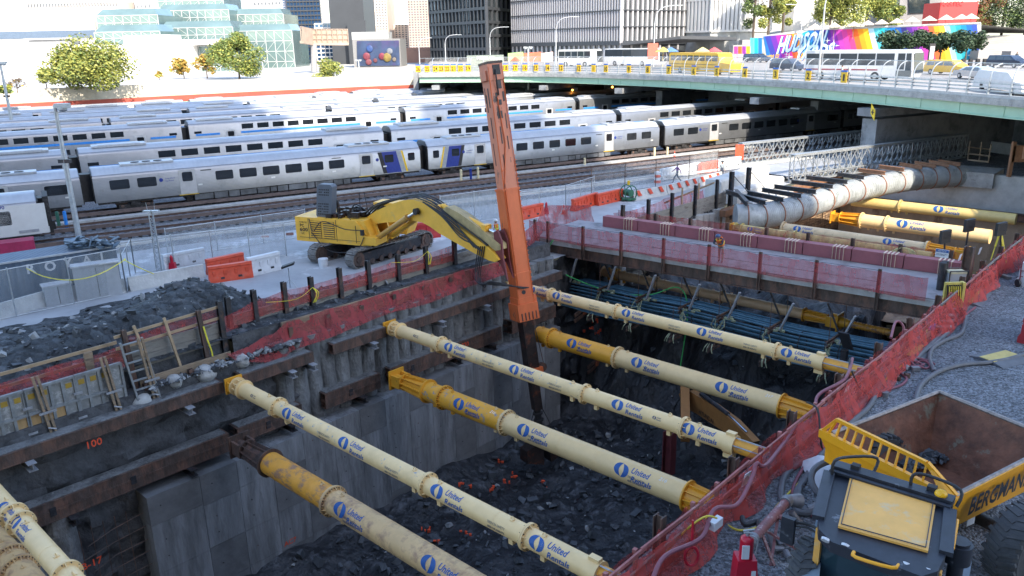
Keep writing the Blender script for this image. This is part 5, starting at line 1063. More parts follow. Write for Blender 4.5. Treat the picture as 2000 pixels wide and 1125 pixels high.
t = T("cable_stand", "upright board hung with loops of black and yellow cable", "cable stand", at(1853, 605, 1)); g0 = at(1853, 612, 1.)
b = MB(); b.box(g0+Z*.75, .75, .12, 1.5); b.box(g0+V3(.45, 0, .75), .12, .3, 1.5); b.build("stand", M("yellow_stand", (.52, .42, .1), .6), t)
b = MB()
for i in range(7): x = -.3+.1*i; b.path([g0+V3(x, -.1, 1.4), g0+V3(x+.03, -.16, .9), g0+V3(x, -.12, .3+.1*(i % 3))], .035, 5, smooth=3)
b.box(g0+V3(0, -.3, .15), .9, .4, .35); b.build("black_loops", m_hosek, t)
b = MB()
for i in range(6): x = -.25+.1*i; b.path([g0+V3(x, -.18, 1.35), g0+V3(x+.05, -.22, .8), g0+V3(x, -.2, .45)], .022, 5, smooth=3)
b.build("yellow_loops", m_hosey, t)
t = T("pipe_manifold", "blue pipe manifold with silver couplings beside the red net", "manifold", at(1825, 630, 1)); b = MB(); b.tube(at(1818, 645, 1.25), at(1835, 600, 1.35), .13, 12); b.build("pipe", M("blue_pipe_paint", (.02, .18, .55), .4), t)
for k in range(4): b = MB(); p = at(1821+4*k, 638-11*k, 1.28); b.tube(p, p+V3(.7, -.05, -.02), .06, 8); b.tube(p+V3(.5, -.05, 0), p+V3(.75, -.05, 0), .085, 8); b.build("coupling", m_lsteel, t)
for k, (a_, c_) in enumerate((((1838, 600), (1875, 560)), ((1815, 612), (1860, 575)), ((1850, 625), (1872, 632)), ((1810, 640), (1850, 660)))):
    hose("black hose tangle near the manifold, "+("strand rising to the stand", "strand beside the net", "short strand on the couplings", "strand at the manifold foot")[k], [(a_[0], a_[1], 1.3), ((a_[0]+c_[0])/2-8, (a_[1]+c_[1])/2-5, 1.1), (c_[0], c_[1], 1.)], .045, m_hosek)
wbar("white plastic barrier on the gravel at the right edge", at(2000, 560, 1), at(2040, 520, 1), m_whb, 1.2, .9)
wbar("red plastic barrier at the right edge of the gravel", at(1998, 672, 1), at(2050, 640, 1), m_redb, 1.1)
t = T("hand_truck", "maroon hand truck with a black wheel at the right edge", "hand truck", at(1990, 555, 1)); g0 = at(1990, 560, 1.)
b = MB(); b.path([g0+V3(0, 0, .2), g0+V3(.05, .15, 1.2), g0+V3(.3, .2, 1.25), g0+V3(.4, .05, .2)], .03, 6, smooth=3)
for z in (.5, .8): b.tube(g0+V3(.02, .08, z), g0+V3(.36, .12, z), .02, 6)
b.build("frame", M("maroon_paint", (.16, .02, .03), .5), t); b = MB(); b.tube(g0+V3(-.14, 0, .2), g0+V3(-.04, 0, .2), .2, 14); b.build("wheel", m_blk, t)
gF = "black LED floodlights on posts at the far end of the fence"
for (px, py, px2, py2, lab) in ((1846, 462, 1845, 510, "black floodlight on a post by the blue notice"), (1893, 440, 1885, 490, "larger black floodlight standing over the far struts"), (1955, 447, 1955, 500, "black floodlight tilted behind the tripod")):
    f = at(px2, py2, 1.2); c_ = atPl(px, py, f, V3(0, 1, 0)); t = T("floodlight", lab, "floodlight", f, gF); b = MB(); b.tube(f-Z*.5, c_, .05, 6); b.build("post", m_dsteel, t); b = MB(); b.box(c_, .62, .2, .72, V3(.95, .25, .1).normalized()); b.box(c_-V3(0, .12, -.12), .5, .06, .4); b.build("lamp_head", m_blk, t)
f = P(15.3, 16.9, -2.0); t = T("floodlight", "small floodlight hung over the conduits beside the fence", "floodlight", f, gF); b = MB(); c_ = atPl(1652, 665, P(14.3, 0), V); b.box(c_, .5, .12, .9, V3(.7, -.7, 0), None, V3(-.35, 0, .93).normalized()); b.build("lamp_head", m_blk, t); b = MB(); b.tube(c_-Z*.5, c_-Z*1.2, .2, 8); b.build("mount", m_dsteel, t)
f = at(1841, 545, 1.); t = T("notice_post", "thick steel post carrying a blue and white notice", "notice", f); b = MB(); b.ibeam(P(19.9, 21.2, .2), P(19.9, 21.2, 3.1), .42, .42, .04, .03, up=U); b.build("post", m_rust, t)
c_ = atPl(1840, 495, P(19.6, 21), V); b = MB(); b.box(c_, .62, .03, .42, U, V); b.build("board", m_whb, t); b = MB(); b.box(c_-V*.02+Z*.13, .6, .02, .14, U, V); b.build("blue_header", m_blue, t); b = MB(); letter(b, "NOTICE", c_-V*.04+Z*.13, U, Z, .11, .01); b.build("heading", m_whb, t); b = MB(); letter(b, "TEST AREA ONLY\nAUTHORIZED", c_-V*.03-Z*.06, U, Z, .07, .004); b.build("lettering", m_navy, t)
b = MB()
for e in (-.17, .17): b.tube(P(18.9+e, 20.4, -.5), P(18.9+e, 20.4, 2.4), .17, 14)
tag(b.build("steel_pipes", m_dsteel), "pair of dark upright steel pipes with pale caps at the bridge end", "steel pipes")
# fire extinguisher on stand
e0 = at(1450, 1172, 1.); t = T("fire_extinguisher", "large red fire extinguisher with white label", "fire extinguisher", e0); m_rx = M("extinguisher_red", (.45, .01, .03), .3, 0, .05, 2)
t2 = T("extinguisher_stand", "tapered red plastic extinguisher stand on the gravel", "stand", e0)
b = MB(); b.prism([e0+V3(-.30, -.22, 0), e0+V3(.30, -.22, 0), e0+V3(.21, -.16, 1.15), e0+V3(-.21, -.16, 1.15)], V3(0, .4, 0)); b.build("stand_body", m_rx, t2)
b = MB(); b.box(e0+V3(.14, -.195, .75), .1, .012, .32, V3(1, 0, .0), None, V3(0, .05, 1)); b.build("tag_plate", m_whb, t2)
b = MB(); b.tube(e0+Z*1.0, e0+Z*1.62, .15, 20); b.ball(e0+Z*1.62, .15, 16, 8, (1, 1, .6)); b.build("cylinder", m_rx, t); b = MB(); b.box(e0+V3(-.06, -.15, 1.38), .16, .03, .34); b.build("label_sheet", m_whb, t)
b = MB(); b.tube(e0+Z*1.7, e0+Z*1.8, .04, 8); b.beam(e0+V3(-.1, 0, 1.83), e0+V3(.15, 0, 1.86), .04, .03); b.beam(e0+V3(-.08, 0, 1.78), e0+V3(.12, 0, 1.76), .04, .03); b.path([e0+V3(.04, -.05, 1.75), e0+V3(.2, -.1, 1.65), e0+V3(.17, -.12, 1.3)], .022, 6, smooth=3); b.build("valve_handle", m_lsteel, t)
for (px, py, lab) in ((1067, 418, "red fire extinguisher on a small stand beyond the walkway corner"), (338, 528, "red fuel can and extinguisher by the lattice mast")):
    e1 = at(px, py, 0); t = T("fire_extinguisher", lab, "fire extinguisher", e1); b = MB(); b.prism([e1+V3(-.22, -.15, 0), e1+V3(.22, -.15, 0), e1+V3(.15, -.1, .5), e1+V3(-.15, -.1, .5)], V3(0, .3, 0)); b.build("stand", m_rx, t); b = MB(); b.tube(e1+Z*.4, e1+Z*.85, .1, 12); b.ball(e1+Z*.85, .1, 10, 6); b.tube(e1+Z*.9, e1+Z*1.0, .03, 6); b.build("cylinder", m_rx, t)
# pipe fittings stand near the extinguisher
m_oxide = M("oxide_red_pipe", (.19, .075, .075), .55, 0, .3, 4, patch=.6, pcol=(.4, .35, .35), pscale=6); m_fit = M("cast_fitting", (.20, .20, .21), .5, .4, .3, 4)
t = T("pipe_stand", "oxide-red pipe stand with valves and grey couplings on the gravel", "pipe fittings", at(1500, 1060, 1)); a = at(1533, 983, 1.7); c_ = at(1473, 1050, 1.7)
b = MB(); b.tube(a, c_, .12, 14); b.tube(a+(c_-a)*.35, a+(c_-a)*.35+V3(.3, -.1, -.1), .07, 8); b.build("main_pipe", m_oxide, t)
for (p, q) in ((a.lerp(c_, .2), at(1505, 1105, 1.)), (a.lerp(c_, .8), at(1512, 1105, 1.)), (a.lerp(c_, .75), at(1560, 1075, 1.))): b = MB(); b.beam(p, q, .07, .05); b.build("leg", m_oxide, t)
b = MB(); b.tube(c_, c_+(c_-a).normalized()*.35, .15, 14); b.tube(a, a-(c_-a).normalized()*.2, .16, 14); b.tube(a-(c_-a).normalized()*.2, a-(c_-a).normalized()*.2+V3(.35, .1, -.1), .14, 14, .2)
e_ = at(1545, 1000, 1.5); b.tube(e_, at(1562, 1022, 1.2), .09, 10); b.build("coupling", m_fit, t)
b = MB(); b.path([a.lerp(c_, .85), at(1480, 1020, 1.5), at(1455, 1025, 1.5), at(1450, 1010, 1.5)], .07, 8, smooth=4); b.build("black_elbow", m_blk, t)
b = MB()
for (pa, pb, r) in (((1502, 1040, 1.2), (1512, 1072, 1.1), .08), ((1512, 1072, 1.1), (1530, 1072, 1.1), .08), ((1515, 1050, 1.1), (1528, 1066, 1.1), .07), ((1535, 1078, 1.1), (1543, 1092, 1.1), .09), ((1595, 988, 1.2), (1580, 995, 1.1), .12)): b.tube(at(*pa), at(*pb), r, 10)
b.build("loose_fitting", m_fit, t)
t = T("pipe_couplings", "heap of rusty ring couplings on the gravel", "couplings", at(1745, 735, 1))
for (x, y) in ((1733, 727), (1740, 732), (1746, 735), (1750, 726), (1743, 740), (1753, 742), (1771, 737)): b = MB(); q = at(x, y, 1.); b.tube(q, q+Z*.14, .12, 10, caps=False); b.tube(q, q+Z*.14, .07, 10); b.build("coupling_ring", m_rust, t)
b = MB(); q = at(1767, 723, 1.); b.tube(q, q+V3(.12, .1, .12), .13, 12); b.box(q+V3(.35, -.1, .1), .3, .2, .15); tag(b.build("grey_coupling", m_fit), "grey metal coupling and clamp beside the pink coil", "coupling")
b = MB(); q = at(1727, 774, 1.); b.tube(q, q+Z*.18, .14, 14); tag(b.build("steel_ring", m_fit), "single grey steel ring on the gravel above the skip", "steel ring")
b = MB(); q = at(1398, 1022, 2.0); b.box(q, .34, .18, .22, V3(.7, .6, .1).normalized()); tag(b.build("junction_box", m_whb), "small grey junction box tied to the fence top", "junction box")
b = MB(); q = at(1350, 1085, 1.6); b.path([q+V3(.16*math.cos(a), -.03, .26*math.sin(a)) for a in [i*.5 for i in range(26)]], .035, 6); b.path([q+Z*.25, q+Z*.9+V3(.02, .1, 0)], .03, 5); tag(b.build("cable_coil", m_rx), "red and black cable coil hanging on the lower fence", "cable")
for (px, py, z, lab) in ((1458, 935, 1.9, "white paper tag on the fence over the pink hose"), (1652, 765, 1.7, "white tag on the fence near the black cables"), (1875, 503, 1.9, "white tag on the angled net panel"), (1914, 490, 1.9, "white tag beside the orange board on the net")):
    q = at(px, py, z); b = MB(); b.box(q, .3, .015, .38, V3(.75, .65, 0), None, V3(.2, 0, 1).normalized()); tag(b.build("paper_tag", m_whb), lab, "tag")
# white bag
b = MB(); A_ = [at(1560, 900, 1.1), at(1620, 885, 1.4), at(1672, 905, 1.3), at(1668, 950, 1.2), at(1618, 968, 1.2), at(1580, 935, 1.1)]; cc = sum(A_, V3(0, 0, 0))/6+Z*.35
vs = []; 
for r in range(6):
    for i in range(24):
        a = i/24*6; p = A_[int(a) % 6].lerp(A_[(int(a)+1) % 6], a % 1); q = p.lerp(cc, r/5); q.z = 1.05+.62*math.sin(r/5*1.57)+.10*nz(q.x, q.y, r, 2.2); vs.append(q)
b.add(vs, [(r*24+i, r*24+(i+1) % 24, (r+1)*24+(i+1) % 24, (r+1)*24+i) for r in range(5) for i in range(24)]); tag(b.build("white_sack", M("white_tarp", (.62, .64, .67), .7, 0, .12, 1.5, bump=.6, bscale=4, patch=.66, pcol=(.4, .4, .4), pscale=3), ang=80), "crumpled white sack lying between the net and the dumper", "sack")
hose("thick grey hose looped over the white sack", [(1668, 905, 1.7), (1625, 900, 1.8), (1592, 915, 1.7), (1585, 940, 1.5), (1600, 965, 1.3), (1625, 972, 1.15), (1640, 985, 1.1)], .09, m_hoseg)
hose("thick grey hose running under the cab from the sack", [(1560, 955), (1558, 985), (1580, 1000), (1610, 992)], .1, m_hoseg)
# ================================================================= dumper
m_dy = M("dumper_yellow", (.84, .37, .012), .4, 0, .1, 1.5, bump=.04, patch=.67, pcol=(.25, .14, .05), pscale=4, pedge=.03); m_dyd = M("dusty_yellow_panel", (.82, .42, .09), .5, 0, .08, 2, patch=.63, pcol=(.60, .47, .28), pscale=2.2, pedge=.08)
m_cabk = M("cab_black_plastic", (.022, .026, .036), .45, 0, .3, 3, patch=.68, pcol=(.30, .32, .36), pscale=2.2, pedge=.07); m_skip = M("rusty_skip_lining", (.155, .06, .032), .7, .1, .55, 1.8, bump=.4, patch=.62, pcol=(.17, .145, .10), pscale=1.3, pedge=.03); m_tyre = M("tyre_rubber", (.06, .062, .065), .8, 0, .25, 3, bump=.2)
gx = V3(.46, -.888, 0); gy = V3(.888, .46, 0); dt = T("dumper", "yellow articulated dumper with rusty skip and black-roofed cab at the lower right", "dumper", at(1850, 1050, 1))
zr = 3.05
A0 = at(1625, 846, zr); D0 = A0+gx*3.55; B0 = at(1842, 768, 3.35); L_ = (B0-A0).dot(gy); B0 = A0+gy*L_+gx*.12+Z*.3; C0 = D0+gy*(L_-.1)+Z*.3; Dm = D0+gy*2.2+Z*-.02+gx*.1
fA = A0+gx*.75+gy*1.1+Z*-1.35; fB = A0+gx*.75+gy*3.2+Z*-1.35; fC = D0-gx*.75+gy*3.2+Z*-1.35; fD = D0-gx*.75+gy*1.1+Z*-1.35
b = MB(); tu = Z*.0
for q in ((A0, B0, fB, fA), (B0, C0, fC, fB), (C0, D0, fD, fC), (D0, A0, fA, fD), (fA, fB, fC, fD)): b.quad(*q)
b.build("skip_lining", m_skip, dt)
o_ = .09; oA = A0-gx*o_-gy*o_; oB = B0-gx*o_+gy*o_; oC = C0+gx*o_+gy*o_; oD = D0+gx*o_-gy*o_; kz = Z*-.85
hA, hB, hC, hD = oA+kz, oB+kz+Z*-.1, oC+kz-Z*.3-gx*.2, oD+kz-Z*.2-gx*.2-gy*.1; gA, gB, gC, gD = [p+Z*-.18 for p in (fA-gx*.1-gy*.1, fB-gx*.1+gy*.1, fC+gx*.1+gy*.1, fD+gx*.1-gy*.1)]
b = MB()
for q in ((oA, oB, hB, hA), (oB, oC, hC, hB), (oC, oD, hD, hC), (oD, oA, hA, hD), (hA, hB, gB, gA), (hB, hC, gC, gB), (hC, hD, gD, gC), (hD, hA, gA, gD), (gA, gB, gC, gD)): b.quad(*q)
b.quad(A0, B0, oB, oA); b.quad(B0, C0, oC, oB); b.quad(C0, D0, oD, oC); b.quad(D0, A0, oA, oD); b.build("skip_shell", m_dy, dt, smooth=False)
b = MB()
for a_, c_ in ((A0, B0), (B0, C0), (C0, D0)): b.tube(a_, c_, .06, 6)
b.build("worn_rim", M("worn_rim_steel", (.26, .22, .2), .5, .3, .4, 6), dt)
b = MB(); nside = (oD-oC).cross(Z).normalized(); sd_ = (oC-oD).normalized(); letter(b, "BERGMANN", oD+sd_*1.75-Z*.42+gx*.03, sd_, Z, .62, .025, shear=.25, width=2.5); b.build("maker_lettering", m_cabk, dt)
b = MB(); b.box(hD.lerp(gD, .5)+gx*.06+gy*.95, .3, .02, .26, gy, gx, Z); b.build("warning_sticker", m_whb, dt)
# headboard grille
GA, GD = A0-gy*.32-gx*.12+Z*.05, D0-gy*.32-gx*.45+Z*.05; hu2 = (Z*1+gy*.35).normalized(); top1, top2 = GA+gx*.35+hu2*.52, GD-gx*.25+hu2*.52
b = MB(); b.beam(GA, GD+gx*.15, .12, .22); b.beam(top1, top2, .09, .09); b.beam(GA, top1, .08, .08); b.beam(top2, D0+gx*.05-gy*.05+Z*.02, .10, .12)
b.prism([top2, D0+gx*.08-gy*.05, oD-gy*.2, GD+gx*.3-Z*.05], gx*.05)
for k in range(12):
    q = (k+.7)/12.6; b.beam(GA.lerp(GD, q)+gx*.05, top1.lerp(top2, max(0, min(1, (q*3.5-.35+.05)/2.95))), .045, .06)
b.quad(GA-Z*.1, GD-Z*.1, hD+gx*-.2, hA+gx*.3); b.build("headboard_grille", m_dy, dt)
b = MB(); b.prism([hA+gx*.3-gy*.05, hD-gx*.4-gy*.05, hD-gx*.9-gy*.35-Z*.8, hA+gx*.9-gy*.35-Z*.8], gy*.3); b.beam(hA+gx*.4-gy*.3-Z*.1, hD-gx*.5-gy*.3-Z*.1, .2, .14); b.build("chassis_frame", m_dy, dt)
b = MB(); cc = (fA+fB+fC+fD)/4; b.box(cc-Z*.75-gy*.6, 4.6, 1.3, .55, gy); b.tube(cc-Z*.75-gx*1.9+gy*.6, cc-Z*.75+gx*1.9+gy*.6, .25, 12); b.build("chassis", m_dsteel, dt)
def wheel(c_, ax, R_, w_, nm="wheel"):
    ax = ax.normalized(); o = None; b = MB(); prof = [(0, R_*.55), (.06, R_*.72), (.04, R_*.86), (.12, R_*.97), (w_*.5, R_), (w_-.12, R_*.97), (w_-.04, R_*.86), (w_-.06, R_*.72), (w_, R_*.55)]; n_ = 48; e1 = ax.cross(Z).normalized(); e2 = Z; vs = []
    for (x, r) in prof:
        for i in range(n_): a = 6.2832*i/n_; vs.append(c_+ax*(x-w_/2)+e1*math.cos(a)*r+e2*math.sin(a)*r)
    m_ = len(prof); b.add(vs, [(k*n_+i, k*n_+(i+1) % n_, (k+1)*n_+(i+1) % n_, (k+1)*n_+i) for k in range(m_-1) for i in range(n_)])
    for i in range(26):
        a = 6.2832*i/26
        for sg in (-1, 1):
            a2 = a+(.12 if sg > 0 else 0); d1 = e1*math.cos(a2)+e2*math.sin(a2); d2 = e1*math.cos(a2+.16)+e2*math.sin(a2+.16); b.beam(c_+d1*(R_*.985), c_+ax*(sg*w_*.46)+d2*(R_*.96), .09, .07, up=d1)
    o = b.build(nm, m_tyre, dt)
    b = MB(); b.tube(c_-ax*(w_*.5-.12), c_+ax*(w_*.5-.12), R_*.56, 32); b.build("rim", M("grey_rim", (.25, .25, .26), .5, .2, .2, 3), o); b = MB(); b.tube(c_+ax*(w_*.5-.14), c_+ax*(w_*.5-.02), R_*.25, 16)
    for i in range(8): a = 6.28*i/8; b.tube(c_+ax*(w_*.5-.12)+(e1*math.cos(a)+e2*math.sin(a))*R_*.4, c_+ax*(w_*.5-.08)+(e1*math.cos(a)+e2*math.sin(a))*R_*.4, .04, 6)
    b.build("hub", m_fit, o); return o
wc = at(1997, 1066, 1.95); wheel(wc, gx, .95, .85); wheel(wc-gx*4.4-Z*.1-gy*-.6, gx, .85, .6)
# cab
zc = 3.9
rf = [at(1628, 913, zc), at(1862, 985, zc), at(1848, 1080, zc), at(1832, 1112, zc), at(1800, 1122, zc-.05), at(1625, 1055, zc-.05), at(1600, 1030, zc), at(1598, 1010, zc)]
cx_ = (at(1862, 985, zc)-at(1628, 913, zc)).normalized(); cyv = Z.cross(cx_)      # cx to the right, cy to the rear
b = MB(); b.prism([p-Z*.28 for p in rf], Z*.24); b.build("cab_roof", m_cabk, dt)
pn = [at(1664, 917, zc+.04), at(1830, 968, zc+.04), at(1813, 1075, zc+.04), at(1637, 1026, zc+.04)]
b = MB(); b.prism([p-Z*.06 for p in pn], Z*.05); b.build("roof_panel", m_dyd, dt)
ctr = sum(pn, V3(0, 0, 0))/4; pn2 = [ctr+(p-ctr)*.94+Z*.012 for p in pn]; b = MB()
for i in range(4): b.beam(pn2[i], pn2[(i+1) % 4], .018, .015)
b.build("panel_edge", m_cabk, dt); 
ra, rb = rf[0]+Z*.05, rf[1]+Z*.05; b = MB(); b.beam(ra, rb, .30, .16); b.beam(ra-cyv*.25, rb-cyv*.25, .1, .05); b.beam(rf[0]-cyv*.28, rf[7]-Z*.02, .24, .1); b.beam(rf[1]-cyv*.28, rf[2]-Z*.02, .24, .1); b.build("roof_frame", m_cabk, dt)
b = MB(); b.ball(at(1838, 965, zc+.15), .13, 14, 8, (1, 1, .8)); b.build("beacon", M("amber_beacon", (.8, .42, .01), .2), dt)
for (p, q) in (((1625, 930), (1705, 925)), ((1778, 958), (1868, 990))):
    a_ = at(*p, zc); c_ = at(*q, zc); b = MB(); b.path([a_, a_+cyv*.05+Z*.35, a_.lerp(c_, .3)+cyv*.25+Z*.35, c_+cyv*.2+Z*.3, c_+Z*.0], .035, 7, smooth=4); b.build("roof_handle", m_blk, dt)
for (x, y) in ((1671, 915), (1820, 957)): b = MB(); q = at(x, y, zc+.12); b.box(q, .18, .16, .2, cx_); b.tube(q+cyv*.08, q+cyv*.13, .07, 10); b.build("work_lamp", m_blk, dt)
def rp(u_, v_, z): a = rf[0].lerp(rf[1], u_); c_ = at(1598, 1020, zc).lerp(at(1838, 1105, zc), u_); p = a.lerp(c_, v_); p.z = z; return p
b = MB(); b.prism([rp(.05, .1, zc-.3), rp(.95, .1, zc-.3), rp(.97, .93, zc-.3), rp(.03, .93, zc-.3)], -Z*1.5); b.build("cab_glass", glassmat("tinted_cab_glass", (.02, .045, .06), .05), dt)
for (u_, v_) in ((.03, .07), (.97, .07), (.985, .95), (.015, .95)): b = MB(); b.beam(rp(u_, v_, zc-.2), rp(u_, v_, 1.9), .12, .12, up=cx_); b.build("cab_pillar", m_cabk if v_ < .5 else m_dyd, dt)
for (x, y, x2, y2) in ((1622, 950, 1607, 998), (1858, 1012, 1848, 1068)): b = MB(); a_ = at(x, y, zc-.3); c_ = at(x2, y2, zc-.3); sgn = -1 if x < 1700 else 1; b.path([a_, a_+cx_*(.12*sgn), c_+cx_*(.12*sgn), c_], .03, 7); b.build("side_handle", m_dy, dt)
a_ = at(1668, 1078, zc-.1); c_ = at(1755, 1103, zc-.1); b = MB(); b.path([a_, a_.lerp(c_, .1)-cyv*.16, a_.lerp(c_, .9)-cyv*.16, c_], .035, 8, smooth=3); b.build("front_handle", m_dy, dt)
for (x, y) in ((1613, 1052), (1652, 1064), (1771, 1101), (1814, 1113)): b = MB(); q = at(x, y, zc-.1); b.tube(q, q-cyv*.04-Z*.03, .085, 14); b.build("roof_lamp", M("lamp_lens", (.6, .62, .65), .15), dt)
ml = at(1539, 1035, 3.2); b = MB(); b.box(ml, .28, .12, .62, cx_); b.build("mirror", m_cabk, dt); b = MB(); b.path([at(1600, 1035, 3.4), at(1580, 1025, 3.4), at(1545, 1018, 3.45), ml+Z*.25], .03, 6, smooth=3); b.path([at(1600, 1045, 3.3), at(1575, 1030, 3.35), ml+Z*.1], .025, 6, smooth=3); b.build("mirror_arm", m_blk, dt)
b = MB(); q = at(1868, 1095, 2.9); b.tube(q, q+Z*.42, .26, 22); b.tube(q+Z*.42, q+Z*.48, .2, 22); b.tube(q-Z*.5, q, .15, 12); b.build("air_intake", m_cabk, dt)
b = MB(); b.prism([at(1598, 1000, 2.9), at(1612, 1000, 2.9), at(1600, 1130, 2.9), at(1562, 1130, 2.7)], -Z*.6); b.prism([at(1858, 1085, 2.5), at(1898, 1095, 2.5), at(1890, 1150, 2.5), at(1850, 1150, 2.5)], -Z*.5); b.build("fender", M("grey_fender", (.15, .19, .23), .5, 0, .2, 2), dt)
wheel(at(1578, 1130, 2.2), cx_, .85, .6)

# rubble left in the skip, small excavator arm and red post down in the pit
b = MB(); random.seed(5)
for i in range(160): q = random.random(); p = A0.lerp(fA, .8).lerp(B0.lerp(fB, .85), q)+gx*random.uniform(.05, .55)-Z*.1*random.random(); b.rock(p+Z*.05, random.uniform(.05, .16))
tag(b.build("skip_debris", [m_rubble], smooth=False), "grey stones and mud left along the left side of the dumper skip", "debris", kind="stuff")
m_tanx = M("digger_orange", (.34, .16, .05), .5, 0, .15, 2); zz = -7.2; q0, q1, q2, q3 = at(1336, 768, zz), at(1340, 830, zz), at(1470, 868, zz), at(1415, 815, zz); t = T("small_excavator", "orange-brown excavator arm with black lettering low in the pit below the struts", "excavator", q1)
b = MB(); b.beam(q0+Z*.8, q1+Z*-.8, .5, .65); b.build("arm", m_tanx, t)
d1 = (q2-q0); d1.z = 0; d1.normalize(); f = lambda x, y: atPl(x, y, q0, V3(d1.y, -d1.x, 0)); nn = V3(d1.y, -d1.x, 0)
b = MB(); b.prism([f(x, y)-nn*.22 for x, y in ((1332, 768), (1352, 762), (1400, 792), (1440, 822), (1478, 862), (1462, 880), (1420, 842), (1375, 812), (1340, 792))], nn*.44); b.build("boom", m_tanx, t)
b = MB(); b.tube(f(1372, 772)+nn*.1+Z*.1, f(1425, 812)+nn*.1+Z*.1, .13, 10); b.build("cylinder", m_dsteel, t); b = MB(); b.tube(f(1425, 812)+nn*.1+Z*.1, f(1462, 846)+nn*.1+Z*.05, .07, 8); b.build("rod", m_chrome, t)
b = MB(); tx = (f(1404, 826)-f(1368, 800)).normalized(); ty2 = nn.cross(tx); ty2 = ty2 if ty2.z > 0 else -ty2; letter(b, "HYUNDAI", f(1386, 812)+nn*.24, tx, ty2, .38, .02, width=1.5); b.build("lettering", m_blk, t)
b = MB(); b.path([f(1338, 775)+nn*.3, f(1328, 800)+nn*.4, f(1345, 822)+nn*.3, f(1350, 790)+nn*.3], .035, 6, smooth=4); b.build("hose", m_blk, t)
p = at(1305, 925, -9.8); b = MB(); b.ibeam(p, p+Z*2.6, .55, .55, .06, .05, up=U); tag(b.build("steel_pile", M("maroon_pile", (.13, .03, .035), .5, .1, .3, 2)), "stub of a maroon steel pile standing in the pit under the thick strut", "steel pile")
# ================================================================= towers behind the camera that shade the site
def sunfr(a, b_): return V3(.891*a-.454*b_, .454*a+.891*b_, 0)
m_tower = M("tower_glass", (.16, .19, .23), .25, .3, .2, .2)
def tower(label, a0, a1, reach, b0=-95, depth=45, fac=None):
    h = 3+(reach-b0)*math.tan(SUN_EL); p = [sunfr(a0, b0), sunfr(a1, b0), sunfr(a1, b0-depth), sunfr(a0, b0-depth)]; t = T("shade_tower", label, "office tower", sunfr((a0+a1)/2, b0-depth/2), "unseen office towers behind the viewpoint, shaped to shade the site")  # out of view; width and height worked back from the shadows wanted
    b = MB(); b.prism(p, Z*h); b.build("shaft", m_tower, t, smooth=False); b = MB()
    for z in range(4, int(h), 8): b.beam(p[0]+Z*z, p[1]+Z*z, .3, .5)
    b.build("spandrels", m_conc, t)
tower("tall unseen office tower behind and left of the viewpoint, shaped to cast shade", -190, 23.5, 158, -100)
tower("slim tall unseen tower behind the viewpoint, shaped to cast shade", 23.4, 43.2, 107, -70, 30); tower("unseen office tower behind and right of the viewpoint, shaped to cast shade", 43.1, 50.5, 124, -80, 40)
# ================================================================= railway yard
m_rail = M("rusty_rail", (.13, .085, .07), .5, .5, .3, 5); m_cover = M("third_rail_cover", (.13, .095, .085), .7, 0, .3, 2); m_sleep = M("timber_sleeper", (.10, .09, .085), .85, 0, .4, 3)
S0, S1 = -60, 150
b = MB(); b.quad(TP(-140, 62.3, .006), TP(170, 62.3, .006), TP(170, 178, .006), TP(-140, 178, .006)); struct("rail_yard_ballast", b, M("dark_ballast", (.15, .15, .155), .9, 0, .35, .5, bump=.5, bscale=14, extra=voro(9, .05, .8, .6), patch=.6, pcol=(.2, .2, .2), pscale=.15), smooth=False)
b = MB(); b.quad(P(-60, -60, .008)*1, TP(-20, 59.6, .008), TP(100, 59.6, .008), P(70, -7.2, .008)); b = MB()
b.add([TP(-70, 59.4, .008), TP(110, 59.4, .008), P(68, -.9, .008), P(14, -.9, .008), P(14, -7.4, .008), P(-60, -7.4, .008)], [(0, 1, 2, 3, 4, 5)]); struct("site_road", b, m_road, smooth=False)
trk = [65.2, 69.9, 75.6, 88.0, 112.1]
for i, n in enumerate(trk):
    t = T("railway_track", ["railway track nearest the site road, carrying the red-buffered car", "empty railway track in front of the long silver train", "railway track under the long silver train with blue stripes", "railway track under the second train", "railway track under the third train"][i], "railway track", TP(0, n, 0), "parallel tracks in the yard")
    for e in (-.75, .75): b = MB(); b.beam(TP(-70, n+e, .19), TP(120, n+e, .19), .08, .16); b.build("rail", m_rail, t)
    b = MB(); s = -60
    while s < 110 and i < 3: b.beam(TP(s, n-1.3, .06), TP(s, n+1.3, .06), .24, .10); s += .7
    if i < 3: b.build("sleepers", m_sleep, t)
    b = MB(); b.beam(TP(-70, n-1.55, .42), TP(120, n-1.55, .42), .26, .07); b.beam(TP(-70, n-1.65, .3), TP(120, n-1.65, .3), .05, .24); b.build("third_rail_cover", m_cover, t)
for n, z, w_, lab in ((60.2, .35, .18, "pale pipe run beside the site road"), (72.4, .1, .9, "pale concrete strip between tracks"), (62.0, .12, .5, "concrete kerb along the nearest track")):
    b = MB(); b.beam(TP(-60, n, z), TP(110, n, z), w_, w_ if w_ < .3 else .2); struct("kerb" if w_ > .3 else "pipe_run", b, m_concl if w_ < .3 else m_conc)
m_stl = M("stainless_side", (.27, .28, .295), .36, .75, .10, .5, bump=.03, patch=.6, pcol=(.21, .22, .23), pscale=.6, extra=lines('Z', 2.6, .012, .35)); m_roof = M("silver_roof", (.43, .45, .48), .45, .35, .12, .6, extra=lines('X', .9, .02, .4)); m_wht = M("pale_end_panel", (.62, .62, .60), .5, .2, .08, 1)
m_win = glassmat("dark_train_window", (.012, .014, .017), .08); m_under = M("underframe_black", (.025, .024, .024), .7, .2, .5, 3, patch=.6, pcol=(.1, .09, .09), pscale=3)
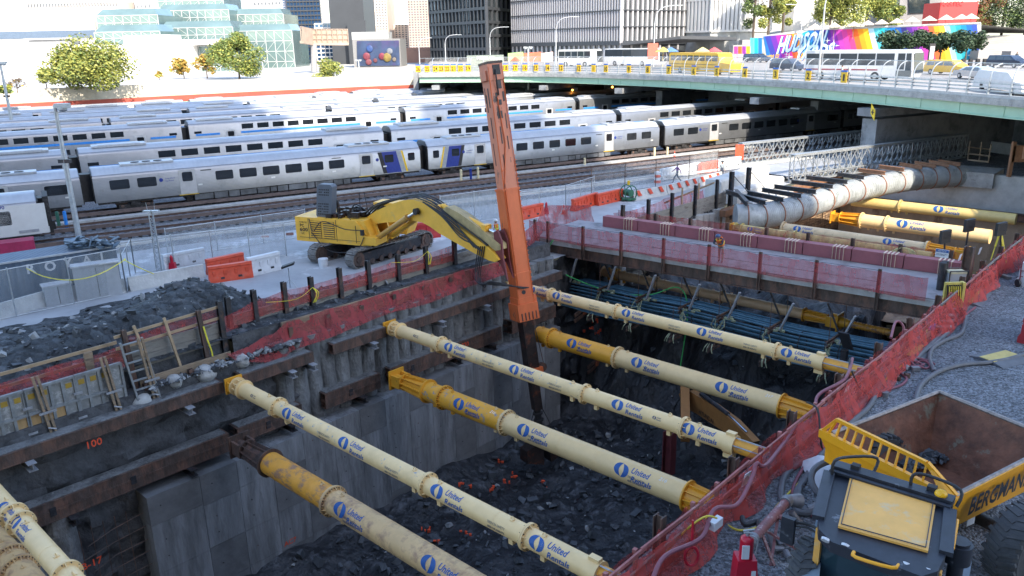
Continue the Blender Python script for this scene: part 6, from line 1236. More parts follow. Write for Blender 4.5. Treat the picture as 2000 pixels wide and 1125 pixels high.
m_dblue = M("deep_blue_stripe", (.01, .03, .22), .4); m_gstr = M("grey_stripe", (.28, .3, .32), .4); m_ystr = M("yellow_stripe", (.7, .45, .02), .4); m_bstr = M("bright_blue_stripe", (.03, .22, .62), .4)
def body(b, L, z0, z1, ztop, w_=3.1, x0=0.):
    pr = [(0, z0), (0, z1), (.18, z1+.25), (.7, ztop-.08), (w_/2, ztop), (w_-.7, ztop-.08), (w_-.18, z1+.25), (w_, z1), (w_, z0)]
    b.prism([V3(x0, y, z) for y, z in pr], V3(L, 0, 0))
def rrect(b, x0, x1, z0, z1, y=-.012, r=.12, th=.02):
    pts = []
    for cx, cz, a0 in ((x1-r, z1-r, 0), (x0+r, z1-r, 90), (x0+r, z0+r, 180), (x1-r, z0+r, 270)):
        for k in range(4): a = math.radians(a0+30*k); pts.append(V3(cx+r*math.cos(a), y, cz+r*math.sin(a)))
    b.prism(pts, V3(0, th, 0))
def bogie(t, x):
    o = None; b = MB(); b.box(V3(x, .35, .62), 2.6, .25, .35); b.box(V3(x, 2.75, .62), 2.6, .25, .35); b.box(V3(x, 1.5, .7), .6, 2.2, .35); b.box(V3(x, .2, .8), .7, .15, .3); o = b.build("bogie", m_under, t)
    for dx in (-1.0, 1.0): b = MB(); b.tube(V3(x+dx, .75, .72), V3(x+dx, .88, .72), .46, 18); b.tube(V3(x+dx, 2.25, .72), V3(x+dx, 2.38, .72), .46, 18); b.tube(V3(x+dx, .2, .66), V3(x+dx, .45, .66), .14, 8); b.build("wheelset", m_rust, o)
def car_single(label, L, cab=None, grp="silver single-deck train cars"):
    t = T("train_car", label, "train car", (0, 0, 0), grp)
    b = MB(); body(b, L-.9, 1.15, 3.15, 3.95, x0=.45); b.build("body_shell", m_stl, t, ang=50)
    b = MB(); pr = [(.16, 3.42), (.7, 3.90), (1.55, 3.98), (2.4, 3.90), (2.94, 3.42)]; b.prism([V3(.5, y, z) for y, z in pr], V3(L-1, 0, 0)); b.build("roof", m_roof, t, ang=50)
    
    for x in (.42, L-.42): b = MB(); b.box(V3(x, 1.55, 2.3), .1, 2.9, 2.3); b.build("end_panel", m_under, t)
    for x in (.2, L-.2): b = MB(); b.box(V3(x, 1.55, 2.35), .42, 1.2, 2.3); b.build("gangway", m_blk, t)
    wins = [(L*.055, 1), (L*.125, 1)]+[(L*(.335+.068*i), 1) for i in range(6)]+[(L*.90, 0 if cab else 1), (L*.955-1.2, 0 if cab else 1)]
    if cab == 'l': wins = [(L-x-1.5, k) for x, k in wins]
    for x, k in wins:
        if k: b = MB(); rrect(b, x, x+1.5, 2.15, 2.95); b.build("window", m_win, t)
    for x in (L*.235, L*.775) if cab != 'l' else (L*.765-1.3, L*.225-1.3):
        b = MB(); rrect(b, x, x+1.35, 1.2, 3.3, -.02, .08, .03); o = b.build("door", M("door_steel", (.46, .46, .46), .5, .4, .1, 2), t); b = MB(); rrect(b, x+.25, x+1.1, 2.3, 3.1, -.035, .12, .02); b.build("door_window", m_win, o)
        b = MB(); b.box(V3(x+.65, -.03, 1.14), 1.6, .05, .05); b.build("door_sill", m_ystr, o)
    xl = L*.187 if cab != 'l' else L*.16
    if cab == 'r': xl2 = L*.835
    else: xl2 = L*.72 if cab != 'l' else L*.15+.2
    for x in ((xl, xl2) if cab != 'l' else (L*.775, L*.14+.1)):
        b = MB(); b.tube(V3(x, -.02, 2.6), V3(x, .01, 2.6), .16, 16); letter(b, "Long Island", V3(x+.72, -.012, 2.68), V3(1, 0, 0), Z, .17, .004); letter(b, "Rail Road", V3(x+.66, -.012, 2.48), V3(1, 0, 0), Z, .17, .004); b.build("operator_logo", m_dblue, t)
    b = MB()
    for x in (L*.31, L*.70): b.box(V3(x, -.01, 3.12), .9, .02, .07)
    b.build("vent_slot", m_blk, t); b = MB()
    for x in (L*.29, L*.5, L*.69, L*.95 if cab != 'r' else L*.86): b.box(V3(x, -.01, 1.9), .35, .015, .13)
    b.build("notice_sticker", m_wht, t)
    if cab:
        f = (lambda x: x) if cab == 'r' else (lambda x: L-x)
        for (xa, xb, sl_, m) in ((L-4.9, L-4.5, .5, m_blk), (L-4.5, L-3.0, .5, m_dblue), (L-3.0, L-2.55, .5, m_gstr), (L-2.5, L-2.3, .5, m_ystr)):
            b = MB(); b.prism([V3(f(xa), -.012, 3.3), V3(f(xb), -.012, 3.3), V3(f(xb+sl_), -.012, 1.2), V3(f(xa+sl_), -.012, 1.2)], V3(0, .02, 0)); b.build("livery_stripe", m, t)
        for (xa, xb) in ((L-4.2, L-3.3), (L-1.75, L-1.05)): b = MB(); x0, x1 = sorted((f(xa), f(xb))); rrect(b, x0, x1, 2.25, 3.0, -.03); b.build("cab_window", m_win, t)
    for x in (3.4, L-3.4): bogie(t, x)
    b = MB(); b.box(V3(L/2, 1.55, 1.05), L-1.2, 2.9, .16); b.box(V3(L/2, 1.55, .8), L*.5, 2.2, .6); b.build("underframe", m_under, t)
    b = MB(); x = L*.27
    while x < L*.73: w_ = random.uniform(.6, 1.8); b.box(V3(x+w_/2, .22, .82), w_-.1, .3, random.uniform(.35, .55)); x += w_
    b.build("equipment_box", M("equipment_box_grey", (.13, .135, .14), .6, .3, .6, .5), t)
    for x in (L*.16, L*.82):
        b = MB(); b.box(V3(x, 1.55, 4.03), 4.2, 1.5, .16); o = b.build("roof_unit", m_roof, t); b = MB()
        for k in range(3): b.tube(V3(x-.9+.9*k, 1.4, 4.1), V3(x-.9+.9*k, 1.4, 4.15), .34, 14)
        b.build("fan", m_under, o)
    return t
def car_bilevel(label, L, grp="silver bi-level train cars"):
    t = T("train_car", label, "train car", (0, 0, 0), grp)
    b = MB(); body(b, L-.9, .75, 3.75, 4.4, x0=.45); b.build("body_shell", m_stl, t, ang=50)
    b = MB(); pr = [(.16, 3.98), (.7, 4.35), (1.55, 4.43), (2.4, 4.35), (2.94, 3.98)]; b.prism([V3(.5, y, z) for y, z in pr], V3(L-1, 0, 0)); b.build("roof", m_roof, t, ang=50)
    
    for x in (.42, L-.42): b = MB(); b.box(V3(x, 1.55, 2.3), .1, 2.9, 2.9); b.build("end_panel", m_under, t)
    for x in (.2, L-.2): b = MB(); b.box(V3(x, 1.55, 2.35), .42, 1.2, 2.5); b.build("gangway", m_blk, t)
    for i in range(8):
        x = L*.235+i*L*.068
        b = MB(); rrect(b, x, x+1.5, 3.05, 3.7, r=.04); b.build("window", m_win, t); b = MB(); rrect(b, x, x+1.5, 1.35, 1.95, r=.04); b.build("lower_window", m_win, t)
    for x in (L*.165, L*.80):
        b = MB(); rrect(b, x, x+1.3, 1.0, 3.0, -.02, .08, .03); o = b.build("door", MC["door_steel"], t); b = MB(); rrect(b, x+.25, x+1.05, 2.2, 2.85, -.035, .12, .02); b.build("door_window", m_win, o)
    b = MB()
    for (xa, xb) in ((L*.04, L*.14), (L*.23, L*.78), (L*.86, L*.96)): b.box(V3((xa+xb)/2, -.012, 2.62), xb-xa, .02, .26)
    b.build("blue_stripe", m_bstr, t); 
    for x in (L*.05, L*.95): b = MB(); b.box(V3(x, -.02, 2.95), .9, .02, .3); b.build("small_window", m_win, t)
    for x in (3.4, L-3.4): bogie(t, x)
    b = MB(); b.box(V3(L/2, 1.55, .65), L-8, 2.8, .3); b.build("underframe", m_under, t)
    for x in (L*.13, L*.86): b = MB(); b.box(V3(x, 1.55, 4.46), 4.6, 1.9, .18); b.box(V3(x, 1.55, 4.57), 3.6, 1.5, .06); b.build("roof_unit", m_roof, t)
    return t
RZ = math.radians(30)
LS = 30.1
A_mid = car_single("silver train car in the front row, its right end hidden by the orange mast", LS); A_r = car_single("silver car left of the coupling with blue and yellow stripes at its right end", LS, 'r'); A_l = car_single("silver car right of the coupling with blue and yellow stripes at its left end", LS+3, 'l')
Bc = car_bilevel("x", LS)
kd = KIDS()
n1_ = 74.0
s1 = s_px(172, n1_, 2.2); s2 = s_px(829, n1_, 2.2); s3 = s_px(1293, n1_, 2.2)
def place(o, s, n, scx=1., z=.27): o.location = TP(s, n, z-.0); o.rotation_euler = (0, 0, RZ); o.scale = (scx, 1, 1); return o
place(A_r, s1, n1_, (s2-s1)/LS, 0); place(A_l, s2, n1_, (s3-s2)/(LS+3), 0)
place(A_mid, s3, n1_, 1.08, 0); A_mid["label"] = "front-row silver car whose right half catches the sun beside the overpass"
place(dup(A_mid, label="front-row silver car at the left edge, cut by the light pole", kids=kd), s1-LS*1.02, n1_, 1.02, 0)
place(dup(A_r, label="dark front-row car under the overpass with blue and yellow end stripes", kids=kd), s3+LS*1.08, n1_, .6, 0)
place(dup(A_mid, label="dark train car deepest under the overpass", kids=kd), s3+LS*1.08+LS*.6, n1_, 1, 0)
n2_ = 86.2; q = [s_px(x, n2_, 3.2) for x in (145, 757, 1209)]
bil = [(q[0], q[1], n2_, "second-row bi-level car directly behind the striped front car"), (q[1], q[2], n2_, "second-row bi-level car crossed by the orange mast"), (q[2], q[2]+LS, n2_, "second-row bi-level car whose right half is sunlit"), (q[2]+LS, q[2]+2*LS, n2_, "second-row bi-level car in the dark under the overpass"), (q[0]-LS, q[0], n2_, "second-row bi-level car at the left edge")]
n3_ = 110.6; q = [s_px(x, n3_, 3.2) for x in (362, 787, 1128)]
bil += [(q[0], q[1], n3_, "third-row bi-level car, sunlit on its right half, left of centre"), (q[1], q[2], n3_, "third-row bi-level car behind the orange mast"), (q[2], q[2]+LS, n3_, "third-row sunlit bi-level car reaching the overpass"), (q[2]+LS, q[2]+2*LS, n3_, "third-row bi-level car fully under the overpass"), (q[0]-LS, q[0], n3_, "third-row bi-level car left of the tall light pole"), (q[0]-2*LS, q[0]-LS, n3_, "third-row bi-level car at the left edge of the view")]
for r, (nn, off_) in enumerate(((123.5, 8), (134.5, 20), (143, 0), (151, 14), (158.5, 24))):
    for k in range(-2, 4):
        s = off_+k*31.2; bil.append((s, s+31, nn, "car number %s from the left in the %s row back, mostly roof visible" % (["one", "two", "three", "four", "five", "six"][k+2], ["fourth", "fifth", "sixth", "seventh", "eighth"][r])))
first = True
for (a, c_, n, lab) in bil:
    o = Bc if first else dup(Bc, label=lab, kids=kd)
    if first: o["label"] = lab; first = False
    place(o, a, n, (c_-a)/LS, 0)
# car at bottom left with open nose and red buffers
s0_ = s_px(92, 63.2, 2.2); t = car_single("white-ended silver car with exposed dark nose and number 7690 at the left edge", LS); place(t, s0_-LS, 63.6, 1, 0)
t["group"] = "silver single-deck train cars"
b = MB(); b.box(V3(LS+.1, 1.55, 2.4), .35, 2.7, 2.6); b.box(V3(LS+.3, .6, 1.6), .3, .5, .6); o = b.build("open_nose", m_under, None); o.parent = t
b = MB(); rrect(b, LS-3.3, LS-2.1, 2.0, 2.95, -.04); o = b.build("cab_side_window", m_win, None); o.parent = t
b = MB(); letter(b, "7690", V3(LS-2.7, -.05, 3.25), V3(1, 0, 0), Z, .34, .02); o = b.build("car_number", m_dblue, None); o.parent = t
b = MB(); b.box(V3(LS-3, -.025, 2.25), 6.0, .03, 2.1); b.box(V3(LS-.2, .3, 1.4), .5, .3, .4); o = b.build("white_end_panel", m_wht, None); o.parent = t
b = MB(); b.box(V3(LS-1.2, -.06, 1.45), 1.2, .03, .2); o = b.build("grab_step", m_lsteel, None); o.parent = t
b = MB(); b.box(at(32, 488, .75), 2.2, 1.3, 1.3, TD); b.box(at(32, 488, .75)-TN*.66, .05, .02, 1.3, TD); tag(b.build("red_buffer_box", M("raspberry_paint", (.33, .02, .07), .5)), "raspberry red metal box under the nose of the left car", "box")
for (px, py, h, m, lab) in ((901, 355, 1.2, M("cream_bollard", (.6, .52, .33), .6), "left one of two cream bollards beside the front train"), (934, 350, 1.2, MC["cream_bollard"], "right one of two cream bollards beside the front train"), (920, 353, 1.2, m_dblue, "slim blue post between the cream bollards"), (1278, 307, 1.1, MC["cream_bollard"], "cream bollard left of the small traffic cone"), (1303, 306, 1.1, MC["cream_bollard"], "cream bollard next to the small traffic cone"), (131, 445, 1.3, m_bstr, "bright blue hydrant post at the left beside the track"), (116, 443, 1.2, M("dark_green_paint", (.03, .12, .08), .5), "dark green post next to the blue hydrant post"), (1142, 325, .9, MC["cream_bollard"], "short yellow bollard beyond the wire fence")):
    p = at(px, py, 0); b = MB(); b.tube(p, p+Z*h, .13, 10); b.ball(p+Z*h, .13, 8, 5, (1, 1, .4)); tag(b.build("bollard", m), lab, "bollard")
# cones, drum, reel
def cone(px, py, lab, h=.75):
    p = at(px, py, 0); t = T("traffic_cone", lab, "traffic cone", p); b = MB(); b.tube(p, p+Z*h, .17, 14, .03); b.box(p+Z*.02, .42, .42, .04); b.build("cone", m_orb, t); b = MB(); b.tube(p+Z*h*.45, p+Z*h*.7, .11, 14, .072); b.build("white_band", m_whb, t)
cone(1101, 418, "small traffic cone on the road right of the extinguisher"); cone(1317, 310, "traffic cone beside the front train near the bollards", .9)
p = at(1284, 357, 0); t = T("traffic_drum", "orange and white banded traffic drum by the rusty post", "traffic drum", p)
for k in range(4): b = MB(); b.tube(p+Z*(.27*k), p+Z*(.27*(k+1)-.01), .31-.01*k, 18); b.build("band", m_orb if k % 2 == 0 else m_whb, t)
p = at(1227, 392, 0); t = T("hose_reel", "green hose reel with coiled line behind the red net", "hose reel", p); b = MB()
for e in (-.35, .35): b.path([p+Z*.7+TN*e+(TD*math.cos(a)+Z*math.sin(a))*.65 for a in [k*.45 for k in range(15)]], .05, 6)
b.box(p+Z*.2, 1.2, .9, .12); b.tube(p+Z*.7-TN*.4, p+Z*.7+TN*.4, .3, 12); b.build("reel", M("green_reel_paint", (.03, .13, .07), .5), t); b = MB(); b.tube(p+Z*1.4, p+Z*1.75, .12, 8); b.build("yellow_cap", m_ystr, t)
# posts and boards of the far barrier (between bridge and truss)
boards("grey plank wall with red net beyond the walkway bridge, below the striped barriers", 20.5, 36.2, -.75, -.1, 1.15, m_woodg, posts=(21.2, 24.4, 27.6, 31., 34.4), ph=1.2, pm=m_dsteel)
netting([P(20.6, -1.0, 1.9), P(24.4, -1.0, 1.75), P(27.6, -1., 1.9), P(31, -1., 1.8), P(33, -1, 1.75)], [P(20.6, -.9, .9), P(24.4, -.9, .9), P(27.6, -.9, .95), P(31, -.9, 1.), P(33, -.9, 1.)], label="red net stretched on the far plank wall beyond the bridge", wob=.1)
netting([P(10.5, -1.2, 2.2), P(13, -2.0, 2.1), P(16, -3.8, 2.0), P(19.5, -6.0, 2.0), P(22, -4, 1.9)], [P(10.5, -.9, .3), P(13, -1.8, .4), P(16, -3.4, .4), P(19.5, -5.6, .3), P(22, -3.6, .3)], label="red net wrapped round the left end of the walkway bridge", wob=.12, m=m_netd)
for k, (s, t_, lab) in enumerate(((29.5, -1.3, "left fresh lumber upright on the far plank wall"), (32.0, -1.3, "right fresh lumber upright on the far plank wall"))): b = MB(); b.beam(P(s, t_+.4, -.1), P(s, t_+.4, 2.4), .1, .1, up=U); tag(b.build("timber", m_woodl), lab, "timber")
b = MB(); b.beam(P(27.5, -1.2, 1.5), P(35, -1.2, 2.0), .06, .14); tag(b.build("timber_rail", m_wood), "lumber rail crossing the two uprights beyond the bridge", "timber")
# ledge of pale secant piles under the far plank wall
b = MB(); s = 21.
while s < 36: b.tube(P(s, -.7, -3.5), P(s, -.7, -.1+.2*nz(s, 0)), .5, 14); s += .95
tag(b.build("secant_pile_wall", m_conc), kind="structure")
b = MB(); b.box(P(29, .35, -1.9), 15, 1.3, .3, V, -U); b.box(P(29, -.3, -2.9), 15, .8, 2., V, -U); struct("pit_ledge", b, m_conc)
# concrete block steps, wrapped pipe, hanger beams and truss bridges
gb2 = "big concrete blocks stacked at the pit corner"
for (a, c_, z0, z1, lab) in ((P(36.6, -2.2), P(46.5, -2.6), 0, 1.9, "upper large concrete block behind the two steel posts"), (P(37.2, -.9), P(46.8, -1.2), -.2, 1.0, "middle white concrete block step"), (P(38, .2), P(46.5, -.1), -1.4, .1, "lowest concrete block step above the wrapped pipe")):
    t = T("concrete_block", lab, "concrete block", (a+c_)/2, gb2); b = MB(); d = (c_-a).normalized(); y = Z.cross(d); b.prism([a+y*.7+Z*z0, a-y*.7+Z*z0, a-y*.7+Z*(z1-.15), a-y*.55+Z*z1, a+y*.7+Z*z1], d*(c_-a).length); b.build("block", m_concl, t)
for (s, t_) in ((36.4, -.4), (39.2, -.3)): b = MB(); b.ibeam(P(s, t_, -1.2), P(s, t_, 2.8), .32, .32, .04, .03, up=U); b.path([P(s, t_, 2.6), P(s+1.4, t_+.6, 1.2), P(s+2.4, t_+1.0, .1)], .03, 5, smooth=3); tag(b.build("steel_post", m_dsteel), "left tall steel post with chain above the wrapped pipe" if s < 37 else "right tall steel post with chain above the wrapped pipe", "steel post")
m_wrap = M("wrapped_pipe_skin", (.36, .385, .39), .5, .1, .3, .8, bump=.3, patch=.58, pcol=(.24, .26, .25), pscale=1.2)
pp = [at(1436, 424, .0), at(1480, 423, .0), at(1545, 410, .1), at(1600, 393, .2), at(1660, 374, .3), at(1740, 357, .3), at(1800, 349, .3), at(1850, 345, .3), at(1880, 344, .2)]
t = T("wrapped_pipe", "large spiral-wrapped grey pipe slung over the far pit", "pipe", pp[3]); cp = catmull(pp, 10); b = MB(); b.path(cp, 1.0, 30); b.build("pipe", m_wrap, t)
b = MB(); L_ = len(cp)
for i in range(4, L_-2):
    d = (cp[i+1]-cp[i]).normalized()
    for f in (0, .5): c_ = cp[i].lerp(cp[i+1], f); b.tube(c_-d*.05, c_+d*.05, 1.018, 24)
b.build("spiral_wrap", m_wrap, t)
gh2 = "steel beams hanging the wrapped pipe"
for k in range(14):
    i = 5+int(k*5.2); c_ = cp[min(i, L_-2)]; d = (cp[min(i+1, L_-1)]-cp[i-1]).normalized(); y = Z.cross(d); h = T("pipe_hanger", "beam hanger number %s from the left over the wrapped pipe" % ["one", "two", "three", "four", "five", "six", "seven", "eight", "nine", "ten", "eleven", "twelve", "thirteen", "fourteen"][k], "pipe hanger", c_, gh2)
    zt = 1.24
    b = MB(); b.ibeam(c_+y*(4.4 if k < 2 else 2.9 if k < 7 else 1.7)+Z*zt, c_-y*.8+Z*zt, .3, .34, .04, .03); b.build("beam", m_dsteel if k < 8 else M("brown_beam", (.26, .13, .07), .6, 0, .3, 2), h)
    b = MB(); b.tube(c_-y*.1+Z*1.1, c_-y*.1+Z*zt, .03, 5); b.path([c_+d*.15+(-y*math.cos(a)+Z*math.sin(a))*1.04 for a in [1.2-.3*j for j in range(9)]], .05, 5); b.build("strap", M("rust_strap", (.30, .14, .09), .6), h)
b = MB(); b.box(P(47, -.2, -.25)+U*.4, 26, .5, .5, V, -U); struct("pit_ledge", b, MC["brown_beam"])
def truss(label, A, Bq, h, w_=.5, n_=None, dbl=0, rz=0):
    d = (Bq-A).normalized(); L = (Bq-A).length; n_ = n_ or round(L/1.6); y = Z.cross(d); t = T("truss_bridge", label, "truss bridge", (A+Bq)/2, "galvanised panel truss bridges"); st_ = L/n_
    for side in (0, 1):
        o = y*(side*w_); b = MB()
        for z in (.1, h): b.beam(A+o+Z*z, Bq+o+Z*z, .12, .16)
        b.beam(A+o+Z*(h*.28), Bq+o+Z*(h*.28), .06, .1); b.build("chord", m_galv, t)
        b = MB()
        for i in range(n_+1): b.beam(A+o+d*(st_*i)+Z*.1, A+o+d*(st_*i)+Z*h, .08, .08, up=d)
        b.build("uprights", m_galv, t); b = MB()
        for i in range(n_):
            m_ = A+o+d*(st_*(i+.5)); b.beam(A+o+d*(st_*i)+Z*h*.5, m_+Z*h, .07, .07); b.beam(A+o+d*(st_*i)+Z*h*.5, m_+Z*.1, .07, .07); b.beam(A+o+d*(st_*(i+1))+Z*h*.5, m_+Z*h, .07, .07); b.beam(A+o+d*(st_*(i+1))+Z*h*.5, m_+Z*.1, .07, .07)
        b.build("diagonals", m_galv, t)
    b = MB(); b.beam(A+y*(w_/2)+Z*(h+.1), Bq+y*(w_/2)+Z*(h+.1), w_+.15, .1); b.build("top_plate", m_galv, t)
    b = MB()
    for i in range(n_*2): b.beam(A+d*(st_*.5*i)+Z*.2, A+d*(st_*.5*i)+y*w_+Z*.2, .08, .1)
    b.build("cross_ties", m_galv, t); return d, y
TA, TB = at(1548, 357, .1), at(1885, 309, .1); dT, yT = truss("nearer galvanised truss side of the temporary bridge over the far pit", TA, TB, 2.5)
TA2 = at(1447, 322, .1); truss("farther galvanised truss side of the temporary bridge near the overpass pier", TA2, TA2+dT*27, 2.2)
b = MB(); b.add([TA+yT*.8+Z*.5, TB+yT*.8+Z*.5, TB+yT*7+Z*.5, TA+yT*7+Z*.5]+[TA+yT*.8+Z*.3, TB+yT*.8+Z*.3, TB+yT*7+Z*.3, TA+yT*7+Z*.3], [(0, 1, 2, 3), (4, 5, 6, 7), (0, 1, 5, 4)]); tag(b.build("bridge_deck", M("pale_steel_deck", (.42, .43, .44), .5, .2, .15, 1), smooth=False), "pale deck between the two truss sides", "bridge deck")
b = MB(); b.box(TA2-V3(.3, .2, -1.4), .9, .1, 1.6); tag(b.build("orange_panel", m_orb), "bright orange panel at the near end of the far truss", "panel")
# far end odds
t = T("timber_barrier", "timber guard rail on the concrete at the far right end", "guard rail", at(1900, 320, 1))
for (pa, pb) in (((1890, 287), (1935, 292)), ((1890, 300), (1935, 305)), ((1890, 312), (1930, 316))): b = MB(); b.beam(at(*pa, 1.2), at(*pb, 1.2), .06, .16); b.build("rail", m_wood, t)
for (x, y) in ((1912, 313), (1930, 318), (1890, 311)): b = MB(); p = at(x, y, .6); b.beam(p, p+Z*1.9, .12, .12, up=U); b.build("post", m_wood, t)
t = T("brown_shed", "brown framed platform at the right edge above the far wall", "platform", at(1990, 330, 1)); p = at(1985, 345, .6); b = MB(); b.box(p+V3(2, 0, 2.1), 5.5, .3, 1.5); b.box(p+V3(-.7, 0, 1.6), .3, .3, 3.2); b.build("frame", MC["brown_beam"], t); b = MB(); b.box(p+V3(2.2, -.2, 2.2), 4.2, .1, 1.1); b.build("panel", M("pale_orange_ply", (.55, .33, .22), .7), t)
jersey("concrete_barrier", "concrete barrier row right of the truss end at far right", at(1905, 292), at(2040, 312), 1.2, group=gb)
fence("crowd-type barriers standing in the dark under the overpass", [at(1880, 288), at(1925, 285), at(2010, 285)], 2.6, every=1.2, net=False, rails=(0, .5, 1), zb=0)
b = MB(); b.box(at(1893, 340, .3)+Z*-.2, 5, 4, 1.4, U); struct("pit_ledge", b, m_conc)
# ================================================================= overpass
OZ = 8.1
ED = catmull([V3(49, 30, 0), V3(46.5, 44, 0), V3(44.0, 56, 0), V3(41.5, 66.2, 0), V3(37.6, 86, 0), V3(32.4, 102, 0), V3(25.5, 118, 0), V3(17, 131.5, 0), V3(9, 141, 0), V3(.8, 147.4, 0), V3(-16.4, 152.5, 0)], 8)
CL = [0.]
for a, c_ in zip(ED, ED[1:]): CL.append(CL[-1]+(c_-a).length)
def ed(s):
    s = min(max(s, 0), CL[-1]-.01)
    for i in range(len(CL)-1):
        if CL[i+1] >= s: q = (s-CL[i])/(CL[i+1]-CL[i]); p = ED[i].lerp(ED[i+1], q); d = (ED[i+1]-ED[i]).normalized(); return p, d, V3(d.y, -d.x, 0)   # point, along (away), outward? towards the street
def prx(p): c_ = RM.transposed() @ (Vector(p)-V3(0, 0, H)); return 1000+F*c_.x/-c_.z
def ed_px(px):
    lo, hi = 12., CL[-1]
    for _ in range(40):
        m_ = (lo+hi)/2
        if prx(ed(m_)[0]+Z*OZ) > px: lo = m_
        else: hi = m_
    return lo
m_grn = M("bridge_green", (.36, .54, .40), .5, 0, .08, .6, patch=.66, pcol=(.36, .52, .42), pscale=.6)
m_pier = M("pier_concrete", (.24, .25, .26), .8, 0, .25, .6, bump=.3, patch=.58, pcol=(.13, .135, .145), pscale=.5)
ov = T("overpass", "curved road overpass with pale green girder and concrete deck edge", "overpass", V3(20, 125, 0))
def strip(b, zlo, zhi, off0, off1, step=2.):
    s = 0
    while s < CL[-1]-.02:
        e = min(s+step, CL[-1]-.01); p0, d0, n0 = ed(s); p1, d1, n1 = ed(e)
        q = [p0+n0*off0+Z*zlo, p1+n1*off0+Z*zlo, p1+n1*off1+Z*zlo, p0+n0*off1+Z*zlo]; b.add(q+[p+Z*(zhi-zlo) for p in q], [(0, 3, 2, 1), (4, 5, 6, 7), (0, 1, 5, 4), (2, 3, 7, 6)]); s = e
b = MB(); strip(b, 7.45, 8.05, -.25, .6); b.build("deck_edge", m_conc, ov)
b = MB(); strip(b, 8.05, 8.28, -.2, .25); b.build("kerb", m_concl, ov)
for o_ in (.15, 5, 10, 15, 20): b = MB(); strip(b, 6.5, 7.46, o_, o_+.2); b.build("girder", m_grn, ov)
b = MB(); strip(b, 6.45, 6.53, -.1, .5); b.build("girder_flange", m_grn, ov)
b = MB(); s = 2.
while s < CL[-1]: p, d, n = ed(s); b.box(p+n*.13+Z*7., .06, .05, .9, d); s += 5.2
b.build("girder_stiffeners", m_grn, ov)
far = [ed(CL[-1])[0]+V3(-20, 8, 0), V3(-60, 700, 0), V3(900, 700, 0), V3(900, 20, 0)]
pts = [ed(CL[-1]*i/50)[0]+ed(CL[-1]*i/50)[2]*.1 for i in range(51)]
b = MB(); vs = []; 
for i in range(51): p = pts[i]; vs += [p+Z*8.04, V3(p.x+(i/50)*-40+900*(1-i/50), 700*(i/50)+p.y*(1-i/50), 8.04)]
b.add(vs, [(2*i, 2*i+1, 2*i+3, 2*i+2) for i in range(50)]); b.add([v-Z*.55 for v in vs], [(2*i, 2*i+1, 2*i+3, 2*i+2) for i in range(50)])
struct("upper_street", b, M("street_asphalt", (.28, .27, .26), .8, 0, .15, .3), smooth=False)
for k, px in enumerate((1706, 1483, 1213, 1063, 850)):
    p, d, n = ed(ed_px(px)); n = (n+d*.25).normalized(); y = Z.cross(n); b = MB(); b.prism([p-n*.1+y*1.1+Z*v for v in (0, 5.4, 5.4, 0)][:1]+[p-n*.3+y*1.2+Z*5.1, p-n*.3-y*1.2+Z*5.1, p-n*-.0-y*1.0], n*24); b = MB()
    o1 = 12 if k == 0 else 18; b.box(p+n*o1+Z*2.4, 24 if k == 0 else 12, 1.8 if k == 0 else 1.2, 5.0, n); b.box(p+n*11.6+Z*5.6, 24.6, 2.2 if k == 0 else 1.4, .8, n); b.build("pier", m_pier, ov)
p, d, n = ed(ed_px(1706)); b = MB(); q = at(1705, 219, 5.4); q = atPl(1705, 219, p-n*.9, n); b.box(q, 1.0, .05, 1.0, (d+Z).normalized(), n); b.build("diamond_sign", M("sign_yellow", (.75, .52, .02), .5), ov); b = MB(); b.box(q-n*.05, .5, .02, .1, d, n); b.box(q-n*.05, .1, .02, .5, d, n); b.build("sign_symbol", m_blk, ov)
b = MB()
for i in range(40): s = CL[-1]*i/40; p, d, n = ed(s); p2, d2, n2 = ed(CL[-1]*(i+1)/40); b.quad(p+n*26, p2+n2*26, p2+n2*26+Z*7.9, p+n*26+Z*7.9)
struct("retaining_wall", b, m_pier)
for px, py in ((1118, 176), (1196, 170), (1580, 222)):
    p = atPl(px, py, V3(0, 150 if px < 1500 else 118, 0), V3(0, 1, 0)); b = MB(); b.ball(p, .18, 8, 5); mm = M("sodium_lamp", (.9, .4, .1), .5)
    mm.node_tree.nodes["Principled BSDF"].inputs["Emission Color"].default_value = (1, .35, .05, 1); mm.node_tree.nodes["Principled BSDF"].inputs["Emission Strength"].default_value = 4
    tag(b.build("under_lamp", mm), {1118: "left orange lamp glowing under the overpass", 1196: "right orange lamp glowing under the overpass", 1580: "small orange lamp above the dark train under the overpass"}[px], "lamp")
# screened railing
m_scr = netmat("railing_screen", (.5, .5, .48), .06, .22, .6)
t = T("overpass_railing", "silver railing with inward-curved screen along the overpass edge", "railing", V3(20, 125, 8))
s = 1.; 
while s < CL[-1]-.5:
    p, d, n = ed(s); b = MB(); b.beam(p-n*.12+Z*8.25, p-n*.12+Z*9.25, .16, .13, up=d); b.path([p-n*.1+Z*9.2, p-n*.05+Z*9.9, p+n*.18+Z*10.4, p+n*.6+Z*10.7, p+n*.95+Z*10.78], .055, 5, smooth=2); b.build("post", m_galv, t); s += 2.45
for z, h in ((8.5, .14), (8.8, .14), (9.12, .14)): b = MB(); strip(b, z, z+h, -.06, .0); b.build("rail", m_galv, t)
b = MB(); strip(b, 10.76, 10.82, .9, .96); strip(b, 9.3, 9.34, -.06, .0); b.build("screen_edge", m_galv, t)
b = MB(); prof = [(-.05, 9.3), (0, 9.9), (.2, 10.4), (.6, 10.7), (.95, 10.78)]; s = 0; rows = []
while s < CL[-1]: p, d, n = ed(s); rows.append([p+n*o_+Z*z for o_, z in prof]); s += 1.5
b.add([v for r in rows for v in r], [(i*5+j, (i+1)*5+j, (i+1)*5+j+1, i*5+j+1) for i in range(len(rows)-1) for j in range(4)]); b.build("screen", m_scr, t)
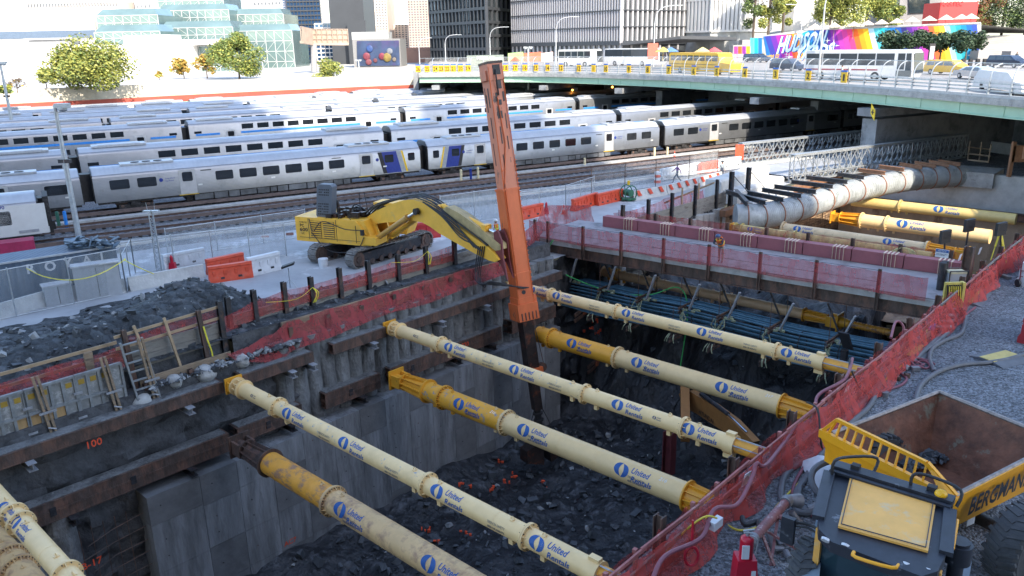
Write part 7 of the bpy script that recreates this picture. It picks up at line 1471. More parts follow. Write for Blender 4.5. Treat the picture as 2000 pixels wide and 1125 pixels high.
m_sy = M("number_plate_yellow", (.80, .48, .01), .5, 0, .04, 2)
for k, (px, py) in enumerate(((1652, 157), (1582, 153), (1518, 150), (1458, 147), (1403, 143), (1358, 142), (1309, 140), (1268, 138), (1231, 137), (1186, 136), (1162, 135), (1133, 134), (1098, 133), (1072, 133), (1049, 133), (1027, 132), (1008, 132), (989, 132), (916, 138), (901, 138), (887, 138), (875, 139), (863, 139), (852, 139), (836, 140), (817, 141))):
    p, d, n = ed(ed_px(px)); c_ = p-n*.34+Z*8.95; w_ = .95; t2 = T("number_sign", "yellow sign reading %s, blue-topped, on the overpass railing" % "one two three four five six seven eight nine ten eleven twelve thirteen fourteen fifteen sixteen seventeen eighteen nineteen twenty twenty-one twenty-two twenty-three twenty-four twenty-five twenty-six".split()[k], "number sign", c_, "numbered yellow signs along the overpass")
    x = -d; b = MB(); b.box(c_, w_, .04, 1.12, x, n); b.build("plate", m_sy, t2); b = MB(); b.box(c_+Z*.66, w_, .045, .2, x, n); b.build("blue_top", M("sign_blue", (.01, .12, .5), .5), t2); b = MB(); letter(b, str(k+1), c_-n*.035-Z*.02, x, Z, 1.0, .02, width=.3 if k in (0, 10) else None if k < 9 else .78); b.build("number", m_blk, t2)
# ================================================================= vehicles on the overpass
m_vw = M("white_car_paint", (.70, .70, .70), .25, .1, .04, 1); m_vs = M("silver_car_paint", (.52, .53, .55), .25, .5, .05, 1); m_vt = M("taxi_yellow", (.80, .45, .02), .3, 0, .05, 1); m_vd = M("dark_blue_car_paint", (.03, .045, .08), .2, .3, .1, 1); m_vr = M("maroon_band", (.30, .03, .05), .3)
m_dg2 = glassmat("windscreen_glass", (.02, .025, .03), .05)
def vehicle(name, label, A, B, w_, prof, mat, glass, wheels, hh, cabin=None, band=None, extra=None, group=None, cat=None, wr=.34):
    """prof: side outline as (x fraction, height m); glass: list of quads in the same frame"""
    A = Vector(A); B = Vector(B); d = (B-A).normalized(); L = (B-A).length; y = V3(-d.y, d.x, 0)
    if y.y < 0: y = -y
    t = T(name, label, cat or name.replace("_", " "), (A+B)/2+y*w_/2, group); Q = lambda x, z, o=0.: A+d*(x*L)+Z*z+y*o
    b = MB(); b.prism([Q(x, z) for x, z in prof], y*w_); b.build("body", mat, t)
    if cabin: b = MB(); b.add([Q(x, z, .03) for x, z in cabin[:2]]+[Q(x, z, .18) for x, z in cabin[2:]]+[Q(x, z, w_-.03) for x, z in cabin[:2]]+[Q(x, z, w_-.18) for x, z in cabin[2:]], [(0, 1, 2, 3), (7, 6, 5, 4), (0, 4, 5, 1), (1, 5, 6, 2), (2, 6, 7, 3), (3, 7, 4, 0)]); b.build("cabin", mat, t)
    for g in glass:
        b = MB(); iy = (lambda z: -.012) if not cabin else (lambda z: .03+.15*(z-cabin[0][1])/(cabin[2][1]-cabin[0][1])-.015); b.add([Q(x, z, iy(z)) for x, z in g]+[Q(x, z, iy(z)+.02) for x, z in g], [(3, 2, 1, 0), (4, 5, 6, 7), (0, 1, 5, 4), (1, 2, 6, 5), (2, 3, 7, 6), (3, 0, 4, 7)]); b.build("window", glassmat("car_glass", (.03, .04, .05), .05), t)
    if hh > 3.4: b = MB(); b.prism([Q(1.004, .9, .15), Q(1.004, .9, w_-.15), Q(.992, 3.15, w_-.15), Q(.992, 3.15, .15)], d*.03); b.build("windscreen", m_dg2, t)
    for x in wheels:
        for o_ in (-.03, w_-.2): b = MB(); b.tube(Q(x, wr, o_), Q(x, wr, o_+.23), wr, 18); o = b.build("wheel", m_blk, t); b = MB(); b.tube(Q(x, wr, o_-.01), Q(x, wr, o_+.1), wr*.55, 12); b.build("rim", m_vs, o)
    if band:
        for (x0, x1, z0, z1, m) in band: b = MB(); b.prism([Q(x0, z0, -.015), Q(x1, z0, -.015), Q(x1, z1, -.015), Q(x0, z1, -.015)], y*.02); b.build("trim", m, t)
    return t
coachp = [(0, .35), (.97, .35), (1, .9), (1, 1.7), (.985, 3.1), (.96, 3.5), (.02, 3.5), (0, 3.2)]
cg = [[(.02+.165*i, 1.75), (.02+.165*i+.155, 1.75), (.02+.165*i+.155, 3.1), (.02+.165*i, 3.1)] for i in range(5)]+[[(.865, 1.3), (.925, 1.3), (.925, 3.1), (.865, 3.1)], [(.935, 1.2), (.985, 1.2), (.975, 3.1), (.935, 3.1)]]
vehicle("coach", "large white coach with dark windows and maroon band behind the railing", at(1568, 154, OZ), at(1780, 159, OZ), 2.6, coachp, m_vw, cg, (.17, .68), 3.5, band=[(.0, .7, 1.15, 1.3, m_vr), (.86, .99, .5, 1.2, M("dark_nose", (.12, .13, .13), .4))], wr=.5)
vehicle("coach", "white coach with black window band farther along the overpass", at(1180, 128, OZ), at(1287, 129, OZ), 2.6, coachp, m_vw, [[(.01, 1.9), (.8, 1.9), (.8, 3.3), (.01, 3.3)], cg[5], cg[6]], (.2, .7), 3.5, wr=.5)
vehicle("coach", "pale coach partly hidden under the container at left of the striped building", at(1090, 130, OZ), at(1165, 130, OZ), 2.5, coachp, M("pale_grey_coach", (.5, .51, .5), .4), cg[:5], (.2, .7), 3.5, wr=.5)
sbp = [(0, .4), (.98, .4), (1, .9), (1, 1.6), (.86, 1.75), (.82, 2.95), (.8, 3.1), (.02, 3.1), (0, 2.9)]
vehicle("school_bus", "yellow school bus behind the railing near sign seven", at(1306, 141, OZ), at(1424, 147, OZ), 2.4, sbp, m_vt, [[(.03+.1*i, 1.9), (.03+.1*i+.085, 1.9), (.03+.1*i+.085, 2.7), (.03+.1*i, 2.7)] for i in range(8)], (.2, .84), 3., band=[(0, .8, 1.35, 1.42, m_blk), (0, .8, .95, 1.0, m_blk)], cat="school bus", wr=.45)
sed = [(0, .3), (1, .3), (1, .6), (.97, .8), (.72, .95), (.12, .98), (.01, .9)]; sedc = [(.12, .94), (.76, .93), (.56, 1.42), (.27, 1.42)]; sg = [[(.2, .98), (.42, .98), (.42, 1.33), (.29, 1.33)], [(.44, .98), (.68, .98), (.56, 1.33), (.44, 1.33)]]
vehicle("car", "silver sedan behind the railing at the right, nose to the right", at(1859, 152, OZ), at(1944, 158, OZ), 1.8, sed, m_vs, sg, (.17, .8), 1.4, sedc, cat="car")
mv = [(0, .3), (1, .3), (1, .7), (.96, 1.0), (.8, 1.12), (.01, 1.1)]; mvc = [(.02, 1.1), (.84, 1.1), (.66, 1.8), (.05, 1.8)]; mg = [[(.07, 1.15), (.26, 1.15), (.26, 1.68), (.09, 1.68)], [(.28, 1.15), (.48, 1.15), (.48, 1.68), (.28, 1.68)], [(.50, 1.15), (.75, 1.15), (.64, 1.68), (.50, 1.68)]]
vehicle("taxi", "yellow van taxi right behind the large coach", at(1801, 144, OZ), at(1881, 147, OZ), 1.9, mv, m_vt, mg, (.2, .82), 1.8, mvc, cat="taxi")
vehicle("car", "dark blue sport utility car parked beyond the black bollards", at(1924, 131, OZ), at(1992, 133, OZ), 1.9, mv, m_vd, mg, (.2, .82), 1.7, mvc, cat="car")
vehicle("van", "white minivan cut by the right edge of the view", at(1942, 172, OZ), at(2045, 188, OZ), 2., mv, m_vw, mg, (.2, .82), 1.9, mvc, cat="van", wr=.36)
vehicle("car", "dark car half hidden before the mural near sign three", at(1502, 137, OZ), at(1555, 139, OZ), 1.8, mv, m_vd, mg, (.2, .82), 1.7, mvc, cat="car")
vehicle("car", "dark car parked below the curved rainbow wall", at(1450, 121, OZ), at(1492, 122, OZ), 1.8, mv, m_vd, mg, (.2, .82), 1.7, mvc, cat="car")
for k, (px, py) in enumerate(((1643, 158), (1657, 158))): person(("left" if k == 0 else "right")+" one of two pale-shirted people walking behind sign one", at(px, py-2, OZ), 2.8, stand(knl=(.1, .11, .5), anl=(.2, .12, .1)), [M("pale_shirt", (.6, .58, .5), .8), M("black_shorts", (.03, .03, .03), .8), m_skin, m_blk])
person("person in dark clothes standing by the stepped wall at far right", at(1984, 121, OZ), 4.7, stand(), [m_blk, m_jean, m_skin, m_blk])
# street lamps
def lamp(label, px, py, top, z0, dx, Y=None, h=None):
    p = at(px, py, z0); zt = atPl(px, top, p, V3(0, 1, 0)).z; t = T("street_lamp", label, "street lamp", p, "curved-arm street lamps along the overpass"); hh = zt-p.z; k = hh*.28
    b = MB(); b.path([p, p+Z*(hh-k)], .14, 8, rad=lambda q: .15-.05*q); b.path([p+Z*(hh-k), p+V3(dx*.1, 0, hh-k*.45), p+V3(dx*.4, 0, hh-k*.1), p+V3(dx, 0, hh)], .08, 6, smooth=4); b.build("pole", M("lamp_pole_grey", (.45, .46, .47), .4, .3, .1, 2), t); b = MB(); b.box(p+V3(dx*1.12, 0, hh-.03), abs(dx)*.35, .35, .16); b.build("lamp_head", m_galv, t)
lamp("tallest curved lamp rising in front of the large coach", 1598, 155, -45, OZ, 3.2); lamp("curved lamp with the arm to the left before the mural", 1560, 118, 8, OZ, -3.); lamp("curved lamp with a red sign on its pole at centre right", 1276, 130, 11, OZ, 4.2)
lamp("curved lamp in front of the striped building, left part", 1086, 128, 33, OZ, 4.); lamp("curved lamp before the corner of the dark grid building", 958, 128, 53, OZ, 3.5); lamp("curved lamp left of the dark grid building", 871, 128, 68, OZ, 3.2); lamp("small curved lamp before the screen building", 707, 130, 92, OZ-1, 2.4); lamp("curved lamp between the screen and the dark building", 820, 128, 74, OZ, 2.6)
b = MB(); q = atPl(1275, 100, at(1276, 131, OZ), V3(0, 1, 0)); b.box(q, 2.0, .1, 3.0); tag(b.build("red_sign", M("coral_sign", (.55, .12, .08), .5)), "coral sign on the lamp pole at centre right", "sign")
# tall yard light poles
def ypole(label, px, py, tx, ty, heads=1, r=.17):
    p = at(px, py, 0); zt = atPl(tx, ty, p, V3(0, 1, 0)); t = T("light_pole", label, "light pole", p, "tall yard light poles"); hh = zt.z; b = MB(); b.path([p, p+Z*hh], r, 10, rad=lambda q: r*(1.25-.55*q)); b.build("pole", m_galv, t)
    for k in range(heads): dx = (.5, -.5, .0, .25)[k]*(1 if heads < 3 else 2); b = MB(); b.box(p+V3(dx, 0, hh-.05), .9 if heads == 1 else .8, .5, .3); b.ball(p+V3(dx, 0, hh-.25), .28, 8, 5, (1.2, 1, .8)); b.build("lamp_head", m_galv, t)
    b = MB(); b.box(p+Z*hh*.62, .8, .3, .25); b.build("bracket", m_dsteel, t)
ypole("near grey light pole standing between the train and the container", 158, 484, 108, 205); ypole("light pole at the upper left corner in front of the trains", 34, 292, 0, 122, 2, .22)
ypole("slim light pole between the third-row trains right of the mast", 1033, 220, 1030, 92, 2, .22); ypole("slim light pole in front of the highway wall, centre left", 705, 184, 697, 117, 2, .25); ypole("light pole at left before the highway wall", 519, 182, 513, 118, 2, .25)
# ================================================================= highway at the back of the yard
m_cream_w = M("cream_parapet", (.52, .47, .38), .8, 0, .12, .5, patch=.62, pcol=(.42, .36, .28), pscale=.3); m_redg = M("red_girder", (.40, .07, .045), .6, 0, .15, .5)
hw = T("highway_viaduct", "long cream highway parapet above a red girder behind the rail yard", "viaduct", TP(30, 170, 0)); hA, hB, hC_ = at(-200, 219, 4.6), at(420, 181, 4.4), at(822, 157, 4.2); hC_ = V3(-19, 190, 0)
hp_ = [V3(-150, 106, 0), V3(-84, 142, 0), V3(-50, 166, 0), V3(-30, 176, 0), V3(-19, 180, 0)]
for a, c_ in zip(hp_, hp_[1:]):
    b = MB(); b.beam(a+Z*6.0, c_+Z*6.0, .5, 2.3); b.build("parapet", m_cream_w, hw); b = MB(); b.beam(a+Z*4.3, c_+Z*4.3, .4, 1.1); b.build("girder", m_redg, hw); b = MB(); b.beam(a-V3(-.5, .9, 0)*1+Z*3.55, c_-V3(-.5, .9, 0)+Z*3.55, .5, .35); b.build("green_pipe", m_grn, hw)
    for k in range(3): q = a.lerp(c_, (k+.5)/3); b = MB(); b.box(q+Z*1.7, 1.2, 1.2, 3.6); b.build("pier", m_pier, hw)
b = MB(); b.add([p+Z*6.9 for p in hp_]+[V3(-60, 700, 6.9), V3(-600, 700, 6.9), V3(-600, 40, 6.9)], [tuple(range(8))]); b.add([p+V3(0, .6, 0) for p in hp_]+[p+V3(0, .6, 6.9) for p in hp_], [(i, i+1, i+6, i+5) for i in range(4)]); struct("plaza_ground", b, M("plaza_paving", (.42, .41, .39), .8, 0, .1, .2), smooth=False)
b = MB(); b.box(V3(-19, 200, 4), 1, 60, 8); struct("retaining_wall", b, m_pier)
# ================================================================= trees
m_lf1 = M("leaf_green", (.12, .17, .04), .6, 0, .4, .8); m_lf2 = M("leaf_yellow_green", (.28, .29, .06), .6, 0, .3, .8); m_lf3 = M("leaf_dark_green", (.028, .055, .022), .6, 0, .4, .8); m_lf4 = M("leaf_brown", (.16, .07, .03), .7, 0, .3, .8); m_lf5 = M("leaf_autumn", (.35, .22, .04), .7, 0, .3, .8); m_bark = M("bark", (.09, .07, .055), .9, 0, .3, 4)
def tree(label, px, py, z0, hpx, wpx, mats, n=1500, leaf=.30, trunk=.28, name="tree", flat=1., depth=None, group=None):
    p = at(px, py, z0); k = atPl(px, py-hpx, p, V3(0, 1, 0)).z-z0; rw = (atPl(px+wpx/2, py, p, V3(0, 1, 0))-p).length; t = T(name, label, "tree", p, group); rnd = random.Random(int(px*7+py))
    b = MB(); b.path([p, p+Z*k*trunk, p+V3(.1, 0, k*.6), p+V3(0, .1, k*.9)], k*.025, 7, rad=lambda q: k*.03*(1-.8*q)); cl = []
    for i in range(13):
        a = rnd.uniform(0, 6.28); rr = rw*math.sqrt(rnd.random())*.78; zz = k*(trunk+(1-trunk)*rnd.uniform(.08, .92)); f = math.sin(math.pi*min(1, max(.12, (zz/k-trunk)/(1-trunk)*.85+.12))); c_ = p+V3(math.cos(a)*rr*f, math.sin(a)*rr*f*.9, zz*flat+(1-flat)*k*.6); cl.append((c_, rw*rnd.uniform(.28, .46)))
        b.path([p+Z*(k*trunk*.9+.3*(zz-k*trunk)), c_], k*.008, 5, rad=lambda q: k*.012*(1-.8*q))
    b.build("trunk", m_bark, t); b = MB()
    for i in range(n):
        c_, r = cl[int(rnd.random()**1.0*13)]; v = V3(rnd.gauss(0, 1), rnd.gauss(0, 1), rnd.gauss(0, 1)).normalized()*r*(rnd.random()**.45); q = c_+V3(v.x, v.y, v.z*.8); s = leaf*rnd.uniform(.6, 1.5); nn = (v.normalized()*.7+V3(rnd.gauss(0, 1), rnd.gauss(0, 1), rnd.gauss(0, 1)+.5)).normalized(); x = nn.cross(V3(.3, .2, 1)).normalized()*s; y = nn.cross(x).normalized()*s*.7
        b.cur = 0 if rnd.random() < .7 else 1; b.add([q-x, q-y*.8, q+x, q+y], [(0, 1, 2, 3)])
    b.build("crown", mats, t, smooth=False); return t
gA = [m_lf2, m_lf1]
tree("broad yellow-green tree in front of the white hall at left", 178, 174, 6.9, 92, 190, gA, 14000, .21, .06, group=None); tree("small loose tree left of the broad one", 92, 174, 6.9, 40, 50, gA, 600, .3)
tree("bare-looking small tree at the left edge", 35, 182, 6.9, 30, 36, [m_bark, m_lf5], 120, .2); tree("low shrub at the far left edge behind the parapet", 10, 184, 6.9, 16, 30, gA, 300, .3)
tree("tall full tree in front of the glass pavilion", 468, 154, 6.9, 84, 118, [m_lf1, m_lf2], 11000, .21, .06); tree("thin autumn-coloured tree before the glass, left one", 360, 154, 6.9, 38, 50, [m_lf5, m_lf2], 700, .3); tree("thin autumn-coloured tree between the glass and the tall tree", 405, 153, 6.9, 44, 50, [m_lf5, m_lf2], 800, .3); tree("tiny autumn tree right of the white hall", 312, 156, 6.9, 18, 22, [m_lf5, m_lf2], 150, .25)
tree("dense bright green bush-like tree in front of the highway parapet", 645, 180, 3.6, 66, 84, [m_lf2, m_lf1], 8000, .2, .02)
for k, (px, w_, h_) in enumerate(((1735, 60, 54), (1790, 66, 56), (1835, 64, 58), (1885, 66, 54))): tree("dark spreading tree before the mural, number %s from the left" % ["one", "two", "three", "four"][k], px, 119, OZ, h_, w_*1.25, [m_lf3, m_lf3], 3600, .24, .45, group="dark trees in front of the rainbow mural")
for k, (px, py, h_, w_, ms) in enumerate(((1470, 82, 110, 52, [m_lf1, m_lf3]), (1500, 66, 110, 60, gA), (1528, 64, 100, 46, gA), (1640, 60, 80, 80, gA), (1690, 60, 88, 84, gA), (1733, 60, 80, 60, [m_lf1, m_lf2]), (1620, 62, 66, 60, gA), (1910, 70, 70, 60, [m_lf4, m_lf1]), (1955, 72, 100, 80, [m_lf3, m_lf1]), (2000, 72, 120, 90, [m_lf3, m_lf1]), (1860, 50, 34, 46, [m_lf4, m_lf2]))):
    p = atY(px, py, 205); z0 = p.z; rw = w_/2*.132; kk = h_*.132; random.seed(k); 
    t = T("park_tree", "park tree above the rainbow wall, "+["slender one at the left end", "second from the left", "third, beside the blank tower", "full one right of the blank tower", "bright one over the umbrellas", "one left of the grey stone building", "low one behind the umbrellas", "brownish one over the red kiosk", "dark one at the right", "darkest one at the right corner", "small brown one by the red kiosk"][k], "tree", p, "trees in the park above the mural"); b = MB(); b.path([p-Z*6, p, p+Z*kk*.8], .3, 6); b.build("trunk", m_bark, t); b = MB(); cl = [(p+V3(random.uniform(-.7, .7)*rw, random.uniform(-.7, .7)*rw, kk*random.uniform(.15, .95)), rw*random.uniform(.3, .5)) for _ in range(14)]
    for i in range(6500): c_, r = random.choice(cl); v = V3(random.gauss(0, 1), random.gauss(0, 1), random.gauss(0, 1)).normalized()*r*random.random()**.4; q = c_+v; s = .19*random.uniform(.6, 1.5); nn = (v.normalized()+V3(random.gauss(0, 1), random.gauss(0, 1), random.gauss(0, 1))).normalized(); x = nn.cross(V3(.3, .2, 1)).normalized()*s; y = nn.cross(x).normalized()*s*.7; b.cur = 0 if random.random() < .7 else 1; b.add([q-x, q-y, q+x, q+y], [(0, 1, 2, 3)])
    b.build("crown", ms, t, smooth=False)
# ================================================================= mural wall and plaza at the right
mA, mB = atY(1440, 118, 196), atY(1915, 118, 168); mA.z = mB.z = OZ; md2 = (mB-mA).normalized(); mn = V3(md2.y, -md2.x, 0)
def onm(px, py, o=0.): return atPl(px, py, mA, mn)+mn*o
t = T("mural_wall", "long wall painted with a slanted rainbow and white-blue lettering", "mural wall", (mA+mB)/2)
b = MB(); b.prism([onm(1491, 122), onm(1915, 122), onm(1916, 45), onm(1571, 58), onm(1500, 68), onm(1491, 70)], -mn*.6); b.build("wall", m_concl, t); b = MB(); b.prism([onm(1571, 59), onm(1571, 56), onm(1916, 43), onm(1916, 46)], mn*.1); b.build("coping", m_concl, t)
cols = ["2a6fb0", "3a3f9a", "6a2f9a", "a02f96", "d83a92", "e8632e", "f39a1e", "7cc8dc", "1f9fc0", "1a6fb5", "16499a", "232a6a", "542a8a", "7d2f9c", "a93aa0", "cf3f98", "e5417e", "ef6a2a", "f59a1f", "f7bd2a", "b8dde8", "57bfca", "23a8b0", "1b8fb8", "1a70b8", "1a4f9c", "2b2c6c", "5a2c8c", "7f3aa0", "b0429f", "d8478f", "ea6a3a", "f4a32a", "f7c840", "9cd0d8", "4cb8bf", "2aa2ae", "1f88b8", "2566b0", "3a54b8"]
n_ = len(cols)
for i, h_ in enumerate(cols):
    x0 = 1491+425*i/n_; x1 = 1491+425*(i+1)/n_; tp = lambda x: 70-(x-1491)*.09 if x < 1571 else 59-(x-1571)*.0365; sl = 16
    b = MB(); xa, xb = max(1491, x0-8), max(1491, x1-8); q = [onm(min(1915, x0+8), 121, .03), onm(min(1915, x1+8), 121, .03), onm(xb, tp(xb)+1.2, .03), onm(xa, tp(xa)+1.2, .03)]; b.quad(*q); b.build("painted_stripe", M("mural_"+h_, hexc(h_), .7, 0, .06, .5), t)
mw = M("mural_light_blue", (.55, .75, .85), .7); mb_ = M("mural_deep_blue", (.01, .09, .35), .7)
tl = (md2*.97+Z*.12).normalized(); tu2 = (Z*.97+md2*.22).normalized()
for o_, m, dx in ((.06, mb_, .25), (.10, mw, 0.)):
    b = MB(); letter(b, "HUDSON", onm(1566, 82, o_)+md2*dx-Z*dx*.6, tl, tu2, 5.2, .035, width=10.2); b.build("lettering", m, t); b = MB(); letter(b, "YARDS", onm(1590, 101, o_)+md2*dx-Z*dx*.6, tl, tu2, 4.0, .035, width=8.4); b.build("lettering", m, t)
b = MB(); letter(b, "Welcome to", onm(1500, 110, .06), tl, tu2, 2.0, .01, width=5.2); b.build("yellow_lettering", m_sy, t)
b = MB()
for (px, py, r) in ((1628, 89, 1.4), (1616, 79, .7), (1541, 111, 1.1), (1536, 106, .5), (1755, 85, .7), (1895, 108, .7)): c_ = onm(px, py, .06); b.add([c_+Z*r, c_+md2*.14*r+Z*.14*r, c_+md2*r, c_+md2*.14*r-Z*.14*r, c_-Z*r, c_-md2*.14*r-Z*.14*r, c_-md2*r, c_-md2*.14*r+Z*.14*r], [tuple(range(8))])
b.build("painted_star", m_vw, t)
t = T("rainbow_wall", "curved rainbow-painted wall left of the mural", "mural wall", onm(1470, 112))
for i, h_ in enumerate(("d8478f", "ef6a2a", "7f3aa0", "f7bd2a", "57bfca", "1f9fc0", "2a6fb0")): b = MB(); x0, x1 = 1450+6.2*i, 1456.2+6.2*i; q = [onm(x0, 114), onm(x1, 114), onm(x1, 90-(i > 3)*16), onm(x0, 90-(i > 3)*16)]; b.prism([p+mn*(6-i*.6) for p in q], -mn*.5); b.build("painted_panel", M("mural_"+h_, hexc(h_), .7), t)
def bbox(name, label, px0, px1, pyt, pyb, Y, depth, mat, cat="building", yaw=0., parts=None, group=None):
    a = atY(px0, pyb, Y); c_ = atY(px1, pyb, Y); zt = atY((px0+px1)/2, pyt, Y).z; zb_ = min(a.z, 7.)
    a.z = c_.z = zb_; c_.y += (c_.x-a.x)*yaw; d = (c_-a).normalized(); n_ = V3(-d.y, d.x, 0); t = T(name, label, cat, (a+c_)/2, group); b = MB(); b.prism([a, c_, c_+n_*depth, a+n_*depth], Z*(zt-zb_)); b.build("walls", mat, t, smooth=False); return t, a, c_, zt, d, n_
def grid(t, a, c_, z0, z1, d, n_, nx, nz_, mf, fw=.5, fh=.6, nm="facade_frame", dep=.3, glass=None):
    L = (c_-a).dot(d); b = MB(); a = Vector((a.x, a.y, 0))
    if nx:
        for i in range(nx+1): b.box(a+d*(L*i/nx)-n_*dep/2+Z*(z0+z1)/2, fw, dep, z1-z0, d)
        b.build(nm, mf, t, smooth=False)
    b = MB()
    for j in range(nz_+1): b.box(a+d*L/2-n_*(dep*.5+.03)+Z*(z0+(z1-z0)*j/nz_), L, dep, fh, d)
    b.build("floor_band", mf, t, smooth=False)
def wins(t, a, c_, z0, z1, d, n_, nx, nz_, m, fx=.5, fz=.5):
    L = (c_-a).dot(d); b = MB(); a = Vector((a.x, a.y, 0)); sx, sz = L/nx, (z1-z0)/nz_
    for i in range(nx):
        for j in range(nz_): q = a+d*(sx*(i+.5))-n_*.05+Z*(z0+sz*(j+.5)); b.add([q+d*(u_*sx*fx/2)+Z*(v_*sz*fz/2) for u_, v_ in ((-1, -1), (1, -1), (1, 1), (-1, 1))], [(0, 1, 2, 3)])
    b.build("windows", m, t, smooth=False)
m_gteal = glassmat("pavilion_glass", (.16, .24, .24), .15, .3, .35, .05); m_gblue = glassmat("tower_blue_glass", (.05, .12, .25), .1, .5, .5, .06); m_white = M("white_cladding", (.72, .71, .69), .7, 0, .04, .2); m_fr = M("white_space_frame", (.55, .56, .55), .5); m_dk = M("charcoal_cladding", (.045, .05, .058), .5, 0, .1, .2); m_dg = glassmat("smoked_glass", (.03, .045, .055), .1, .3, .5, .1); m_tan = M("tan_brick", (.58, .49, .41), .8, 0, .1, .2); m_wn = glassmat("far_windows", (.10, .11, .13), .15)
gB = "buildings beyond the rail yard"
bbox("exhibition_hall", "large white windowless hall at upper left", -200, 327, 92, 175, 215, 40, m_white, group=gB)
t, a, c_, zt, d, n_ = bbox("exhibition_hall", "upper white hall roof set back behind the dark glass strip", -200, 192, 24, 100, 262, 40, m_white, group=gB); b = MB(); z_ = atY(60, 68, 261.5); b.box(V3(0, 0, 0)+(a+c_)/2-n_*.2+Z*(z_.z-a.z), (c_-a).length, .3, 2.2, d); b.build("window_strip", M("strip_glass", (.10, .14, .20), .2), t)
b = MB(); b.box(atY(107, 76, 220), 13, 6, .5); b.box(atY(107, 83, 220), 11, 5, 1.2); tag(b.build("roof_shelter", M("grey_shelter", (.3, .3, .3), .7)), "small flat-roofed shelter on the white hall", "shelter")
def pav(label, px0, px1, pyt, pyb, Y, dep):
    t, a, c_, zt, d, n_ = bbox("glass_pavilion", label, px0, px1, pyt, pyb, Y, dep, m_gteal, group="stepped glass pavilion blocks"); L = (c_-a).length; z0 = atY(px0, pyb, Y).z; nx = max(3, int(L/2.6)); nz_ = max(2, int((zt-z0)/2.6)); b = MB(); sx, sz = L/nx, (zt-z0)/nz_
    A_ = Vector((a.x, a.y, 0))-n_*.1
    for i in range(nx+1): b.box(A_+d*sx*i+Z*(z0+zt)/2, .14, .14, zt-z0, d)
    for j in range(nz_+1): b.box(A_+d*L/2+Z*(z0+sz*j), L, .14, .14, d)
    for i in range(nx):
        for j in range(nz_): b.beam(A_+d*sx*(i+(j % 2))+Z*(z0+sz*j), A_+d*sx*(i+1-(j % 2))+Z*(z0+sz*(j+1)), .07, .07)
    b.build("space_frame", m_fr, t, smooth=False); b = MB(); b.prism([Vector((a.x, a.y, zt)), Vector((c_.x, c_.y, zt)), Vector((c_.x, c_.y, zt))+n_*2.-d*1.5+Z*2, Vector((a.x, a.y, zt))+n_*2.+d*1.5+Z*2], n_*dep*.6); b.build("chamfered_roof", m_gteal, t, smooth=False)
pav("left upper block of the stepped glass pavilion", 192, 312, 30, 60, 262, 20); pav("left lower block of the stepped glass pavilion", 188, 316, 62, 88, 246, 18)
pav("topmost central block of the glass pavilion", 310, 438, -12, 16, 300, 20); pav("second central block of the glass pavilion from the top", 312, 450, 20, 50, 284, 20); pav("third central block of the glass pavilion", 316, 458, 54, 84, 262, 20); pav("lowest central block of the glass pavilion with diagonal bracing", 322, 470, 90, 152, 240, 20)
pav("right upper block of the glass pavilion", 452, 556, 28, 56, 292, 20); pav("right lower tall block of the glass pavilion behind the tree", 456, 578, 60, 142, 268, 20)
b = MB(); b.box(atY(300, 84, 238), 13, 8, 4.2); b.box(atY(372, 83, 239), 18, 6, 1.5); tag(b.build("roof_canopy", m_white), "white canopy and box between the hall and the pavilion", "canopy")
t, a, c_, zt, d, n_ = bbox("apartment_block", "washed-out tan apartment block above the white hall", 62, 238, 2, 60, 420, 30, m_tan, group=gB); wins(t, a, c_, zt-45, zt, d, n_, 30, 12, m_wn)
t, a, c_, zt, d, n_ = bbox("white_high_rise", "pale high-rise with stacked balconies behind the pavilion", 500, 562, -60, 60, 400, 30, m_white, group=gB); wins(t, a, c_, zt-80, zt, d, n_, 9, 24, m_wn, .6, .4)
t, a, c_, zt, d, n_ = bbox("apartment_block", "pale apartment slab at the top edge left of the glass pavilion", 268, 300, -40, 40, 430, 30, m_white, group=gB); wins(t, a, c_, zt-60, zt, d, n_, 4, 12, m_wn, .4, .4)
t, a, c_, zt, d, n_ = bbox("blue_glass_tower", "blue reflective glass tower with dark grid left of the charcoal tower", 572, 634, -80, 134, 330, 30, m_gblue, yaw=.1, group=gB); grid(t, a, c_, 8, zt, d, n_, 10, 22, m_dk, .25, .5)
t, a, c_, zt, d, n_ = bbox("striped_glass_tower", "narrow pale tower edge beside the blue glass tower", 562, 575, -80, 120, 332, 25, M("pale_mauve_cladding", (.4, .38, .42), .5), group=gB); wins(t, a, c_, 20, zt, d, n_, 2, 30, m_gblue, .5, .6)
bbox("charcoal_tower", "windowless charcoal tower behind the billboard", 652, 718, -60, 134, 300, 25, m_dk, group=gB); bbox("charcoal_block", "lower charcoal block at the foot of the dark tower", 684, 720, 40, 134, 296, 10, m_dk, group=gB)
t, a, c_, zt, d, n_ = bbox("office_block", "small glass office block between billboard and dark tower", 622, 655, 46, 134, 310, 15, m_gblue, group=gB); grid(t, a, c_, 8, zt, d, n_, 4, 9, m_white, .3, .4)
t, a, c_, zt, d, n_ = bbox("apartment_tower", "tan brick tower behind the screen building", 712, 762, -70, 120, 420, 30, m_tan, group=gB); wins(t, a, c_, 10, zt, d, n_, 9, 32, m_wn)
t, a, c_, zt, d, n_ = bbox("apartment_tower", "brown brick apartment tower left of the dark grid building", 802, 846, -40, 126, 400, 30, M("brown_brick", (.42, .32, .26), .8, 0, .1, .2), group=gB); wins(t, a, c_, 10, zt, d, n_, 8, 28, m_wn, .55, .5)
t, a, c_, zt, d, n_ = bbox("apartment_block", "pale tan block between the two brick towers", 762, 800, 48, 126, 440, 20, m_tan, group=gB); wins(t, a, c_, 10, zt, d, n_, 6, 12, m_wn, .5, .5)
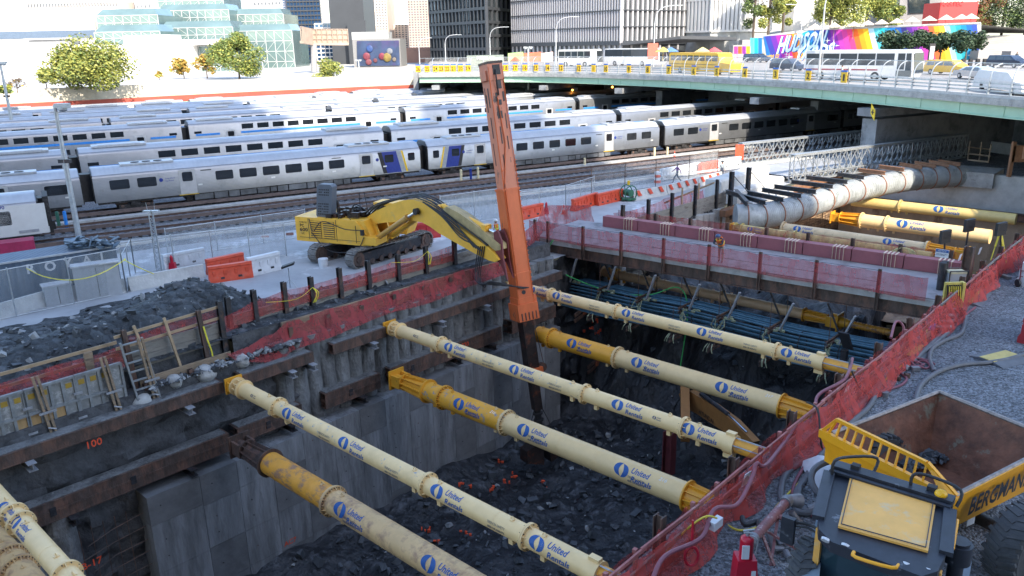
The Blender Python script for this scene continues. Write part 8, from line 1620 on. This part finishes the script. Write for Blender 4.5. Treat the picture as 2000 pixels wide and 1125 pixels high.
t, a, c_, zt, d, n_ = bbox("apartment_tower", "white slab tower at the top right of the brown brick tower", 836, 850, -60, 100, 430, 20, m_white, group=gB); wins(t, a, c_, 30, zt, d, n_, 3, 28, m_wn, .4, .5)
t, a, c_, zt, d, n_ = bbox("low_brick_building", "low brick building beside the screen building", 782, 850, 93, 130, 300, 20, M("red_brick", (.36, .2, .14), .8, 0, .1, .3), group=gB); wins(t, a, c_, 11, zt-1, d, n_, 8, 2, m_wn)
t, a, c_, zt, d, n_ = bbox("screen_building", "grey block with a large purple-blue wall screen", 692, 784, 76, 132, 250, 15, M("grey_panel_cladding", (.20, .20, .20), .7), group=gB)
b = MB(); b.prism([atY(697, 80, 249.6), atY(779, 79, 249.6), atY(781, 128, 249.6), atY(698, 129, 249.6)], V3(0, .2, 0)); b.build("screen", M("screen_blue_purple", (.025, .045, .10), .5, 0, .7, .12, patch=.55, pcol=(.06, .03, .12), pscale=.08), t)
for (x, y, r, col) in ((716, 110, 1.1, (.28, .05, .08)), (722, 95, 1., (.04, .10, .32)), (756, 112, 1.3, (.36, .26, .06)), (746, 110, 1.0, (.32, .04, .08)), (761, 100, .9, (.3, .33, .4)), (720, 121, .9, (.30, .08, .10)), (733, 118, .6, (.3, .08, .1)), (770, 116, .6, (.3, .25, .2))): b = MB(); b.ball(atY(x, y, 249.3), r, 12, 8, (1, .2, 1)); b.build("screen_shape", M("blob_%d" % x, tuple(c*.45 for c in col), .6, 0, .5, .6), t)
b = MB(); p0_, p1_ = atY(692, 76, 249), atY(760, 64, 252); b.box(atY(727, 70, 255), 11, 8, 2.2); b.build("roof_plant", M("plant_screen", (.35, .36, .36), .6), t)
t = T("billboard", "double-sided billboard seen from behind on a thick round post", "billboard", atY(613, 138, 210)); m_bb = M("billboard_back", (.35, .27, .21), .7, 0, .2, .5); b = MB(); b.tube(atY(613, 140, 210), atY(613, 86, 210), .75, 14); b.build("post", M("grey_post", (.28, .27, .26), .6), t)
b = MB(); a = atY(610, 86, 210); c_ = atY(681, 86, 212); e = atY(589, 82, 203); b.beam(a, c_, .9, .6); b.beam(a, e, .9, .6)
for k in range(8): q = a.lerp(c_, k/7); b.beam(q, q+Z*3.6, .15, .3)
for z in (1.2, 2.4, 3.6): b.beam(a+Z*z, c_+Z*z, .12, .12); b.beam(a+Z*z, e+Z*z, .12, .12)
for k in range(4): q = a.lerp(e, k/3); b.beam(q, q+Z*3.6, .15, .3)
b.build("frame", m_bb, t); b = MB(); b.beam(a+V3(0, .3, 1.9), c_+V3(0, .3, 1.9), .1, 3.5); b.beam(a+V3(.3, 0, 1.9), e+V3(.3, 0, 1.9), .1, 3.5); b.build("panel", m_bb, t)
# dark grid building and striped buildings
def corner(name, label, pxs, Ys, pyb, top, mats, group=gB):
    pts_ = [atY(x, pyb, Y) for x, Y in zip(pxs, Ys)]; t = T(name, label, "building", pts_[1], group); P_ = [Vector((p.x, p.y, 7.)) for p in pts_]; b = MB(); back = [P_[-1]+V3(8, 40, 0), P_[0]+V3(8, 40, 0)]; b.prism(P_+back, Z*(top-7)); b.build("walls", mats, t, smooth=False); return t, P_
t, Pq = corner("dark_grid_building", "dark office block with a regular grid of tall windows", (845, 953, 1004), (262, 235, 262), 128, 48, m_dg)
for (a, c_, nx, ms) in ((Pq[0], Pq[1], 16, m_dk), (Pq[1], Pq[2], 6, m_dk)):
    d = (c_-a).normalized(); n_ = V3(-d.y, d.x, 0); grid(t, a, c_, 8, 48, d, n_, nx, 11, ms, .5 if nx > 10 else .9, .8, dep=.5)
L_ = (Pq[1]-Pq[0]); d = L_.normalized(); n_ = V3(-d.y, d.x, 0); wins(t, Pq[0], Pq[0]+L_*.72, 15.5, 48, d, n_, 11, 9, M("pale_window_blinds", (.36, .44, .47), .15, .2, .4, .3), .5, .72)
m_fin = M("pale_stone_fin", (.40, .395, .41), .7, 0, .06, .3); m_gg = glassmat("grey_reflective_glass", (.08, .09, .10), .15, .3, .6, .15)
t, Pq = corner("finned_office_building", "big office building clad in closely spaced white vertical fins", (1003, 1212, 1338), (240, 205, 222), 126, 44, m_gg)
for (a, c_, nx) in ((Pq[0], Pq[1], 46), (Pq[1], Pq[2], 14)):
    d = (c_-a).normalized(); n_ = V3(-d.y, d.x, 0); grid(t, a, c_, 12.5, 44, d, n_, nx, 8, m_fin, .42 if nx > 20 else .5, .12, nm="stone_fins", dep=.5)
    b = MB(); L = (c_-a).length
    for j in range(9): b.box(a+d*L/2-n_*.5+Z*(5.5+3.9*j), L, .25, .25, d)
    b.build("floor_line", m_dk, t, smooth=False); b = MB(); b.box(a+d*L/2-n_*.5+Z*5.6, L, .3, 1.0, d); b.build("canopy_band", m_dk, t, smooth=False); grid(t, a, c_, 8, 12.2, d, n_, nx//2, 1, m_fin, .5, .2, nm="base_fins", dep=.3)
t, Pq = corner("curved_office_building", "sunlit white building with fins curving behind the trees", (1336, 1385, 1440, 1500), (222, 214, 215, 224), 112, 46, M("sunlit_glass", (.35, .36, .36), .2, 0, .3, .2))  # sunlight on this end is put into the paler glass colour
for a, c_ in zip(Pq, Pq[1:]): d = (c_-a).normalized(); n_ = V3(-d.y, d.x, 0); grid(t, a, c_, 15, 46, d, n_, 7, 4, m_white, .7, .5, nm="stone_fins", dep=.4)
b = MB(); b.add([atY(1212, 84, 204), atY(1330, 70, 200), atY(1440, 72, 206), atY(1440, 76, 206), atY(1330, 76, 200), atY(1212, 88, 204)], [(0, 1, 2, 3, 4, 5)]); b.prism([atY(1212, 84, 204), atY(1330, 71, 200), atY(1440, 74, 206), atY(1400, 70, 222)], Z*-.6); b.build("entrance_canopy", m_dk, t)
t, a, c_, zt, d, n_ = bbox("blank_tower", "blank pale wall rising between the park trees", 1548, 1601, -60, 64, 215, 8, m_white, group=gB)
t, a, c_, zt, d, n_ = bbox("stone_building", "grey stone building with dark windows above the umbrellas", 1752, 1835, -50, 50, 225, 20, M("grey_stone", (.22, .21, .21), .8, 0, .15, .5), group=gB); b = MB(); b.prism([atY(1776, -40, 224.5), atY(1816, -40, 224.5), atY(1816, 24, 224.5), atY(1776, 26, 224.5)], V3(0, .3, 0)); b.build("window", m_dg, t)
t, a, c_, zt, d, n_ = bbox("red_kiosk", "bright red kiosk with faint lettering among the trees", 1832, 1905, 4, 50, 200, 8, M("kiosk_red", (.60, .03, .03), .6), cat="kiosk", group=gB); b = MB(); letter(b, "AARTEC", atY(1860, 7, 199.8), V3(1, 0, 0), Z, 1.4, .02); b.build("lettering", m_redb, t)
for k, (px, py) in enumerate(((1592, 50), (1630, 48), (1668, 46), (1695, 44), (1722, 42), (1752, 40), (1782, 37), (1815, 35), (1848, 33), (1878, 32), (1897, 31))):
    p = atY(px, py, 184-k*1.2); t = T("parasol", "cream parasol number %s from the left on the terrace above the mural" % ["one", "two", "three", "four", "five", "six", "seven", "eight", "nine", "ten", "eleven"][k], "parasol", p-Z*2, "parasols on the terrace above the mural"); b = MB(); b.tube(p-Z*.55, p+Z*.45, 1.7, 8, .06); b.build("canopy", M("cream_canvas", (.55, .47, .38), .8), t); b = MB(); b.tube(p-Z*3.2, p, .06, 5); b.build("pole", m_wood, t)
t = T("stepped_walls", "grey stepped garden walls and stairs at the far right", "garden wall", atY(1960, 110, 165))
for (x0, x1, yt, Y) in ((1917, 2060, 70, 176), (1917, 2010, 86, 170), (1912, 1965, 98, 166), (1975, 2060, 100, 160)): b = MB(); a = atY(x0, yt, Y); c_ = atY(x1, yt, Y); b.box(V3((a.x+c_.x)/2, Y+1.5, (a.z+7)/2), c_.x-a.x, 3, a.z-7); b.build("wall", M("grey_garden_stone", (.30, .29, .28), .8, 0, .15, .4, extra=lines('Z', .8, .05, .5)), t)
t = T("stepped_walls", "grey stairs and planted terraces left of the rainbow wall", "garden wall", atY(1440, 110, 190))
for (x0, x1, yt, Y) in ((1400, 1452, 106, 190), (1432, 1462, 88, 196), (1450, 1500, 78, 202)): b = MB(); a = atY(x0, yt, Y); c_ = atY(x1, yt, Y); b.box(V3((a.x+c_.x)/2, Y+1.5, (a.z+7)/2), c_.x-a.x, 3, a.z-7); b.build("wall", MC["grey_garden_stone"], t)
b = MB(); p0_ = atY(1720, 44, 190); b.add([atY(1440, 92, 206)+Z*0, atY(1571, 60, 199), atY(1916, 48, 172), atY(2100, 66, 178), atY(2150, 60, 320), atY(1440, 60, 320)], [(0, 1, 2, 3, 4, 5)]); struct("park_terrace_ground", b, M("terrace_paving", (.3, .3, .27), .9, 0, .2, .3))
t, a, c_, zt, d, n_ = bbox("site_container", "grey-green container with white lettering left of the banner", 912, 984, 108, 122, 165, 3, M("grey_green_steel", (.20, .23, .20), .6), cat="container"); b = MB(); letter(b, "IMPERIAL 008", atY(948, 113, 164.8), V3(1, 0, 0), Z, .9, .02, width=3.4); b.build("lettering", m_vw, t)
t = T("banner", "long green and red printed banner by the finned building", "banner", atY(1030, 120, 168)); b = MB()
for (x0, x1, m) in ((992, 1022, M("banner_green", (.30, .45, .18), .7, 0, .4, .6)), (1022, 1057, M("banner_red", (.55, .13, .07), .7, 0, .3, .8)), (1057, 1080, M("banner_pink", (.75, .55, .5), .7, 0, .3, .9))): b = MB(); b.prism([atY(x0, 120, 168), atY(x1, 120, 168), atY(x1, 101, 168), atY(x0, 104, 168)], V3(0, .1, 0)); b.build("banner_panel", m, t)
b = MB(); b.add([atY(996, 119, 167.8), atY(1006, 110, 167.8), atY(1017, 119, 167.8)], [(0, 1, 2)]); b.build("orange_triangle", m_orb, t)
for k in range(5): p = at(1880+14*k, 130, OZ); b = MB(); b.box(p+Z*.6, .5, .5, 1.2); tag(b.build("bollard", m_blk), "black square bollard number %s from the left before the stepped walls" % ["one", "two", "three", "four", "five"][k], "bollard", "black bollards by the stepped walls")
t = T("advertising_pillar", "dark upright advertising pillar in front of the mural", "display", at(1817, 121, OZ)); p = at(1817, 121, OZ); b = MB(); b.box(p+Z*1.7, 1.1, .3, 3.4); b.build("case", m_blk, t); b = MB(); b.box(p+V3(0, -.17, 1.7), .8, .04, 2.4); b.build("poster", m_vs, t)
# food stalls behind the school bus
for k, (px, c_) in enumerate(((1295, (.6, .45, .1)), (1310, (.1, .2, .5)), (1372, (.6, .5, .2)), (1395, (.5, .1, .1)))): p = atY(px, 101, 150); b = MB(); b.tube(p, p+Z*.8, 1.5, 8, .1); b.tube(p-Z*2.6, p, .05, 5); tag(b.build("vendor_umbrella", M("vendor_%d" % k, c_, .7)), "%s vendor umbrella above the school bus" % ["mustard", "blue", "sand-coloured", "red"][k], "umbrella")
